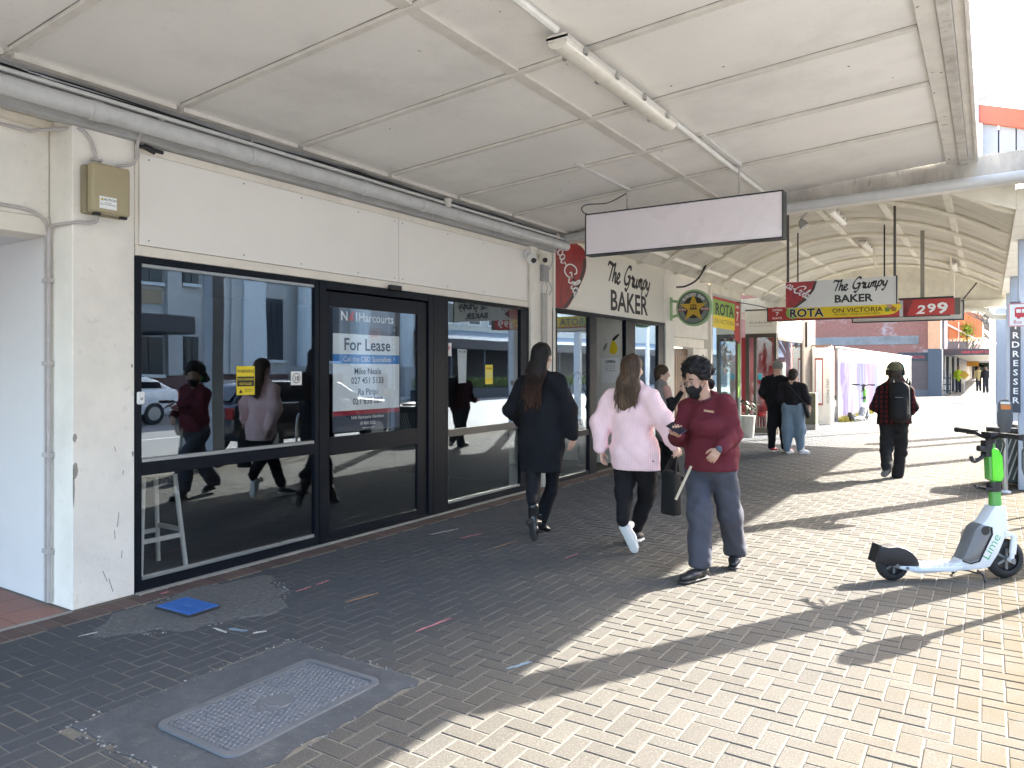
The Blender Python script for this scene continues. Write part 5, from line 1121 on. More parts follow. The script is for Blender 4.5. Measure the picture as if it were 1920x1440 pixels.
# ---- board clad parapet with its orange barge board, standing on the end of the arched canopy
gp2 = thing('gabled_parapet', 'pale board clad gable with an orange red barge board above the arched canopy', 'parapet', (.7, 9.8, 3.8)); m_wb = mat('white_boards', (.34,.36,.39), .6, var=.06)
for k in range(3):
    x = -.07 + .16*k; MB().box(x + .002, x + .150, 9.78, 9.84, 3.80, 4.36 - .055*k).build('board', m_wb, gp2)
MB().prism([(-.10, 4.53), (.44, 4.35), (.44, 4.15), (-.10, 4.33)], 9.72, 9.777, 'y').build('barge_board', mat('barge_orange', (.42,.11,.06), .55), gp2); MB().box(-.05, .42, 9.85, 9.87, 3.80, 4.25).build('backing', m_dark, gp2); MB().box(-.14, -.10, 9.70, 9.86, 3.78, 4.75).build('corner_post', m_wb, gp2)
MB().bar((-.12, 9.8, 4.60), (.44, 9.8, 4.70), .025, .025).build('rail', m_wb, gp2)
# ---- more buildings so that the street goes on
for i, (x0, x1, y0, y1, h, c_, lab) in enumerate(((-14, -2.5, 125.2, 150, 7.5, (.12,.11,.10), 'low dark shop row beyond the orange building'), (-14, -2.2, 150.2, 200, 10, (.10,.095,.09), 'grey shop row at the far end of the street'))):
    q = thing('shop_row', lab, 'building', ((x0+x1)/2, (y0+y1)/2, 0)); MB().box(x0, x1, y0, y1, 0, h).build('wall', mat('row_%d' % i, c_, .8), q); MB().box(x1 - .01, x1 + 2.7, y0 + .2, y1 - .2, 2.6, 3.0).build('verandah', mat('row_v%d' % i, (.3,.29,.27), .7), q)
    for k in range(int((y1 - y0)/3)): wq = MB().box(x1 - .02, x1 + .03, y0 + .8 + 3*k, y0 + 2.2 + 3*k, 4.2, 5.9).build('window', m_dark, q)
# ================================================================ hanging signs under the arched canopy
gs = thing('baker_hanging_sign', 'Grumpy Baker hanging sign with a cola bottle end, nearest under the arched canopy', 'hanging sign', (-1.88, 12, 2.53))
m_grey = mat('sign_offwhite', (.58,.57,.53), .45, var=.03, bump=.01)
MB().box(-2.66, -1.13, 12.0, 12.05, 2.535, 2.935).build('panel', m_grey, gs)
MB().box(-1.129, -1.115, 11.99, 12.06, 2.53, 2.94).build('end_cap', m_alu, gs)
bo = [(-2.655, 2.54), (-2.50, 2.54), (-2.36, 2.64), (-2.24, 2.80), (-2.20, 2.93), (-2.655, 2.93)]; MB().prism(bo, 11.994, 11.998, 'y').build('bottle_panel', m_cola, gs)
MB().prism([(-2.50, 2.54), (-2.36, 2.64), (-2.24, 2.80), (-2.20, 2.93), (-2.23, 2.93), (-2.28, 2.79), (-2.40, 2.65), (-2.55, 2.54)], 11.991, 11.9935, 'y').build('bottle_edge', mat('bottle_dark', (.02,.025,.02), .4), gs)
q, w_ = script('ca-Cola', .17, .12); q.xf(Matrix.Translation((-2.66, 11.990, 2.86)) @ Matrix.Rotation(R(32), 4, 'Y')); q.build('script', WHITE(), gs, fix=False)
q, w_ = script('The Grumpy', .205, .16); q.xf(Matrix.Translation((-1.98, 11.998, 2.755)) @ Matrix.Rotation(R(-4), 4, 'Y')); q.build('script', BLACK(), gs, fix=False)
text_mb('BAKER', .155, bold=.035, sx=1.12).xf(M_face_y(-1.70, 11.998, 2.59)).build('lettering', BLACK(), gs, fix=False)
for x in (-2.63, -1.15): MB().box(x - .016, x + .016, 12.01, 12.04, 2.936, zv(x) - .02).build('hanger', mat('dark_brown', (.06,.05,.045), .5), gs)
rs_ = thing('florist_hanging_sign', 'long red and yellow ROTA ON VICTORIA hanging sign below the bakery sign', 'hanging sign', (-2, 14, 2.47)); m_sr = mat('sign_red', (.46,.035,.03), .45)
MB().box(-3.41, -1.27, 14.0, 14.08, 2.475, 2.712).build('panel', m_sr, rs_); MB().box(-3.43, -1.27, 13.995, 14.085, 2.462, 2.4745).build('frame', BLACK(), rs_); MB().box(-3.43, -3.411, 13.995, 14.085, 2.475, 2.715).build('frame', BLACK(), rs_)
MB().prism(blob([(-3.06, 2.60), (-2.96, 2.51), (-2.2, 2.495), (-1.6, 2.505), (-1.33, 2.54), (-1.30, 2.70), (-2.2, 2.708), (-2.9, 2.70)], 4), 13.995, 13.9985, 'y').build('yellow_field', YELL(), rs_)
MB().prism(blob([(-3.10, 2.60), (-3.06, 2.52), (-2.94, 2.50), (-2.94, 2.70), (-3.06, 2.69)], 4), 13.992, 13.9945, 'y').build('green_swoosh', m_lg, rs_)
for s_, z, h in (('OPEN', 2.645, .05), ('7', 2.565, .085), ('DAYS', 2.50, .05)): text_mb(s_, h, bold=.03, sx=1.35).xf(M_face_y(-3.25, 13.998, z)).build('lettering', WHITE(), rs_, fix=False)
text_mb('ROTA', .20, bold=.055, sx=1.06).xf(M_face_y(-2.75, 13.991, 2.525)).build('lettering_outline', WHITE(), rs_, fix=False); text_mb('ROTA', .20, bold=.03, sx=1.06).xf(M_face_y(-2.75, 13.990, 2.525)).build('lettering', BLACK(), rs_, fix=False)
text_mb('ON VICTORIA', .108, sx=1.16, bold=.008).xf(M_face_y(-1.92, 13.990, 2.575)).build('lettering', mat('olive_dark', (.035,.025,.005), .5), rs_, fix=False); text_mb('WE SUPPLY YOUR FLOWER NEEDS', .048, sx=.98).xf(M_face_y(-1.92, 13.990, 2.525)).build('lettering', mat('olive_print', (.30,.22,.01), .5), rs_, fix=False)
for k, (x, z, c_) in enumerate(((-1.40, 2.63, (.45,.12,.05)), (-1.45, 2.60, (.12,.25,.04)), (-1.35, 2.60, (.35,.16,.02)), (-1.42, 2.66, (.5,.3,.2)))):
    MB().prism([(x + .04*math.cos(a_)*(1 + .3*math.sin(5*a_)), z + .04*math.sin(a_)*(1 + .3*math.sin(5*a_))) for a_ in [k2*.4488 for k2 in range(14)]], 13.988 - .001*k, 13.9905 - .001*k, 'y').build('flower_print', mat('fl_%d' % k, c_, .5), rs_)
MB().box(-1.268, -1.22, 14.01, 14.07, 2.475, 2.74).build('end_cap', m_bead, rs_); MB().tube([(-2.9, 14.04, 2.712), (-2.9, 14.04, zv(-2.9))], .012, 6).build('hanger', m_alu, rs_); MB().tube([(-1.5, 14.04, 2.712), (-1.5, 14.04, zv(-1.5))], .012, 6).build('hanger', m_alu, rs_)
MB().tube(curve_pts([(-3.41, 14.04, 2.70), (-3.6, 14.04, 2.76), (-4.0, 14.04, 2.85)]), .008, 5).build('cable', BLACK(), rs_, smooth=True)
pr = thing('price_sign', 'dark framed red hanging sign with large white 299 under the arched canopy', 'hanging sign', (-.85, 14.4, 2.5))
MB().box(-1.30, -.49, 14.40, 14.50, 2.50, 2.78).build('panel', m_sr, pr); MB().box(-1.32, -.50, 14.39, 14.51, 2.781, 2.81).build('frame', BLACK(), pr); MB().box(-.489, -.40, 14.40, 14.50, 2.50, 2.78).build('end_cap', mat('end_brown', (.12,.10,.08), .5), pr); MB().box(-1.30, -.55, 14.39, 14.51, 2.485, 2.4995).build('frame', BLACK(), pr)
MB().prism([(-1.20, 2.505), (-1.09, 2.77), (-1.29, 2.77), (-1.29, 2.505)], 14.394, 14.399, 'y').build('dark_triangle', mat('sign_dark_red', (.20,.03,.03), .5), pr)
for s_, x, z, h, c_ in (('2', -.99, 2.535, .20, WHITE()), ('9', -.82, 2.555, .20, WHITE()), ('9', -.66, 2.535, .25, WHITE())): text_mb(s_, h, bold=.03, sx=1.3, shear=.2 if s_ == '2' else 0).xf(M_face_y(x, 14.396, z)).build('lettering', c_, pr, fix=False)
MB().box(-.99, -.93, 14.43, 14.47, 2.812, 3.95).build('hanger', mat('post_brown', (.26,.24,.20), .6), pr)
rl = thing('far_light_box', 'blank pale light box with a black frame, furthest under the arched canopy', 'hanging sign', (-1.4, 16.5, 2.52)); x0, x1, z0, z1 = -2.36, -.40, 2.525, 2.90
MB().box(x0 + .02, x1 - .02, 16.52, 16.60, z0 + .02, z1 - .02).build('face_panel', m_grey, rl); f_ = MB()
for (a, b_, c, d) in ((x0, x1, z1 - .02, z1), (x0, x1, z0, z0 + .02), (x0, x0 + .02, z0 + .0205, z1 - .0205), (x1 - .02, x1, z0 + .0205, z1 - .0205)): f_.box(a, b_, 16.50, 16.62, c, d)
f_.build('frame', BLACK(), rl)
for x in (-1.95, -.62): MB().bar((x, 16.56, z1), (x, 16.56, zv(x)), .03, .03).build('hanger', m_cream, rl)
MB().bar((-.42, 16.56, 2.92), (-.2, 16.56, 3.22), .025, .025).build('stay', mat('dark_brown', (.06,.05,.045), .5), rl)

# ================================================================ kerb side furniture
vs_ = thing('hairdresser_sign', 'tall dark vertical HAIRDRESSER sign on the near canopy post', 'shop sign', (.28, 11.85, 1.0)); 
MB().box(.23, .345, 11.80, 11.855, 1.02, 2.48).build('board', mat('slate_board', (.05,.055,.075), .5), vs_)
for k, chx in enumerate('HAIRDRESSER'): text_mb(chx, .112, bold=.02, sx=1.1).xf(M_face_y(.29, 11.798, 2.365 - .122*k)).build('lettering', WHITE(), vs_, fix=False)
bsg = thing('bus_stop_sign', 'white bus stop sign with a red bus on the near canopy post', 'road sign', (.32, 11.4, 2.1)); MB().box(.205, .53, 11.30, 11.32, 2.13, 2.42).build('plate', WHITE(), bsg); bd = MB()
for (a, b_, c, d) in ((.207, .528, 2.132, 2.14), (.207, .528, 2.41, 2.418), (.207, .213, 2.141, 2.409), (.522, .528, 2.141, 2.409)): bd.box(a, b_, 11.296, 11.299, c, d)
bd.build('red_border', mat('bus_red', (.55,.03,.04), .45), bsg); m_br = mat('bus_red', (.55,.03,.04), .45)
MB().prism(rrect(.27, .47, 2.245, 2.37, .02, 3), 11.294, 11.2985, 'y').build('bus_body', m_br, bsg); bw = MB()
for k in range(3): bw.box(.285 + .058*k, .332 + .058*k, 11.291, 11.2935, 2.30, 2.345)
bw.build('bus_windows', WHITE(), bsg); bwh = MB()
for x in (.31, .43): bwh.prism([(x + .018*math.cos(a_), 2.242 + .018*math.sin(a_)) for a_ in [k*.5236 for k in range(12)]], 11.290, 11.2932, 'y')
bwh.build('bus_wheels', m_br, bsg); text_mb('Bus Stop', .062).xf(M_face_y(.365, 11.297, 2.165)).build('lettering', m_br, bsg, fix=False); MB().bar((.42, 11.32, 2.3), (.42, 11.858, 2.3), .03, .03).build('bracket', m_gal, bsg)
# blue-grey lamp column and white pole beyond
lp = thing('square_column', 'blue grey square column standing at the kerb beyond the arched canopy', 'column', (.28, 21.6, 0)); MB().box(.14, .38, 21.5, 21.8, 0, 3.02).build('shaft', mat('blue_post', (.20,.25,.33), .5, var=.08), lp, bevel=.01); MB().box(.10, .42, 21.46, 21.84, 0, .25).build('foot', m_conc, lp); MB().prism([(.14, 3.021), (.38, 3.021), (.26, 3.12)], 21.5, 21.8, 'y').build('cap', mat('blue_post', (.20,.25,.33), .5), lp)
wp = thing('white_pole', 'slim white street light pole just behind the blue grey column', 'street lamp', (.12, 25, 0)); MB().tube([(.07, 25, 0), (.07, 25, 7)], .07, 10).build('pole', mat('white_paint', (.7,.7,.7), .5), wp, smooth=True); MB().tube(curve_pts([(.07, 25, 7), (.2, 25, 7.5), (1.5, 25, 7.8)]), .04, 8).build('arm', mat('white_paint', (.7,.7,.7), .5), wp, smooth=True); MB().box(1.4, 2.0, 24.9, 25.1, 7.7, 7.85).build('lamp_head', m_gal, wp, bevel=.03)
m_mg = mat('meter_grey', (.075,.08,.085), .45, var=.1)
def meter(x, y, lab):
    r = thing('parking_meter', lab, 'parking meter', (x, y, 0), 'parking meters along the kerb')
    MB().tube([(x, y, 0), (x, y, .80)], .032, 12).build('post', mat('galv_post', (.42,.42,.40), .35, metal=.6), r, smooth=True); MB().lathe([(.07, 0), (.06, .02), (.035, .03)], (x, y, 0), 12).build('base_plate', m_gal, r)
    q = MB(); q.prism([(x - .085, .92), (x - .05, .78), (x + .05, .78), (x + .085, .92), (x + .085, 1.04), (x + .075, 1.05), (x + .078, 1.12)] + [(x + .078*math.cos(a_), 1.12 + .085*math.sin(a_)) for a_ in [math.pi*k/8 for k in range(1, 8)]] + [(x - .078, 1.12), (x - .075, 1.05), (x - .085, 1.04)], y - .065, y + .065, 'y'); q.build('head', m_mg, r, bevel=.012, seg=2, smooth=True)
    MB().box(x - .045, x + .06, y - .073, y - .064, 1.075, 1.135).build('orange_label', mat('meter_orange', (.62,.20,.04), .5), r); MB().box(x - .05, x + .055, y - .072, y - .066, 1.142, 1.175).build('window', m_bead, r)
    return r
meter(.17, 11.52, 'grey parking meter with an orange label behind the handlebar of the near scooter'); meter(.27, 6.13, 'grey parking meter at the right edge whose shadow falls in front of the near scooter')
rbn = thing('street_bin', 'dark lidded street litter bin with pale slanted slats behind the parking meter', 'litter bin', (.28, 12.35, 0)); m_bin = mat('bin_green', (.03,.045,.045), .5, var=.1)
MB().box(.02, .56, 12.10, 12.62, .05, .70).build('body', m_bin, rbn, bevel=.015)
for k in range(9):
    x = .03 + .06*k; MB().bar((x, 12.085, .10), (min(x + .16, .555), 12.085, .66), .016, .012, up=(0, 1, 0)).build('slat', mat('slat_pale', (.40,.42,.40), .5), rbn); MB().bar((.005, 12.11 + .055*k, .10), (.005, min(12.11 + .055*k + .14, 12.61), .66), .012, .016, up=(1, 0, 0)).build('slat', mat('slat_pale', (.40,.42,.40), .5), rbn)
for (x, y) in ((.03, 12.11), (.55, 12.11), (.03, 12.61), (.55, 12.61)): MB().tube([(x, y, 0), (x, y, .72)], .025, 8).build('corner_post', m_bin, rbn, smooth=True)
MB().prism(rrect(-.04, .62, 12.04, 12.68, .12, 4), .72, .80, 'z').build('lid', mat('bin_black', (.02,.02,.022), .4), rbn, bevel=.02, seg=2, smooth=True); MB().lathe([(.2, 0), (.19, .04), (.08, .07)], (.29, 12.36, .80), 20).build('lid_dome', mat('bin_black', (.02,.02,.022), .4), rbn, smooth=True)
bkr = thing('cycle_stand', 'steel hoop cycle stand at the kerb right of the near scooter', 'cycle stand', (.45, 9.6, 0)); MB().tube(curve_pts([(.42, 9.3, 0), (.42, 9.3, .6), (.42, 9.4, .78), (.42, 9.8, .78), (.42, 9.9, .6), (.42, 9.9, 0)]), .025, 10).build('hoop', mat('galv_post', (.42,.42,.40), .35, metal=.6), bkr, smooth=True)

# ---- rental scooters
m_scw = mat('scooter_white', (.60,.63,.66), .35, var=.05, scale=12, bump=.02, coat=.3, dirt=.15, dscale=14, dirtcol=(.35,.35,.34)); m_scb = mat('scooter_black', (.014,.014,.016), .45, var=.15); m_tyre = mat('tyre', (.018,.018,.019), .8, var=.15, bump=.2, bscale=200)
m_scg = mat('scooter_green', (.10,.62,.02), .38, var=.05, bump=.01, coat=.3); m_scg2 = mat('scooter_tube_green', (.09,.30,.06), .4, var=.06); m_scgr = mat('scooter_grey', (.16,.17,.18), .35, metal=.3, var=.1)
def scooter(lab):
    r = thing('electric_scooter', lab, 'scooter', (0, 0, 0), 'rental scooters')
    def wheel(yc, R0, wd, turn=0.):
        t_ = MB(); P = []
        for k in range(9): a_ = math.pi*(k/8) - math.pi/2; P.append((R0 - wd*.55 + wd*.55*math.cos(a_), wd*.5*math.sin(a_)))
        M = Matrix.Translation((0, yc, R0)) @ Matrix.Rotation(turn, 4, 'Z') @ Matrix.Rotation(R(90), 4, 'Y')
        wv = thing_part('wheel', MB().lathe([(R0*.60, -wd*.42)] + P + [(R0*.60, wd*.42)], (0,0,0), 32, M, False), m_tyre, r)
        hb = MB(); hb.lathe([(R0*.60, -wd*.3), (R0*.55, -wd*.34), (R0*.50, -wd*.16), (R0*.2, -wd*.2), (R0*.2, wd*.2), (R0*.50, wd*.16), (R0*.55, wd*.34), (R0*.60, wd*.3)], (0,0,0), 28, M, False)
        thing_part('rim', hb, m_scb, wv); 
        sp = MB()
        for k in range(6):
            a_ = k*math.pi/3; sp.bar(M @ Vector((R0*.12*math.cos(a_), R0*.12*math.sin(a_), 0)), M @ Vector((R0*.56*math.cos(a_), R0*.56*math.sin(a_), 0)), R0*.12, wd*.62, up=(1, 0, 0))
        sp.lathe([(R0*.13, -wd*.46), (R0*.13, wd*.46)], (0,0,0), 14, M); thing_part('hub', sp, m_scgr, wv)
    def thing_part(nm, mb_, m_, par, **kw): return mb_.build(nm, m_, par, smooth=kw.get('smooth', True), bevel=kw.get('bevel', 0), seg=2)
    wheel(.015, .128, .085); wheel(.915, .150, .085)
    hull = [(.905, .372), (.826, .197), (.760, .100), (.708, .085), (.30, .062), (.194, .058), (.014, .108), (.005, .122), (.014, .134), (.215, .108), (.42, .115), (.52, .135), (.557, .175), (.643, .384), (.718, .438), (.800, .556), (.884, .556)]
    for s_ in (-1, 1): pass
    b = MB(); b.prism(hull, -.055, .055, 'x'); thing_part('frame', b, m_scw, r, bevel=.014)
    d = MB(); d.prism([(.15, .085), (.46, .075), (.52, .10), (.52, .124), (.44, .121), (.19, .114)], -.088, .088, 'x'); thing_part('deck', d, m_scw, r, bevel=.01)
    g_ = MB()
    for i in range(13):
        for j in range(9): x = -.072 + .018*j + (.009 if i % 2 else 0); y = .20 + .02*i; g_.lathe([(.0055, .1155), (.004, .1215)], (min(x, .08), y, .0065*(y-.2)/.25), 6)
    g_.build('deck_studs', m_scw, r, fix=False)['kind'] = 'stuff'
    pb = MB(); pb.prism([(.690, .428), (.765, .405), (.772, .345), (.668, .150), (.600, .134), (.530, .155), (.552, .185), (.640, .388)], -.063, .063, 'x'); thing_part('battery_cover', pb, m_scgr, r, bevel=.018)
    ps_ = MB(); ps_.prism([(.735, .410), (.770, .40), (.775, .345), (.670, .142), (.598, .125), (.535, .145), (.54, .156), (.600, .1345), (.666, .151), (.768, .345), (.762, .395), (.733, .404)], -.066, .066, 'x'); thing_part('cover_seal', ps_, m_scb, r, smooth=False)
    hl = MB(); hl.lathe([(.034, -.064), (.034, .064)], (0, 0, 0), 16, Matrix.Translation((0, .715, .375)) @ Matrix.Rotation(R(90), 4, 'Y')); thing_part('latch', hl, m_scb, r)
    fd = MB(); O = [(-.132, .155), (-.108, .272), (-.095, .274), (-.04, .262), (.03, .268), (.088, .252), (.14, .222), (.178, .180), (.208, .116), (.05, .116), (-.06, .125)]; fd.prism(O, -.058, .058, 'x'); thing_part('rear_mudguard', fd, m_scb, r, bevel=.012)
    mf = MB(); mf.prism([(-.150, .150), (-.112, .280), (-.100, .278), (-.135, .150)], -.05, .05, 'x'); thing_part('mud_flap', mf, m_scb, r, smooth=False); MB().box(-.03, .03, -.118, -.108, .235, .255).build('tail_light', mat('lamp_red', (.30,.01,.01), .2), r)
    fk = MB()
    for s_ in (-1, 1): fk.tube([(s_*.062, .945, .33), (s_*.066, .935, .24), (s_*.066, .918, .15)], [.019, .019, .016], 10); fk.tube([(s_*.066, .940, .29), (s_*.066, .928, .20)], .024, 10); fk.tube([(s_*.05, .918, .15), (s_*.09, .918, .15)], .02, 10)
    thing_part('fork', fk, m_scw, r); fa = MB(); fa.prism([(.87, .372), (.95, .352), (.985, .325), (.985, .30), (.97, .312), (.93, .325), (.88, .315)], -.062, .062, 'x'); thing_part('front_mudguard', fa, m_scw, r, bevel=.01)
    st_ = MB(); st_.tube([(0, .842, .545), (0, .836, .66), (0, .833, .68)], [.044, .040, .030], 14); thing_part('steering_collar', st_, m_scg2, r); tb = MB(); tb.tube([(0, .834, .66), (0, .806, 1.04)], .027, 12); thing_part('steering_tube', tb, m_scg2, r)
    gb = MB(); gb.prism([(.80, .745), (.870, .735), (.892, .775), (.880, .93), (.850, .985), (.800, 1.005), (.786, .98)], -.035, .035, 'x'); thing_part('front_pack', gb, m_scg, r, bevel=.014)
    g2 = MB(); g2.prism([(.775, .755), (.80, .745), (.792, .985), (.766, .99)], -.030, .030, 'x'); thing_part('rear_strip', g2, m_scg2, r, bevel=.006)
    cl = MB(); cl.tube([(0, .832, .665), (0, .825, .735)], .048, 14); cl.box(-.035, .035, .74, .80, .675, .695); cl.tube(curve_pts([(-.02, .79, .69), (-.05, .73, .685), (-.03, .70, .70)]), .012, 6); thing_part('clamp', cl, m_scb, r)
    ph = MB(); ph.box(-.03, .03, .745, .80, .93, 1.05); ph.tube(curve_pts([(0, .76, .95), (0, .70, .90), (0, .66, .895), (0, .645, .93)]), .014, 8); ph.lathe([(.035, -.02), (.04, .0), (.035, .02)], (0, .735, .99), 12); thing_part('phone_cradle', ph, m_scb, r)
    hb = MB(); hb.tube(curve_pts([(-.34, .775, 1.105), (-.16, .775, 1.105), (-.06, .79, 1.075), (.06, .79, 1.075), (.16, .775, 1.105), (.34, .775, 1.105)]), .014, 10); hb.tube([(0, .806, 1.03), (0, .80, 1.09)], .034, 12); hb.box(-.05, .05, .765, .835, 1.07, 1.115); thing_part('handlebar', hb, m_scb, r)
    for s_ in (-1, 1):
        thing_part('grip', MB().tube([(s_*.335, .775, 1.105), (s_*.21, .775, 1.105)], .019, 12).tube([(s_*.345, .775, 1.105), (s_*.33, .775, 1.105)], .022, 12), mat('grip_rubber', (.012,.012,.013), .8), r)
        thing_part('brake_lever', MB().tube(curve_pts([(s_*.15, .79, 1.095), (s_*.20, .84, 1.085), (s_*.31, .84, 1.08)]), .008, 8).box(min(s_*.19, s_*.13), max(s_*.19, s_*.13), .765, .80, 1.085, 1.12), m_scb, r)
    for s_ in (-1, 1):
        for (y, z, r_) in ((.022, .121, .016), (.10, .105, .011), (.918, .15, .018)): thing_part('bolt', MB().tube([(s_*(.055 if y < .5 else .085), y, z), (s_*(.064 if y < .5 else .095), y, z)], r_, 10), m_scgr, r)
    thing_part('warning_strip', MB().quad((-.0556, .80, .50), (-.0556, .815, .50), (-.0556, .80, .46), (-.0556, .785, .46)), m_scb, r, smooth=False)
    cbm = MB()
    for k, s_ in enumerate((-.11, .09)): cbm.tube(curve_pts([(s_, .80, 1.09), (s_*.8, .86, 1.03), (s_*.3, .875, .95), (s_*.15, .87, .80)]), .006, 6)
    thing_part('cables', cbm, m_scb, r); ks = MB()
    for s_ in (-1, 1): ks.tube([(s_*.05, .66, .075), (s_*.09, .66 + (.02 if s_ > 0 else -.06), .045), (s_*.12, .67 if s_ > 0 else .58, .006)], .009, 8)
    ks.tube([(-.06, .62, .055), (.07, .655, .055)], .006, 6); thing_part('kick_stand', ks, m_scb, r); MB().box(-.03, .03, .888, .902, .515, .54).build('front_reflector', mat('reflector', (.32,.05,.02), .2), r)
    for s_ in (-1, 1):
        lt = text_mb('Lime', .098, 'LEFT', -.006, sx=1.1).xf(Matrix.Rotation(R(-60), 4, 'Y')); ok = []
        if s_ > 0: lt.v = [(.0558, x, z) for x, _, z in lt.v]; lt.v = [(x, .742 + y, .145 + z) for x, y, z in lt.v]
        else: lt.v = [(-.0558, -x, z) for x, _, z in lt.v]; lt.v = [(x, .86 + y, .145 + z) for x, y, z in lt.v]
        lt.build('lettering', mat('lettering_green', (.03,.30,.12), .5), r, fix=False)
    return r
sc1 = scooter('white and bright green rental scooter with Lime lettering parked in the sun at right')
TH = math.atan2(-.7934, .6087); sc1.location = (-.63, 6.27, 0); sc1.rotation_euler = (0, 0, TH)
sc2 = dup(sc1, (-3.50, 24.4, 0), R(-18), 'small distant rental scooter parked against the purple mural')
# ================================================================ the other side of the road (seen mirrored in the shop windows)
m_op = mat('render_white', (.42,.42,.41), .7, var=.06, scale=1.5, dirt=.2, dscale=.8, dirtcol=(.38,.37,.35)); m_op2 = mat('render_pale', (.56,.60,.61), .7, var=.05); m_plin = mat('plinth_brown', (.10,.05,.045), .6)
cv = thing('civic_building', 'pale classical building with fluted columns and dark canopy across the road', 'building', (20, 24, 0)); MB().box(19.2, 32, 2, 36, 0, 13).build('wall', m_op, cv); MB().box(19.05, 19.198, 2, 36, 0, 1.3).build('plinth', m_plin, cv)
for k, (y0, y1, x) in enumerate(((15.2, 16.4, 18.95), (18.55, 19.2, 18.95), (20.4, 20.9, 18.95), (20.91, 21.5, 18.85), (21.51, 22.1, 18.75), (22.11, 23.4, 18.6))): MB().box(x, 19.199, y0, y1, 1.31, 13).build('pilaster', m_op2 if k == 5 else m_op, cv)
def flute(x, y, r, z0, z1):
    P = []; n = 48
    for k in range(n): a_ = 2*math.pi*k/n; P.append((x + (r - (.035 if k % 2 else 0))*math.cos(a_), y + (r - (.035 if k % 2 else 0))*math.sin(a_)))
    return MB().prism(P, z0, z1, 'z')
for y in (25.8, 29.4, 33): flute(18.4, y, .55, 1.7, 11).build('column', m_op2, cv); MB().box(17.8, 19.199, y - .7, y + .7, 0, 1.69).build('column_base', m_op, cv)
for y0, y1, z0, z1 in ((16.55, 18.4, 5.2, 7.6), (19.35, 20.1, 5.3, 7.2), (16.5, 18.4, 1.35, 2.9), (19.35, 20.05, 1.5, 3.0), (12, 14.6, 1.35, 2.9), (8, 11, 1.35, 2.9), (8, 10.2, 5.2, 7.6), (12, 14.2, 5.2, 7.6), (23.7, 24.8, 2, 5), (27, 28.5, 2, 5)):
    wq = MB().box(19.1, 19.19, y0, y1, z0, z1).build('window', mat('steel_dark', (.03,.03,.035), .4), cv); n = 3 if y1 - y0 > 1 else 2; d = (y1 - y0 - .06)/n
    for i in range(n): MB().box(19.07, 19.099, y0 + .06 + d*i, y0 + d*(i+1), z0 + .06, z1 - .06).build('pane', mat('window_dark', (.03,.04,.05), .1), wq)
    MB().box(18.98, 19.199, y0 - .06, y1 + .06, z0 - .14, z0 - .002).build('sill', m_op2, cv)
MB().box(19.13, 19.199, 16.9, 18.4, 4.3, 4.9).build('tan_panel', mat('tan_panel', (.33,.25,.16), .6), cv)
MB().box(16.0, 18.94, 6, 17.84, 2.95, 3.65).build('canopy', mat('canopy_black', (.03,.03,.035), .5), cv, bevel=.05)
vr = thing('verandah_shops', 'pale two storey shops with a corrugated verandah roof across the road', 'building', (20, 50, 0)); MB().box(19.2, 30, 36.2, 75, 3.6, 6.6).build('upper_wall', mat('render_cream', (.58,.55,.46), .7, var=.06), vr); MB().box(19.6, 30, 36.2, 75, 0, 3.59).build('shopfront', mat('dark_shop', (.05,.05,.06), .6), vr)
cr_ = MB(); ys = np.arange(33.5, 75, .1)
for y in ys: dz = .03*math.sin(2*math.pi*y/.4); cr_.v += [(15.6, float(y), 3.3 + dz), (19.19, float(y), 4.1 + dz)]
for j in range(len(ys) - 1): cr_.f.append((2*j, 2*j+1, 2*j+3, 2*j+2))
cr_.build('verandah_roof', mat('zinc_roof', (.26,.29,.31), .8, spec=.1), vr, fix=False); MB().box(15.5, 15.6, 33.5, 75, 2.75, 3.3).build('verandah_fascia', mat('canopy_black', (.03,.03,.035), .5), vr)
for k in range(12):
    wq = MB().box(19.1, 19.19, 38 + 2.3*k, 39.4 + 2.3*k, 4.5, 5.9).build('window', WHITE(), vr); 
    for (a, b_) in ((.1, .62), (.68, 1.2)): MB().box(19.07, 19.099, 38 + 2.3*k + a, 38 + 2.3*k + b_, 4.6, 5.8).build('pane', mat('window_dark', (.03,.04,.05), .1), wq)
    MB().tube([(15.7, 34 + 3.2*k, 0), (15.7, 34 + 3.2*k, 2.75)], .06, 8).build('post', m_bg, vr)
r2 = thing('far_shops', 'grey commercial buildings further along the other side of the road', 'building', (20, 110, 0)); MB().box(19.2, 34, 75.5, 160, 0, 11).build('wall', mat('render_grey2', (.40,.40,.40), .7), r2); MB().box(15.8, 19.19, 76, 160, 3.2, 3.7).build('verandah', m_gal, r2)
r3 = thing('near_shops', 'grey commercial building across the road behind the camera', 'building', (20, -20, 0)); MB().box(19.2, 34, -60, 1.9, 0, 11).build('wall', mat('render_grey2', (.40,.40,.40), .7), r3)
hg = thing('hedge_planter', 'long low clipped hedge in a dark planter across the road', 'hedge', (15.1, 42, 0)); MB().box(14.8, 15.4, 30, 58, -.13, .45).build('trough', mat('trough_dark', (.04,.045,.05), .6), hg); lv = MB(); r9 = random.Random(17)
for k in range(5200):
    M = Matrix.Translation((15.1 + r9.uniform(-.33, .33), r9.uniform(30, 58), .45 + r9.random()*.5)) @ Matrix.Rotation(r9.random()*6, 4, 'Z') @ Matrix.Rotation(r9.uniform(-.6, .6), 4, 'X'); lv.quad(*[tuple(M @ Vector(p)) for p in ((-.02,0,0), (.02,0,0), (.0,.02,.28))])
lv.build('blades', mat('hedge_green', (.13,.17,.03), .7, var=.3, scale=2), hg, fix=False)['kind'] = 'stuff'
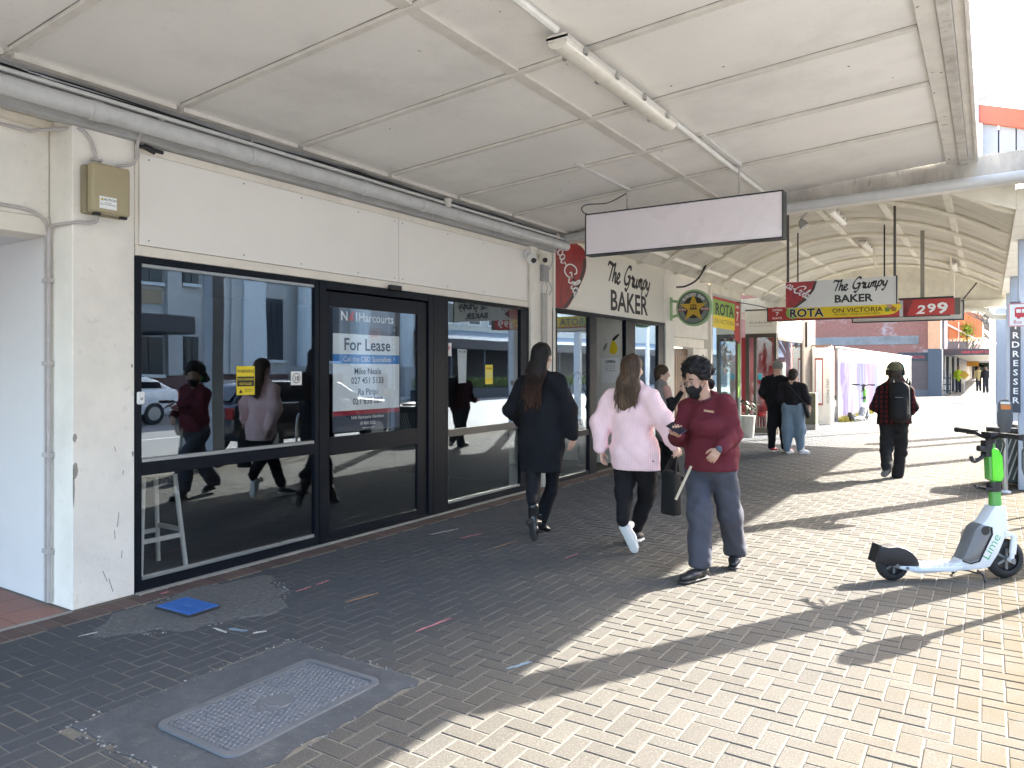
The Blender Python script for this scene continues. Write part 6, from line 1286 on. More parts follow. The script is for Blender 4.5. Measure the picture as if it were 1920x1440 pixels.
def car(name, lab, x, y, paint, rz, h=1.75, L_=4.7, W2=.93, suv=True):
    r = thing(name, lab, 'car', (0, 0, 0)); a = -L_/2; z0 = .32
    low = [(a, .55), (a + .05, .38), (a + .5, z0), (L_/2 - .4, z0), (L_/2 - .02, .42), (L_/2, .78), (L_/2 - .12, .98), (L_/2 - 1.2, 1.06), (L_/2 - 1.35, 1.07), (a + .10, 1.08), (a + .02, .95)]
    MB().prism(low, -W2, W2, 'x').build('body', paint, r, bevel=.07, seg=3, smooth=True)
    top = [(a + .08, 1.05), (a + .35 if suv else a + .7, h - .08), (a + .55 if suv else a + 1.0, h), (L_/2 - 2.1, h), (L_/2 - 1.85, h - .06), (L_/2 - 1.15, 1.05)]
    MB().prism(top, -W2 + .10, W2 - .10, 'x').build('cabin', paint, r, bevel=.06, seg=3, smooth=True)
    gd = mat('car_glass', (.01,.012,.015), .05, var=.05, bump=0)
    for s_ in (-1, 1):
        X1 = s_*(W2 - .092)
        for (p0, p1) in ((a + .55, -.15), (-.08, L_/2 - 1.75)): MB().prism([(p0, 1.12), (p0 + .08, h - .14), (p1 - (.22 if p1 > .3 else 0), h - .14), (p1 + (.1 if p1 > .3 else 0), 1.12)], min(X1, X1 + s_*.006), max(X1, X1 + s_*.006), 'x').build('side_window', gd, r)
        MB().box(min(s_*(W2 - .22), s_*(W2 - .02)), max(s_*(W2 - .22), s_*(W2 - .02)), a - .005, a + .06, .78, 1.0).build('tail_light', mat('lamp_red', (.30,.01,.01), .2), r, bevel=.01); MB().box(min(s_*(W2 - .35), s_*(W2 - .05)), max(s_*(W2 - .35), s_*(W2 - .05)), L_/2 - .07, L_/2 + .0, .78, .92).build('headlight', WHITE(), r, bevel=.01)
        MB().box(min(s_*W2, s_*(W2 + .2)), max(s_*W2, s_*(W2 + .2)), L_/2 - 1.75, L_/2 - 1.6, 1.05, 1.22).build('mirror', paint, r, bevel=.03)
        for yy in (a + .85, L_/2 - .85):
            M = Matrix.Translation((s_*(W2 - .11), yy, .34)) @ Matrix.Rotation(R(90), 4, 'Y'); wv = MB().lathe([(.2, -.12), (.33, -.12), (.345, -.09), (.345, .09), (.33, .12), (.2, .12)], (0,0,0), 28, M, False).build('wheel', m_tyre, r, smooth=True); MB().lathe([(.21, -.125), (.05, -.1), (.05, .1), (.21, .125)], (0,0,0), 20, M).build('rim', m_bead, wv, smooth=True)
    MB().prism([(a + .10, 1.12), (a + .32 if suv else a + .62, h - .14), (a + .30 if suv else a + .6, h - .13), (a + .07, 1.12)], -W2 + .2, W2 - .2, 'x').build('rear_window', gd, r); MB().box(-.26, .26, a - .012, a + .0, .66, .78).build('number_plate', WHITE(), r)
    r.location = (x, y, -.13); r.rotation_euler = (0, 0, rz); return r
car('parked_car', 'black parked hatchback at the kerb right of the scooter', 2.45, 11.1, mat('car_black', (.012,.014,.018), .2, var=.05, bump=0, coat=1), 0, 1.48)
car('parked_car', 'white saloon parked across the road', 12.2, 11.7, mat('car_white', (.65,.66,.68), .25, bump=0, coat=1), math.pi, 1.45, suv=False); car('parked_car', 'dark blue estate parked across the road behind the white saloon', 14.4, 12.3, mat('car_blue', (.02,.05,.13), .25, bump=0, coat=1), math.pi, 1.55)
car('parked_car', 'white car parked far down the street by the workers', 1.6, 66, mat('car_white', (.65,.66,.68), .25, bump=0, coat=1), .1, 1.5)
# ================================================================ people
def fab(name, col, rough=.85, wv=0., wscale=220., wcol=None, var=.12, fuzz=0.):
    m = mat(name, col, rough, var=var, scale=9, bump=.25, bscale=180, spec=.25)
    return m
def striped(name, c1, c2, scale, rough=.8):
    if name in MATS: return MATS[name]
    m, t, b = nodes(name); L = t.links.new; geo = N(t, 'ShaderNodeNewGeometry')
    w_ = N(t, 'ShaderNodeTexWave', Scale=scale, Distortion=.6); w_.inputs['Detail Scale'].default_value = 2.; w_.bands_direction = 'X'; L(geo.outputs['Position'], w_.inputs['Vector'])
    n1 = N(t, 'ShaderNodeTexNoise', Scale=7., Detail=4.); L(geo.outputs['Position'], n1.inputs['Vector'])
    c = mixc(t, w_.outputs['Fac'], c1, c2); L(mixc(t, 1., c, ramp(t, n1.outputs['Fac'], [(.3, .92), (.7, 1.06)]), 'MULTIPLY'), b.inputs['Base Color'])
    b.inputs['Roughness'].default_value = rough; b.inputs['Specular IOR Level'].default_value = .2; MATS[name] = m; return m
def plaid(name):
    m, t, b = nodes(name); L = t.links.new; geo = N(t, 'ShaderNodeNewGeometry')
    ws = []
    for d in ('X', 'Z'):
        w_ = N(t, 'ShaderNodeTexWave', Scale=4.5); w_.bands_direction = d; L(geo.outputs['Position'], w_.inputs['Vector']); ws.append(ramp(t, w_.outputs['Fac'], [(.45, 0), (.55, 1)]))
    c = mixc(t, ws[0], (.09,.012,.014), (.012,.010,.011)); c2 = mixc(t, ws[1], c, (.010,.009,.010)); L(mixc(t, .7, c, c2), b.inputs['Base Color']); b.inputs['Roughness'].default_value = .9; b.inputs['Specular IOR Level'].default_value = .15
    MATS[name] = m; return m
SKIN = mat('skin', (.46,.27,.19), .5, var=.06, scale=14, bump=.05, bscale=200, trans=.08, spots=.12, spotcol=(.40,.17,.12), sscale=18)
SKIN2 = mat('skin_light', (.56,.36,.28), .5, var=.06, scale=14, bump=.05, bscale=200, trans=.08)
def hairmat(name, c1, c2, z0, z1):
    """dark at the crown, lighter towards the tips as the hair itself is coloured"""
    m, t, b = nodes(name); L = t.links.new; geo = N(t, 'ShaderNodeNewGeometry'); mp = N(t, 'ShaderNodeMapping'); mp.inputs['Scale'].default_value = (90, 90, 5); L(geo.outputs['Position'], mp.inputs[0])
    n1 = N(t, 'ShaderNodeTexNoise', Scale=1., Detail=4.); L(mp.outputs[0], n1.inputs['Vector']); xy = N(t, 'ShaderNodeSeparateXYZ'); L(geo.outputs['Position'], xy.inputs[0])
    mr_ = N(t, 'ShaderNodeMapRange'); mr_.inputs[1].default_value = z1; mr_.inputs[2].default_value = z0; L(xy.outputs[2], mr_.inputs[0])
    c = mixc(t, mr_.outputs[0], c1, c2); L(mixc(t, 1., c, ramp(t, n1.outputs['Fac'], [(.3, .45), (.7, 1.5)]), 'MULTIPLY'), b.inputs['Base Color']); b.inputs['Roughness'].default_value = .55; b.inputs['Specular IOR Level'].default_value = .25
    bp = N(t, 'ShaderNodeBump', Strength=.6, Distance=.006); L(n1.outputs['Fac'], bp.inputs['Height']); L(bp.outputs[0], b.inputs['Normal']); MATS[name] = m; return m
def V(*a): return Vector(a)
def basis(fw, up=(0, 0, 1)):
    f = Vector(fw).normalized(); r = f.cross(Vector(up)).normalized(); u = r.cross(f); return r, f, u      # right, forward, up
def rotm(fw, up=(0, 0, 1)): r, f, u = basis(fw, up); return [[r.x, f.x, u.x], [r.y, f.y, u.y], [r.z, f.z, u.z]]
def head(sd, c, fw, up=(0, 0, 1), s=1.):
    r, f, u = basis(fw, up); Rm = rotm(fw, up); P = lambda x, y, z: c + (r*x + f*y + u*z)*s
    sd.ell(P(0, -.012, .03), np.array((.076, .096, .093))*s, Rm, .02); sd.ell(P(0, .012, -.035), np.array((.060, .078, .085))*s, Rm, .03)
    sd.cone(P(0, .05, -.095), P(0, .02, -.07), .030*s, .04*s, .03)                       # chin
    sd.cone(P(0, .088, .012), P(0, .110, -.028), .011*s, .016*s, .014)                     # nose
    for q in (-1, 1):
        sd.ell(P(q*.034, .094, .012), np.array((.020, .014, .012))*s, Rm, .012, sub=True); sd.ell(P(q*.033, .080, .012), np.array((.0135,)*3)*s, Rm, .003)   # socket, eye
        sd.cone(P(q*.050, .082, .030), P(q*.018, .094, .030), .007*s, .008*s, .012); sd.ell(P(q*.040, .070, -.030), np.array((.026, .022, .024))*s, Rm, .02)
        sd.ell(P(q*.077, -.005, -.005), np.array((.010, .022, .033))*s, Rm, .008)
    sd.cone(P(-.02, .088, -.062), P(.02, .088, -.062), .009*s, k=.012)
def hand(sd, wr, d, palm, thumb, curl=(.35, .45, .4), s=1., spread=.12):
    """palm, four jointed fingers of unequal length and a thumb leaving the side of the palm"""
    d = Vector(d).normalized(); n = Vector(palm).normalized(); n = (n - d*n.dot(d)).normalized(); t = d.cross(n); t = t if t.dot(Vector(thumb)) > 0 else -t
    sd.cone(wr, wr + d*.03*s, .023*s, .026*s, .012); k = wr + d*.085*s
    for i in range(4): sd.cone(wr + d*.022*s + t*(.014 - .009*i)*s, k + t*(.030 - .020*i)*s, .0145*s, .0125*s, .010)
    for i, L_ in enumerate((.072, .080, .074, .058)):
        p = k + t*(.030 - .020*i)*s; a = 0; dd = (d + t*spread*(1.5 - i)*.5).normalized()
        for j, (fr_, cu) in enumerate(zip((.46, .30, .24), curl)):
            a += cu; v_ = dd*math.cos(a) + n*math.sin(a); q = p + v_*L_*fr_*s; sd.cone(p, q, (.0102 - .0009*j)*s, (.0094 - .0011*j)*s, .003); p = q
    p = wr + d*.028*s + t*.022*s; q = p + (d*.6 + t*.75 + n*.25).normalized()*.042*s; e = q + (d*.85 + t*.3 + n*.4).normalized()*.032*s; g = e + (d*.9 + n*.4).normalized()*.024*s
    sd.cone(p, q, .0165*s, .0125*s, .010); sd.cone(q, e, .0120*s, .0105*s, .004); sd.cone(e, g, .0105*s, .0085*s, .003)
def shoe(heel, toe, up=(0, 0, 1), w_=.042, hh=.05, sole=.022):
    """returns upper and sole bodies for a foot from heel to toe"""
    h, t_ = Vector(heel), Vector(toe); d = (t_ - h).normalized(); u = Vector(up); u = (u - d*u.dot(d)).normalized(); L_ = (t_ - h).length; r = d.cross(u); sh_ = SDF(.025)
    Rm = [[r.x, d.x, u.x], [r.y, d.y, u.y], [r.z, d.z, u.z]]
    sh_.cone(h + d*.035 + u*(sole + .03), h + d*L_*.55 + u*(sole + .026), w_*.82, w_*.9, flat=(u, .8)); sh_.cone(h + d*L_*.5 + u*(sole + .022), t_ - d*.045 + u*(sole + .014), w_*.95, w_*.78, flat=(u, .62)); sh_.cone(h + d*.05 + u*(sole + .04), h + d*.06 + u*(sole + hh + .05), w_*.78, w_*.72)
    so = SDF(.006); so.cone(h + d*.036 + u*sole*.5, h + d*L_*.5 + u*sole*.5, w_*.93, w_*.86, flat=(u, sole*.5/w_)); so.cone(h + d*L_*.5 + u*sole*.5, t_ - d*.042 + u*sole*.5, w_*.92, w_*.98, flat=(u, sole*.5/w_))
    return sh_, so
def strands(P0, P1, n, mid, r_, rad=.0022, sp=.02, seed=1):
    """loose locks from points around P0 to points around P1"""
    rr = random.Random(seed); b = MB()
    for i in range(n):
        a = P0(rr.random(), rr); c = P1(a, rr); m_ = (a + c)*.5 + mid(a, rr); b.tube(curve_pts([a, m_, c], 4), [rad]*8 + [rad*.4], 4, cap=False)
    return b
def legs(sd, J, r_hip, r_knee, r_ank, k=.04, wide=1.): 
    for h, kn, a in J: sd.cone(h, kn, r_hip, r_knee, k); sd.cone(kn, a, r_knee, r_ank, k*.6)
def put_person(name_label, base): return thing('person', name_label, 'person', base)
FWD, BACK = V(0, 1, 0), V(0, -1, 0)

# ---- woman in the long black coat
D0 = 7.1; A = put_person('woman in long black coat with very long dark hair walking beside the shop windows', at(1012, 1000, 7.1).xy.to_3d())
hc = at(1017, 670, 7.08); nk = at(1016, 704, 7.08); sL, sR = at(983, 722, 7.2), at(1046, 717, 6.98); eL, eR = at(956, 768, 7.22), at(1067, 768, 6.98); wL, wR = at(976, 792, 7.45), at(1073, 816, 6.98)
hpL, hpR = at(1003, 822, 7.15), at(1036, 822, 7.03); kL, kR = at(1000, 915, 7.0), at(1036, 912, 7.22); aL, aR = at(1000, 968, 6.92), at(1016, 982, 7.24); pel = (hpL + hpR)/2; ch = at(1015, 735, 7.08)
bd = SDF(.03); head(bd, hc, (-.1, 1, 0), s=1.0); bd.cone(hc - _U*.06, nk - _U*.04, .052, .058); bd.cone(nk - _U*.08, ch, .07, .12, flat=(FWD, .75)); bd.cone(ch, pel + _U*.14, .12, .11, flat=(FWD, .7))
for s_, e_, w_ in ((sL, eL, wL), (sR, eR, wR)): bd.cone(s_, e_, .045, .036); bd.cone(e_, w_, .036, .025)
legs(bd, ((hpL, kL, aL), (hpR, kR, aR)), .075, .05, .036); hand(bd, wR + _U*-.01, (-.15, .1, -1), (-.8, .2, 0), (0, 1, 0), (.3, .35, .3)); hand(bd, wL, (.4, 1, .3), (0, 0, -1), (1, 0, 0))
bd.mb(.009).build('body', SKIN2, A, smooth='all')
co = SDF(.06); co.cone(at(1016, 722, 7.08), at(1015, 775, 7.08), .11, .195, flat=(FWD, .68)); co.cone(at(1015, 775, 7.08), at(1014, 830, 7.08), .195, .225, flat=(FWD, .66)); co.cone(at(1014, 830, 7.08), at(1016, 900, 7.08), .225, .215, flat=(FWD, .66))
for s_, e_, w_ in ((sL, eL, wL), (sR, eR, wR)): co.cone(s_, e_, .075, .068); co.cone(e_, w_, .068, .056, .03)
co.cone(sL, nk, .062, .062, flat=(FWD, .9)); co.cone(sR, nk, .062, .062, flat=(FWD, .9)); co.cone(nk - _U*.02, nk + _U*.015, .075, .062, .03)
co.mb(.011, fold=.009, fscale=26, fdir=(1, 1, .3), seed=3, cuts=((at(1015, 886, 7.0), (.03, -.05, -1)),)).build('coat', fab('black_wool', (.011,.012,.016), .9), A, smooth='all')
tg = SDF(.035); legs(tg, ((hpL - _U*.0, kL, aL), (hpR - _U*.0, kR, aR)), .090, .062, .042); tg.cone(hpL - _U*.12, hpR - _U*.12, .09); tg.cone(kL - _U*.05 - FWD*.02, aL + _U*.15 - FWD*.03, .058, .045); tg.cone(kR - _U*.05 - FWD*.02, aR + _U*.15 - FWD*.03, .058, .045); tg.mb(.011, fold=.002, fscale=30, seed=2).build('leggings', fab('legging_black', (.010,.011,.015), .75), A, smooth='all')
m_lea = mat('boot_leather', (.012,.012,.014), .28, var=.2, bump=.1, bscale=60, coat=.2)
for (h_, t_, a_, up) in ((at(992, 972, 6.86), at(1001, 1017, 6.83), aL, (.1, 1, .15)), (at(1010, 999, 7.24), at(1033, 1000, 7.36), aR, (0, 0, 1))):
    u_, so = shoe(h_, t_, up, .040, .06, .02); u_.cone(a_, a_ + _U*.09, .046, .05); o = u_.mb(.009).build('boot', m_lea, A, smooth='all'); so.cone(Vector(h_) + (Vector(t_) - Vector(h_)).normalized()*.03, Vector(h_) + (Vector(t_) - Vector(h_)).normalized()*.035 - Vector(up).normalized()*.028, .028, .024); so.mb(.007).build('sole', mat('sole_black', (.02,.02,.02), .7), o, smooth='all')
hr = SDF(.05); hr.ell(hc + V(0, -.015, .045), (.089, .106, .096)); hr.cone(hc + V(0, -.05, .02), hc + V(-.02, -.085, -.15), .084, .105, flat=(FWD, .55)); hr.cone(hc + V(-.02, -.085, -.15), hc + V(-.045, -.125, -.37), .105, .07, flat=(FWD, .36)); hr.cone(hc + V(-.045, -.125, -.37), hc + V(-.055, -.135, -.46), .06, .02, flat=(FWD, .4)); hr.ell(hc + V(-.01, .10, -.03), (.062, .06, .085), sub=True, k=.03)
m_h = hairmat('hair_black_brown', (.012,.010,.010), (.075,.035,.022), hc.z - .48, hc.z - .08); ho = hr.mb(.009, fold=.004, fscale=70, fdir=(1, 1, .06), seed=4).build('hair', m_h, A, smooth='all')
strands(lambda t_, q: hc + V(q.uniform(-.11, .09), -.10 - q.random()*.03, -.12 - q.random()*.1), lambda a, q: a + V(q.gauss(-.02, .02), -.02, -q.uniform(.18, .36)), 120, lambda a, q: V(q.gauss(0, .01), -.02 - q.random()*.008, 0), None, .0026, seed=6).build('loose_locks', m_h, ho, fix=False)['kind'] = 'stuff'

# ---- woman in the pink shirt
B_ = put_person('woman in loose pink shirt and black trousers with long brown hair, walking away', at(1185, 1020, 6.6).xy.to_3d())
hc = at(1186, 692, 6.55); nk = at(1185, 722, 6.55); sL, sR = at(1149, 746, 6.66), at(1217, 742, 6.44); eL, eR = at(1126, 795, 6.66), at(1243, 788, 6.38); wL, wR = at(1127, 846, 6.58), at(1264, 836, 6.36)
hpL, hpR = at(1172, 866, 6.6), at(1212, 866, 6.48); kL, kR = at(1170, 928, 6.52), at(1214, 925, 6.68); aL, aR = at(1168, 978, 6.42), at(1194, 992, 6.78); pel = (hpL + hpR)/2; ch = at(1184, 765, 6.55)
bd = SDF(.03); head(bd, hc, (.1, 1, 0), s=.98); bd.cone(hc - _U*.06, nk - _U*.04, .05, .056); bd.cone(nk - _U*.08, ch, .07, .12, flat=(FWD, .75)); bd.cone(ch, pel + _U*.14, .12, .11, flat=(FWD, .7))
for s_, e_, w_ in ((sL, eL, wL), (sR, eR, wR)): bd.cone(s_, e_, .042, .034); bd.cone(e_, w_, .034, .024)
legs(bd, ((hpL, kL, aL), (hpR, kR, aR)), .075, .05, .036); hand(bd, wL + _U*.008, (.05, .15, -1), (.9, .1, 0), (0, 1, 0), (.35, .4, .3), .93); hand(bd, wR, (.35, .05, -1), (-.8, .5, 0), (0, .9, -.3), (1.0, 1.3, .9), .93)
bd.mb(.009).build('body', SKIN2, B_, smooth='all')
m_pk = striped('pink_cotton', (.86,.56,.60), (.92,.72,.74), 26.)
co = SDF(.055); co.cone(at(1185, 738, 6.55), at(1184, 785, 6.55), .11, .185, flat=(FWD, .66)); co.cone(at(1184, 785, 6.55), at(1185, 850, 6.53), .185, .195, flat=(FWD, .68)); co.cone(at(1185, 850, 6.53), at(1186, 895, 6.52), .195, .175, flat=(FWD, .68)); co.cone(sL, nk, .060, .060, flat=(FWD, .9)); co.cone(sR, nk, .060, .060, flat=(FWD, .9))
for s_, e_, w_ in ((sL, eL, wL), (sR, eR, wR)): co.cone(s_, e_, .078, .082); co.cone(e_, e_.lerp(w_, .8), .084, .058, .03); co.cone(e_.lerp(w_, .78), e_.lerp(w_, .96), .044, .043, .012)
co.cone(nk - _U*.01, nk + _U*.012, .066, .060, .02)
co.cone(at(1200, 850, 6.5), at(1202, 880, 6.5), .175, .165, flat=(FWD, .7))
co.mb(.010, fold=.012, fscale=30, fdir=(1, .8, .28), seed=11, cuts=((at(1185, 880, 6.5), (0, 0, -1)),)).build('shirt', m_pk, B_, smooth='all')
tg = SDF(.04); tg.cone(hpL, kL, .098, .078); tg.cone(kL, aL + _U*.02, .076, .058, .03); tg.cone(hpR, kR, .098, .080); tg.cone(kR, aR + _U*.03, .078, .062, .03); tg.cone(hpL + _U*.05, hpR + _U*.05, .11, flat=(FWD, .85)); tg.mb(.011, fold=.006, fscale=40, fdir=(1, 1, .9), seed=5).build('trousers', fab('black_trouser', (.012,.012,.014), .9), B_, smooth='all')
m_snk = mat('sneaker_white', (.70,.70,.70), .6, var=.05); m_sole = mat('sole_white', (.66,.66,.65), .7, var=.08, bump=.3, bscale=120)
for (h_, t_, up) in ((at(1164, 984, 6.42), at(1191, 1038, 6.41), (-.25, -1, .42)), (at(1192, 1018, 6.74), at(1202, 1012, 6.98), (0, 0, 1))):
    u_, so = shoe(h_, t_, tuple(-Vector(up)) if False else up, .046, .05, .03); 
    if up[2] < .9: u_, so = shoe(h_, t_, (.25, 1, -.2), .047, .05, .032)
    o = u_.mb(.009).build('sneaker', m_snk if up[2] < .9 else mat('sneaker_dark', (.03,.03,.032), .6), B_, smooth='all'); so.mb(.007).build('sole', m_sole, o, smooth='all')
hr = SDF(.05); hr.ell(hc + V(0, -.012, .04), (.088, .106, .096)); hr.cone(hc + V(0, -.05, .02), hc + V(-.005, -.085, -.13), .084, .098, flat=(FWD, .55)); hr.cone(hc + V(-.005, -.085, -.13), hc + V(-.02, -.115, -.27), .098, .075, flat=(FWD, .40)); hr.cone(hc + V(-.02, -.115, -.26), hc + V(-.035, -.13, -.33), .055, .03, flat=(FWD, .5)); hr.cone(hc + V(.06, -.09, -.18), hc + V(.075, -.115, -.28), .035, .015); hr.ell(hc + V(.01, .10, -.03), (.062, .06, .085), sub=True, k=.03)
m_h = hairmat('hair_brown', (.055,.032,.020), (.13,.085,.055), hc.z - .33, hc.z + .1); ho = hr.mb(.009, fold=.005, fscale=60, fdir=(1, 1, .08), seed=9).build('hair', m_h, B_, smooth='all')
strands(lambda t_, q: hc + V(q.uniform(-.095, .095), -.085 - q.random()*.035, -.06 - q.random()*.1), lambda a, q: a + V(q.gauss(-.01, .02), -.025, -q.uniform(.14, .26)), 110, lambda a, q: V(q.gauss(0, .012), -.02 - q.random()*.01, 0), None, .0027, seed=16).build('loose_locks', m_h, ho, fix=False)['kind'] = 'stuff'
bag = thing('tote_bag', 'plain black tote bag hanging from the pink shirted woman\'s right hand', 'bag', at(1258, 965, 6.36)); m_bag = fab('bag_black', (.012,.012,.013), .7)
b0 = at(1258, 924, 6.36); sdb = SDF(.02); sdb.cone(b0 + V(-.02, -.05, -.16), b0 + V(.02, .05, -.16), .06, .06); Mb = MB(); rr = [];
Mb.prism([(-.085, -.19), (.085, -.185), (.075, .18), (-.07, .195)], -.05, .05, 'y').xf(Matrix.Translation(b0) @ Matrix.Rotation(R(-25), 4, 'Z')); Mb.build('bag_body', m_bag, bag, bevel=.02, seg=3, smooth=True)
for s_ in (-.045, .045): MB().tube(curve_pts([b0 + V(-.05, s_, .17), wR + V(-.012, s_*.25, -.10), wR + V(.02, s_*.1, -.10), b0 + V(.055, s_, .17)], 8), .010, 6).build('strap', m_bag, bag, smooth=True)

# ---- woman in the maroon jumper, coming towards us with a phone
C_ = put_person('woman in maroon jumper, black face mask and glasses reading her phone as she walks', at(1335, 1075, 5.8).xy.to_3d())
hc = at(1307, 712, 5.78); fw = V(-.45, -1, -.42); up = V(-.10, -.2, 1)
nk = at(1323, 744, 5.80); sL, sR = at(1289, 767, 5.90), at(1361, 761, 5.68)       # left and right as seen in the picture
eL, eR = at(1270, 822, 5.86), at(1377, 815, 5.66); wL, wR = at(1272, 814, 5.60), at(1350, 842, 5.52); hpL, hpR = at(1310, 885, 5.86), at(1357, 885, 5.74); kL, kR = at(1313, 965, 5.68), at(1368, 965, 5.84); aL, aR = at(1313, 1052, 5.66), at(1378, 1030, 6.02); pel = (hpL + hpR)/2; ch = at(1326, 800, 5.78)
m_mar = mat('maroon_knit', (.115,.020,.029), .92, var=.10, scale=11, bump=.5, bscale=230, spec=.2); m_gry = fab('grey_denim', (.060,.063,.080), .9)
bd = SDF(.028); head(bd, hc, fw, up, .99); bd.cone(hc - _U*.045 + V(.02, .03, 0), nk - _U*.03, .052, .060); bd.cone(nk - _U*.07, ch, .075, .13, flat=(FWD, .75)); bd.cone(ch, pel + _U*.14, .12, .11, flat=(FWD, .7))
for s_, e_, w_ in ((sL, eL, wL), (sR, eR, wR)): bd.cone(s_, e_, .042, .034); bd.cone(e_, w_, .034, .024)
legs(bd, ((hpL, kL, aL), (hpR, kR, aR)), .075, .05, .036)
hand(bd, wL + V(0, -.01, .0), (.30, -.75, .25), (-.35, .15, 1), (-1, 0, .3), (.55, .75, .55), .9); hand(bd, wR, (-.55, -.35, -.75), (-.3, .9, -.2), (-.7, -.5, .4), (.4, .5, .4), .86)
bd.mb(.0075).build('body', SKIN, C_, smooth='all')
co = SDF(.055); co.cone(at(1324, 764, 5.80), at(1326, 802, 5.78), .11, .175, flat=(FWD, .72)); co.cone(at(1326, 802, 5.78), at(1334, 850, 5.78), .175, .195, flat=(FWD, .78)); co.cone(at(1334, 850, 5.78), at(1336, 905, 5.78), .20, .20, flat=(FWD, .75)); co.cone(sL, nk - _U*.02, .060, .056, flat=(FWD, .9)); co.cone(sR, nk - _U*.02, .060, .056, flat=(FWD, .9)); co.ell(at(1322, 800, 5.66), (.13, .07, .075), k=.06)
for s_, e_, w_ in ((sL, eL, wL), (sR, eR, wR)): co.cone(s_, e_, .070, .060); co.cone(e_, e_.lerp(w_, .90), .060, .046, .03)
co.cone(nk + V(.0, -.05, .03), nk + V(0, -.12, .06), .066, .07, sub=True, k=.02)
co.mb(.0095, fold=.008, fscale=34, fdir=(1, 1, .9), seed=21, cuts=((at(1336, 883, 5.7), (.02, .02, -1)), )).build('jumper', m_mar, C_, smooth='all')
nb = SDF(.01); 
for k in range(22): a0, a1 = 2*math.pi*k/22, 2*math.pi*(k+1)/22; f_ = lambda a_: nk + V(.092*math.cos(a_), -.005 + .075*math.sin(a_), -.005 + .022*math.cos(a_) + .03*math.sin(a_)); nb.cone(f_(a0), f_(a1), .010)
nb.mb(.006).build('neck_rib', mat('neck_rib', (.075,.014,.022), .9), C_, smooth='all')
cf = SDF(.01); cf.cone(eR.lerp(wR, .86), wR, .037, .034); cf.mb(.008).build('cuff', fab('cuff_grey', (.09,.10,.13), .9), C_, smooth='all')
tg = SDF(.04); tg.cone(hpL, kL, .098, .094); tg.cone(kL, aL, .094, .084, .03); tg.cone(hpR, kR, .098, .095); tg.cone(kR, aR, .095, .086, .03); tg.cone(hpL + _U*.05, hpR + _U*.05, .108, flat=(FWD, .9)); tg.mb(.0095, fold=.008, fscale=30, fdir=(1, 1, .7), seed=8, cuts=((aL - _U*.045, (0, 0, -1)),)).build('trousers', m_gry, C_, smooth='all')
m_bshoe = mat('shoe_black', (.014,.014,.016), .4, var=.2, bump=.1)
for (h_, t_, up_) in ((at(1325, 1072, 5.68), at(1275, 1090, 5.50), (0, 0, 1)), (at(1382, 1046, 6.04), at(1374, 1062, 5.88), (0, -.1, 1))):
    h_, t_ = Vector(h_), Vector(t_); h_.z = max(h_.z, .0) if up_[1] == 0 else .035; t_.z = 0.
    if up_[1] == 0: h_.z = 0.
    u_, so = shoe(h_, t_, up_, .048, .055, .03); o = u_.mb(.008).build('shoe', m_bshoe, C_, smooth='all'); so.mb(.007).build('sole', mat('sole_black', (.02,.02,.02), .7), o, smooth='all')
    for j in range(4): pass
# face: mask, glasses, brows; hair; badge
r_, f_, u_ = basis(fw, up); P = lambda x, y, z: hc + r_*x + f_*y + u_*z; Rm = rotm(fw, up)
mk = SDF(.02); mk.ell(P(0, .056, -.048), (.066, .062, .052), Rm); mk.cone(P(0, .100, -.020), P(0, .118, -.045), .016, .020, .02); mk.cone(P(0, .085, -.09), P(0, .05, -.105), .030, .036); mk.ell(P(0, -.035, -.03), (.2, .065, .2), Rm, .01, sub=True)
mo = mk.mb(.006, cuts=((P(0, .1, -.012), tuple(u_*1.0 + f_*.15)),)).build('face_mask', fab('mask_black', (.012,.012,.014), .75), C_, smooth='all')
lp_ = MB()
for q in (-1, 1): lp_.tube([P(q*.062, .06, -.03), P(q*.082, .0, .018)], .002, 5); lp_.tube([P(q*.060, .05, -.075), P(q*.082, -.005, -.02)], .002, 5)
lp_.build('ear_loops', BLACK(), mo)
gl_ = MB()
for q in (-1, 1):
    gl_.tube([P(q*.036 + .024*math.cos(a_), .112, .010 + .018*math.sin(a_)) for a_ in [k*.3927 for k in range(17)]], .0022, 5, cap=False); gl_.tube([P(q*.060, .110, .016), P(q*.078, .02, .020)], .0022, 5)
gl_.tube([P(-.012, .113, .014), P(.012, .113, .014)], .002, 5); gl_.build('glasses', mat('glasses_frame', (.45,.36,.34), .3, metal=.5), C_, smooth=True)
eb = SDF(.004)
for q in (-1, 1): eb.cone(P(q*.052, .090, .040), P(q*.018, .100, .042), .004, .005)
eb.mb(.004).build('eyebrows', mat('hair_dark', (.018,.013,.011), .6), C_, smooth='all'); ey = MB()
for q in (-1, 1): ey.lathe([(0, -.001), (.0075, -.001), (.007, .001), (0, .001)], (0, 0, 0), 12, Matrix.Translation(P(q*.033, .0925, .010)) @ fw.to_track_quat('Z', 'Y').to_matrix().to_4x4())
ey.build('pupils', BLACK(), C_)
rr = random.Random(31); hr = SDF(.022); hr.ell(P(0, -.03, .045), (.086, .098, .086), Rm)
for k in range(190):
    a_ = rr.uniform(-math.pi, math.pi); e_ = rr.uniform(-.35, 1.5); d = V(math.cos(a_)*math.cos(e_), math.sin(a_)*math.cos(e_), math.sin(e_))
    if d.y > .45 and d.z < .50: continue
    q = P(d.x*.098, -.025 + d.y*.105, .045 + d.z*.102); rd = rr.uniform(.016, .030); hr.ell(q + V(rr.gauss(0, .006), rr.gauss(0, .006), rr.gauss(0, .006)), (rd, rd, rd*rr.uniform(.7, 1.2)), k=.012)
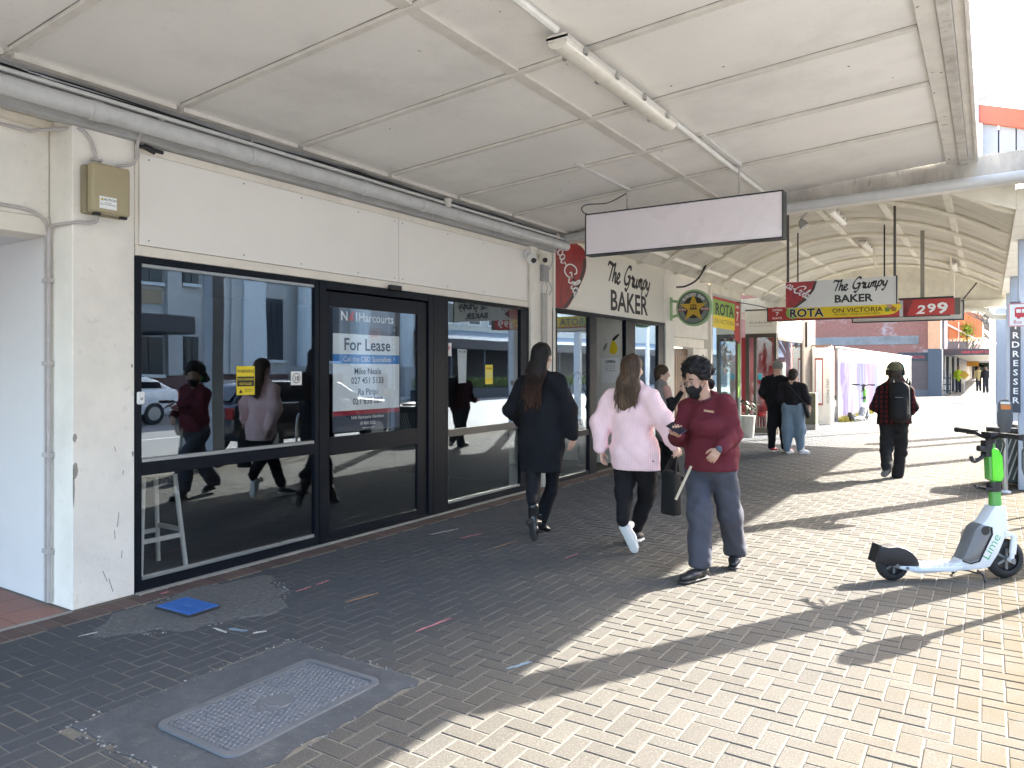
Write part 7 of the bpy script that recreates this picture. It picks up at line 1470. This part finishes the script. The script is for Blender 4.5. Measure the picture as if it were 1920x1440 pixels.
for k in range(46): q = P(rr.uniform(-.05, .115) if rr.random() < .7 else .1, -.075 + rr.uniform(-.05, .03), -.02 - rr.random()*.10); rd = rr.uniform(.014, .025); hr.ell(q, (rd, rd, rd), k=.012)
m_hc = hairmat('hair_curly', (.010,.009,.010), (.022,.017,.016), hc.z - .1, hc.z + .1); ho = hr.mb(.0065, fold=.003, fscale=110, fdir=(1, 1, 1), seed=3).build('hair', m_hc, C_, smooth='all'); cu_ = MB()
for k in range(150):
    a_ = rr.uniform(-math.pi, math.pi); e_ = rr.uniform(-.3, 1.5); d = V(math.cos(a_)*math.cos(e_), math.sin(a_)*math.cos(e_), math.sin(e_))
    if d.y > .55 and d.z < .45: continue
    q = P(d.x*.112, -.025 + d.y*.118, .045 + d.z*.118); t1 = V(rr.gauss(0, 1), rr.gauss(0, 1), rr.gauss(0, 1)).normalized()*.014; t2 = d.cross(t1).normalized()*.013
    cu_.tube([q + t1*math.cos(x) + t2*math.sin(x) + (r_*d.x + f_*d.y + u_*d.z)*.004*x for x in [i*.7 for i in range(9)]], .0022, 4, cap=False)
cu_.build('curls', m_hc, ho, fix=False)['kind'] = 'stuff'
er = SDF(.01); er.ell(P(.100, .01, -.035), (.014, .018, .030)); er.mb(.005).build('green_earring', mat('green_resin', (.03,.38,.09), .4), C_, smooth='all')
bdg = at(1329, 771, 5.60); MB().box(-.037, .037, -.003, .003, -.008, .008, Matrix.Translation(bdg) @ Matrix.Rotation(R(20), 4, 'Z') @ Matrix.Rotation(R(8), 4, 'Y')).build('chest_patch', mat('patch_tan', (.34,.20,.12), .6), C_)
phn = thing('phone', 'dark smartphone held by the woman in the maroon jumper', 'phone', at(1268, 803, 5.5)); pc = at(1268, 803, 5.50); Mp = Matrix.Translation(pc) @ Matrix.Rotation(R(-20), 4, 'Z') @ Matrix.Rotation(R(22), 4, 'Y') @ Matrix.Rotation(R(28), 4, 'X')
MB().box(-.074, .074, -.036, .036, -.004, .004, Mp).build('case', mat('phone_case', (.03,.02,.06), .35), phn, bevel=.004, seg=2, smooth=True); MB().box(-.068, .068, -.032, .032, .0041, .0048, Mp).build('screen', mat('screen_dark', (.01,.012,.02), .1, bump=0), phn)
sk_ = thing('walking_stick', 'short pale stick hanging by the hip of the woman in the maroon jumper', 'stick', at(1268, 936, 5.62)); MB().tube([at(1296, 874, 5.64), at(1267, 937, 5.62)], .011, 8).build('shaft', mat('stick_tan', (.45,.38,.28), .6), sk_, smooth=True)

# ---- woman on the phone by the bakery
Dp = 10.75; Pn = put_person('woman with short brown hair and black sleeves raising a phone outside the bakery', at(1258, 893, Dp).xy.to_3d()); hc = at(1242, 700, Dp); fw = V(1, .25, -.1); nk = at(1240, 718, Dp); sL, sR = at(1232, 733, Dp + .12), at(1252, 733, Dp - .1); e_ = at(1258, 765, Dp - .15); w_ = at(1279, 734, Dp - .12); pel = at(1246, 803, Dp); 
bd = SDF(.03); head(bd, hc, fw, s=.95); bd.cone(hc - _U*.06, nk - _U*.03, .048, .055); bd.cone(nk - _U*.06, pel + _U*.12, .10, .10, flat=((1, 0, 0), .75)); bd.cone(sR, e_, .04, .034); bd.cone(e_, w_, .034, .024); hand(bd, w_, (.3, -.1, 1), (-.5, .3, 0), (-1, 0, .3), (.6, .7, .5), .9)
kL, kR, aL, aR = at(1246, 845, Dp + .1), at(1262, 845, Dp - .1), at(1248, 885, Dp + .15), at(1264, 885, Dp - .12); legs(bd, ((pel + V(-.06, .08, 0), kL, aL), (pel + V(.06, -.08, 0), kR, aR)), .07, .05, .035); bd.mb(.012).build('body', SKIN2, Pn, smooth='all')
co = SDF(.05); co.cone(nk - _U*.05, at(1244, 760, Dp), .12, .165, flat=((1, 0, 0), .75)); co.cone(at(1244, 760, Dp), at(1246, 808, Dp), .165, .16, flat=((1, 0, 0), .75)); co.mb(.013, fold=.004, seed=2).build('vest', fab('vest_grey', (.20,.19,.18), .85), Pn, smooth='all')
sv = SDF(.03); sv.cone(sR.lerp(e_, .45), e_, .058, .05); sv.cone(e_, e_.lerp(w_, .9), .05, .038); sv.cone(sL, at(1234, 775, Dp + .2), .055, .045); sv.mb(.013).build('sleeves', fab('sleeve_black', (.012,.012,.014), .85), Pn, smooth='all'); sp = SDF(.02); sp.cone(sR + V(-.02, 0, .02), sR.lerp(e_, .5), .064, .056); sp.mb(.013).build('pink_shoulder', fab('shoulder_pink', (.50,.30,.26), .85), Pn, smooth='all')
tg = SDF(.04); legs(tg, ((pel + V(-.05, .08, 0), kL, aL), (pel + V(.05, -.08, 0), kR, aR)), .10, .075, .065); tg.mb(.014, fold=.004, seed=4).build('trousers', fab('black_trouser', (.012,.012,.014), .9), Pn, smooth='all')
for a_ in (aL, aR): h_ = V(a_.x - .05, a_.y, 0); u_, so = shoe(h_, h_ + V(.24, .04, 0)); o = u_.mb(.012).build('shoe', m_bshoe, Pn, smooth='all'); so.mb(.010).build('sole', mat('sole_black', (.02,.02,.02), .7), o, smooth='all')
hr = SDF(.03); Rm = rotm(fw); r_, f_, u_ = basis(fw); hr.ell(hc + f_*-.02 + u_*.035, (.092, .106, .092), Rm); hr.ell(hc + f_*-.06 + u_*-.03, (.085, .06, .075), Rm); hr.ell(hc + f_*.10 + u_*-.03, (.09, .06, .07), Rm, sub=True, k=.02); hr.mb(.010, fold=.004, fscale=60, seed=5).build('hair', hairmat('hair_bob', (.05,.03,.02), (.07,.042,.028), hc.z - .1, hc.z + .1), Pn, smooth='all')
ph2 = thing('phone', 'black phone raised by the woman outside the bakery', 'phone', at(1283, 724, Dp - .12)); MB().box(-.036, .036, -.004, .004, -.07, .07, Matrix.Translation(at(1283, 724, Dp - .13)) @ Matrix.Rotation(R(55), 4, 'Y')).build('case', BLACK(), ph2, bevel=.003)

# ---- man with the backpack
Dm = 10.85; E_ = put_person('man in dark red plaid jacket and khaki cap with a black backpack, walking away', at(1676, 893, Dm).xy.to_3d()); hc = at(1679, 697, Dm); nk = at(1679, 716, Dm); sL, sR = at(1656, 732, Dm + .12), at(1701, 732, Dm - .12); eL, eR = at(1642, 762, Dm + .12), at(1712, 762, Dm - .14); wL, wR = at(1658, 772, Dm + .32), at(1704, 775, Dm + .1)
hpL, hpR = at(1664, 797, Dm + .06), at(1688, 797, Dm - .06); kL, kR = at(1662, 842, Dm), at(1690, 848, Dm + .03); aL, aR = at(1662, 876, Dm - .25), at(1683, 886, Dm + .05); pel = (hpL + hpR)/2; ch = at(1678, 745, Dm)
bd = SDF(.03); head(bd, hc, (0, 1, 0)); bd.cone(hc - _U*.06, nk - _U*.03, .054, .06); bd.cone(nk - _U*.06, ch, .09, .15, flat=(FWD, .75)); bd.cone(ch, pel + _U*.14, .12, .11, flat=(FWD, .7))
for s_, e_, w_ in ((sL, eL, wL), (sR, eR, wR)): bd.cone(s_, e_, .045, .036); bd.cone(e_, w_, .036, .026); hand(bd, w_, (0, 1, .1), (0, 0, -1), (1 if s_ is sL else -1, 0, 0))
legs(bd, ((hpL, kL, aL), (hpR, kR, aR)), .075, .052, .038); bd.mb(.012).build('body', SKIN2, E_, smooth='all')
co = SDF(.06); co.cone(at(1679, 725, Dm), at(1678, 755, Dm), .13, .21, flat=(FWD, .7)); co.cone(at(1678, 755, Dm), at(1677, 803, Dm), .21, .235, flat=(FWD, .7)); co.cone(sL, nk, .065, .062, flat=(FWD, .9)); co.cone(sR, nk, .065, .062, flat=(FWD, .9)); co.cone(nk, nk + _U*.03, .085, .095, .03)
for s_, e_, w_ in ((sL, eL, wL), (sR, eR, wR)): co.cone(s_, e_, .08, .075); co.cone(e_, w_, .075, .055, .03)
co.mb(.013, fold=.011, fscale=26, fdir=(1, 1, .4), seed=14, cuts=((at(1677, 795, Dm), (.06, 0, -1)),)).build('jacket', plaid('plaid_red'), E_, smooth='all')
tg = SDF(.04); tg.cone(hpL, kL, .10, .082); tg.cone(kL, aL, .08, .07, .03); tg.cone(hpR, kR, .10, .085); tg.cone(kR, aR - _U*.02, .085, .078, .03); tg.cone(hpL + _U*.04, hpR + _U*.04, .11, flat=(FWD, .9)); tg.mb(.013, fold=.009, fscale=34, fdir=(1, 1, .6), seed=15).build('trousers', fab('jean_black', (.016,.016,.016), .9), E_, smooth='all')
for (h_, t_, up) in ((at(1667, 868, Dm - .27), at(1655, 893, Dm - .32), (.2, 1, -.3)), (at(1679, 897, Dm + .02), at(1688, 894, Dm + .27), (0, 0, 1))):
    h_, t_ = Vector(h_), Vector(t_)
    if up[2] == 1: h_.z = t_.z = 0
    u_, so = shoe(h_, t_, up, .05, .05, .03); o = u_.mb(.012).build('shoe', m_bshoe, E_, smooth='all'); so.mb(.010).build('sole', mat('sole_grey', (.12,.11,.10), .8), o, smooth='all')
cp_ = SDF(.02); cp_.ell(hc + V(0, 0, .05), (.098, .110, .085)); cp_.cone(hc + V(-.07, -.095, .03), hc + V(.07, -.095, .03), .014); cp_.ell(hc + V(0, 0, -.09), (.2, .2, .1), sub=True, k=.005); cp_.mb(.010).build('cap', fab('cap_khaki', (.10,.095,.055), .9), E_, smooth='all')
hp_ = MB()
for s_ in (-1, 1): hp_.lathe([(.02, -.02), (.042, -.018), (.044, .015), (.03, .022)], (0, 0, 0), 16, Matrix.Translation(hc + V(s_*.105, 0, -.01)) @ Matrix.Rotation(R(90*s_), 4, 'Y'))
hp_.tube([hc + V(.112*math.cos(a_), 0, .02 + .125*math.sin(a_)) for a_ in [math.pi*k/12 for k in range(13)]], .009, 6); hp_.build('headphones', BLACK(), E_, smooth=True)
hr = SDF(.03); hr.ell(hc + V(0, -.03, -.03), (.088, .085, .085)); hr.cone(hc + V(0, -.05, -.06), hc + V(0, -.06, -.16), .085, .08, flat=(FWD, .6)); hr.mb(.011, fold=.006, fscale=50, seed=4).build('hair', hairmat('hair_brown2', (.035,.022,.016), (.07,.045,.03), hc.z - .2, hc.z), E_, smooth='all')
bp2 = thing('backpack', 'black backpack on the back of the man in the plaid jacket', 'backpack', at(1688, 790, Dm - .3)); sdb = SDF(.05); c0 = at(1687, 750, Dm - .24); sdb.cone(c0 + V(0, 0, .15), c0 + V(0, 0, -.20), .125, .135, flat=(FWD, .62)); sdb.cone(c0 + V(0, -.07, -.02), c0 + V(0, -.07, -.19), .09, .10, flat=(FWD, .5)); o = sdb.mb(.012, fold=.004, seed=3).build('bag_body', fab('bag_black', (.012,.012,.013), .7), bp2, smooth='all')
MB().bar(c0 + V(-.05, -.105, .04), c0 + V(.05, -.105, .04), .012, .01).build('pocket_badge', mat('badge_grey', (.12,.12,.13), .5), bp2); MB().tube(curve_pts([c0 + V(-.03, -.07, .27), c0 + V(0, -.09, .31), c0 + V(.03, -.07, .27)]), .009, 6).build('grab_handle', BLACK(), bp2, smooth=True)
for s_ in (-1, 1): MB().tube(curve_pts([c0 + V(s_*.09, .02, .24), c0 + V(s_*.10, .12, .30), c0 + V(s_*.11, .24, .20)]), .02, 6).build('strap', BLACK(), bp2, smooth=True)

# ---- couple at the homeware shop
def backer(lab, u, Df, ht, top, jac, trou, shoec, hairb, ucol=None):
    q = put_person(lab, at(u, HV + FPX*CAMH/Df, Df).xy.to_3d()); x, y = at(u, 700, Df).xy; z = ht/1.7; P = lambda a, b, c: V(x + a, y + b, c*z); W = top
    bd = SDF(.03); head(bd, P(0, .02, 1.585), (.1 if W > .2 else .35, 1, 0)); bd.cone(P(0, 0, 1.5), P(0, 0, 1.42), .05, .058); bd.cone(P(0, 0, 1.38), P(0, 0, 1.05), .12, .11, flat=(FWD, .75)); bd.cone(P(-.09, 0, .9), P(-.11, -.02, .1), .075, .04); bd.cone(P(.09, 0, .9), P(.12, .06, .1), .075, .04)
    hand(bd, P(.27, .12, .92), (0, .4, -1), (-1, 0, 0), (0, 1, 0), s=.95); bd.cone(P(W + .02, 0, 1.33), P(.27, .12, .92), .04, .025); bd.mb(.013).build('body', SKIN2, q, smooth='all')
    j = SDF(.06); j.cone(P(0, 0, 1.36), P(0, 0, 1.18), .13, W - .02, flat=(FWD, .72)); j.cone(P(0, 0, 1.18), P(0, 0, .95), W - .02, W, flat=(FWD, .72)); j.cone(P(-W + .02, 0, 1.36), P(W - .02, 0, 1.36), .07); j.cone(P(-W, 0, 1.34), P(-W - .06, -.02, 1.12), .075, .065); j.cone(P(-W - .06, -.02, 1.12), P(-W + .0, .16, .98), .065, .05); j.cone(P(W, 0, 1.34), P(W + .06, 0, 1.12), .075, .065); j.cone(P(W + .06, 0, 1.12), P(.27, .11, .95), .065, .048)
    j.mb(.014, fold=.010, fscale=26, seed=int(u), cuts=((P(0, 0, .90 if W > .2 else .99), (0, 0, -1)),)).build('jacket', jac, q, smooth='all')
    t_ = SDF(.05); rk = .085 if W > .2 else .105; t_.cone(P(-.09, 0, .90), P(-.10, -.01, .5), .11, rk); t_.cone(P(-.10, -.01, .5), P(-.11, -.02, .1), rk, .065); t_.cone(P(.09, 0, .90), P(.11, .04, .5), .11, rk); t_.cone(P(.11, .04, .5), P(.12, .06, .1), rk, .065); t_.cone(P(-.08, 0, .93), P(.08, 0, .93), .13, flat=(FWD, .9)); t_.mb(.014, fold=.009, fscale=30, seed=3).build('trousers', trou, q, smooth='all')
    for (hx, hy, tx, ty) in ((-.10, -.06, -.06, .2), (.12, .0, .26, .17)):
        u_, so = shoe(V(x + hx, y + hy, 0), V(x + tx, y + ty, 0), w_=.05); o = u_.mb(.013).build('shoe', shoec, q, smooth='all'); so.mb(.011).build('sole', m_sole, o, smooth='all')
    return q, P
q, P = backer('man in black with a pale grey beanie looking into the homeware shop', 1458, 14.3, 1.72, .23, fab('jumper_black', (.010,.011,.014), .9), fab('black_trouser', (.012,.012,.014), .9), mat('shoe_red', (.40,.03,.05), .6), None)
bn_ = SDF(.02); bn_.ell(P(0, .01, 1.635), (.098, .108, .115)); bn_.cone(P(0, 0, 1.72), P(0, -.02, 1.755), .04, .015); bn_.mb(.011, fold=.002, fscale=60, seed=1, cuts=((P(0, 0, 1.57), (0, -.1, -1)),)).build('beanie', fab('beanie_grey', (.22,.215,.20), .95), q, smooth='all')
q, P = backer('woman in black jacket and pale blue jeans beside the man with the beanie', 1487, 13.95, 1.58, .185, fab('jacket_black', (.013,.012,.016), .8), fab('jean_pale', (.17,.235,.30), .85), m_snk, None)
hr = SDF(.03); hr.ell(P(0, 0, 1.62), (.092, .108, .098)); hr.ell(P(0, -.07, 1.56), (.075, .05, .07)); hr.ell(P(.05, .11, 1.57), (.07, .05, .08), sub=True, k=.02); hr.mb(.011, fold=.004, fscale=50, seed=6).build('hair', mat('hair_dark', (.018,.013,.011), .6), q, smooth='all')
hbg = thing('shoulder_bag', 'dark shoulder bag on the hip of the woman in pale jeans', 'bag', P(.24, -.05, .85)); sb_ = SDF(.04); sb_.cone(P(.22, -.04, .98), P(.27, -.02, .82), .07, .085, flat=((1, 0, 0), .5)); sb_.mb(.012).build('bag_body', fab('bag_black', (.012,.012,.013), .7), hbg, smooth='all'); MB().tube(curve_pts([P(.24, -.06, 1.0), P(.10, -.15, 1.2), P(-.08, -.10, 1.42)]), .012, 6).build('strap', BLACK(), hbg, smooth=True)
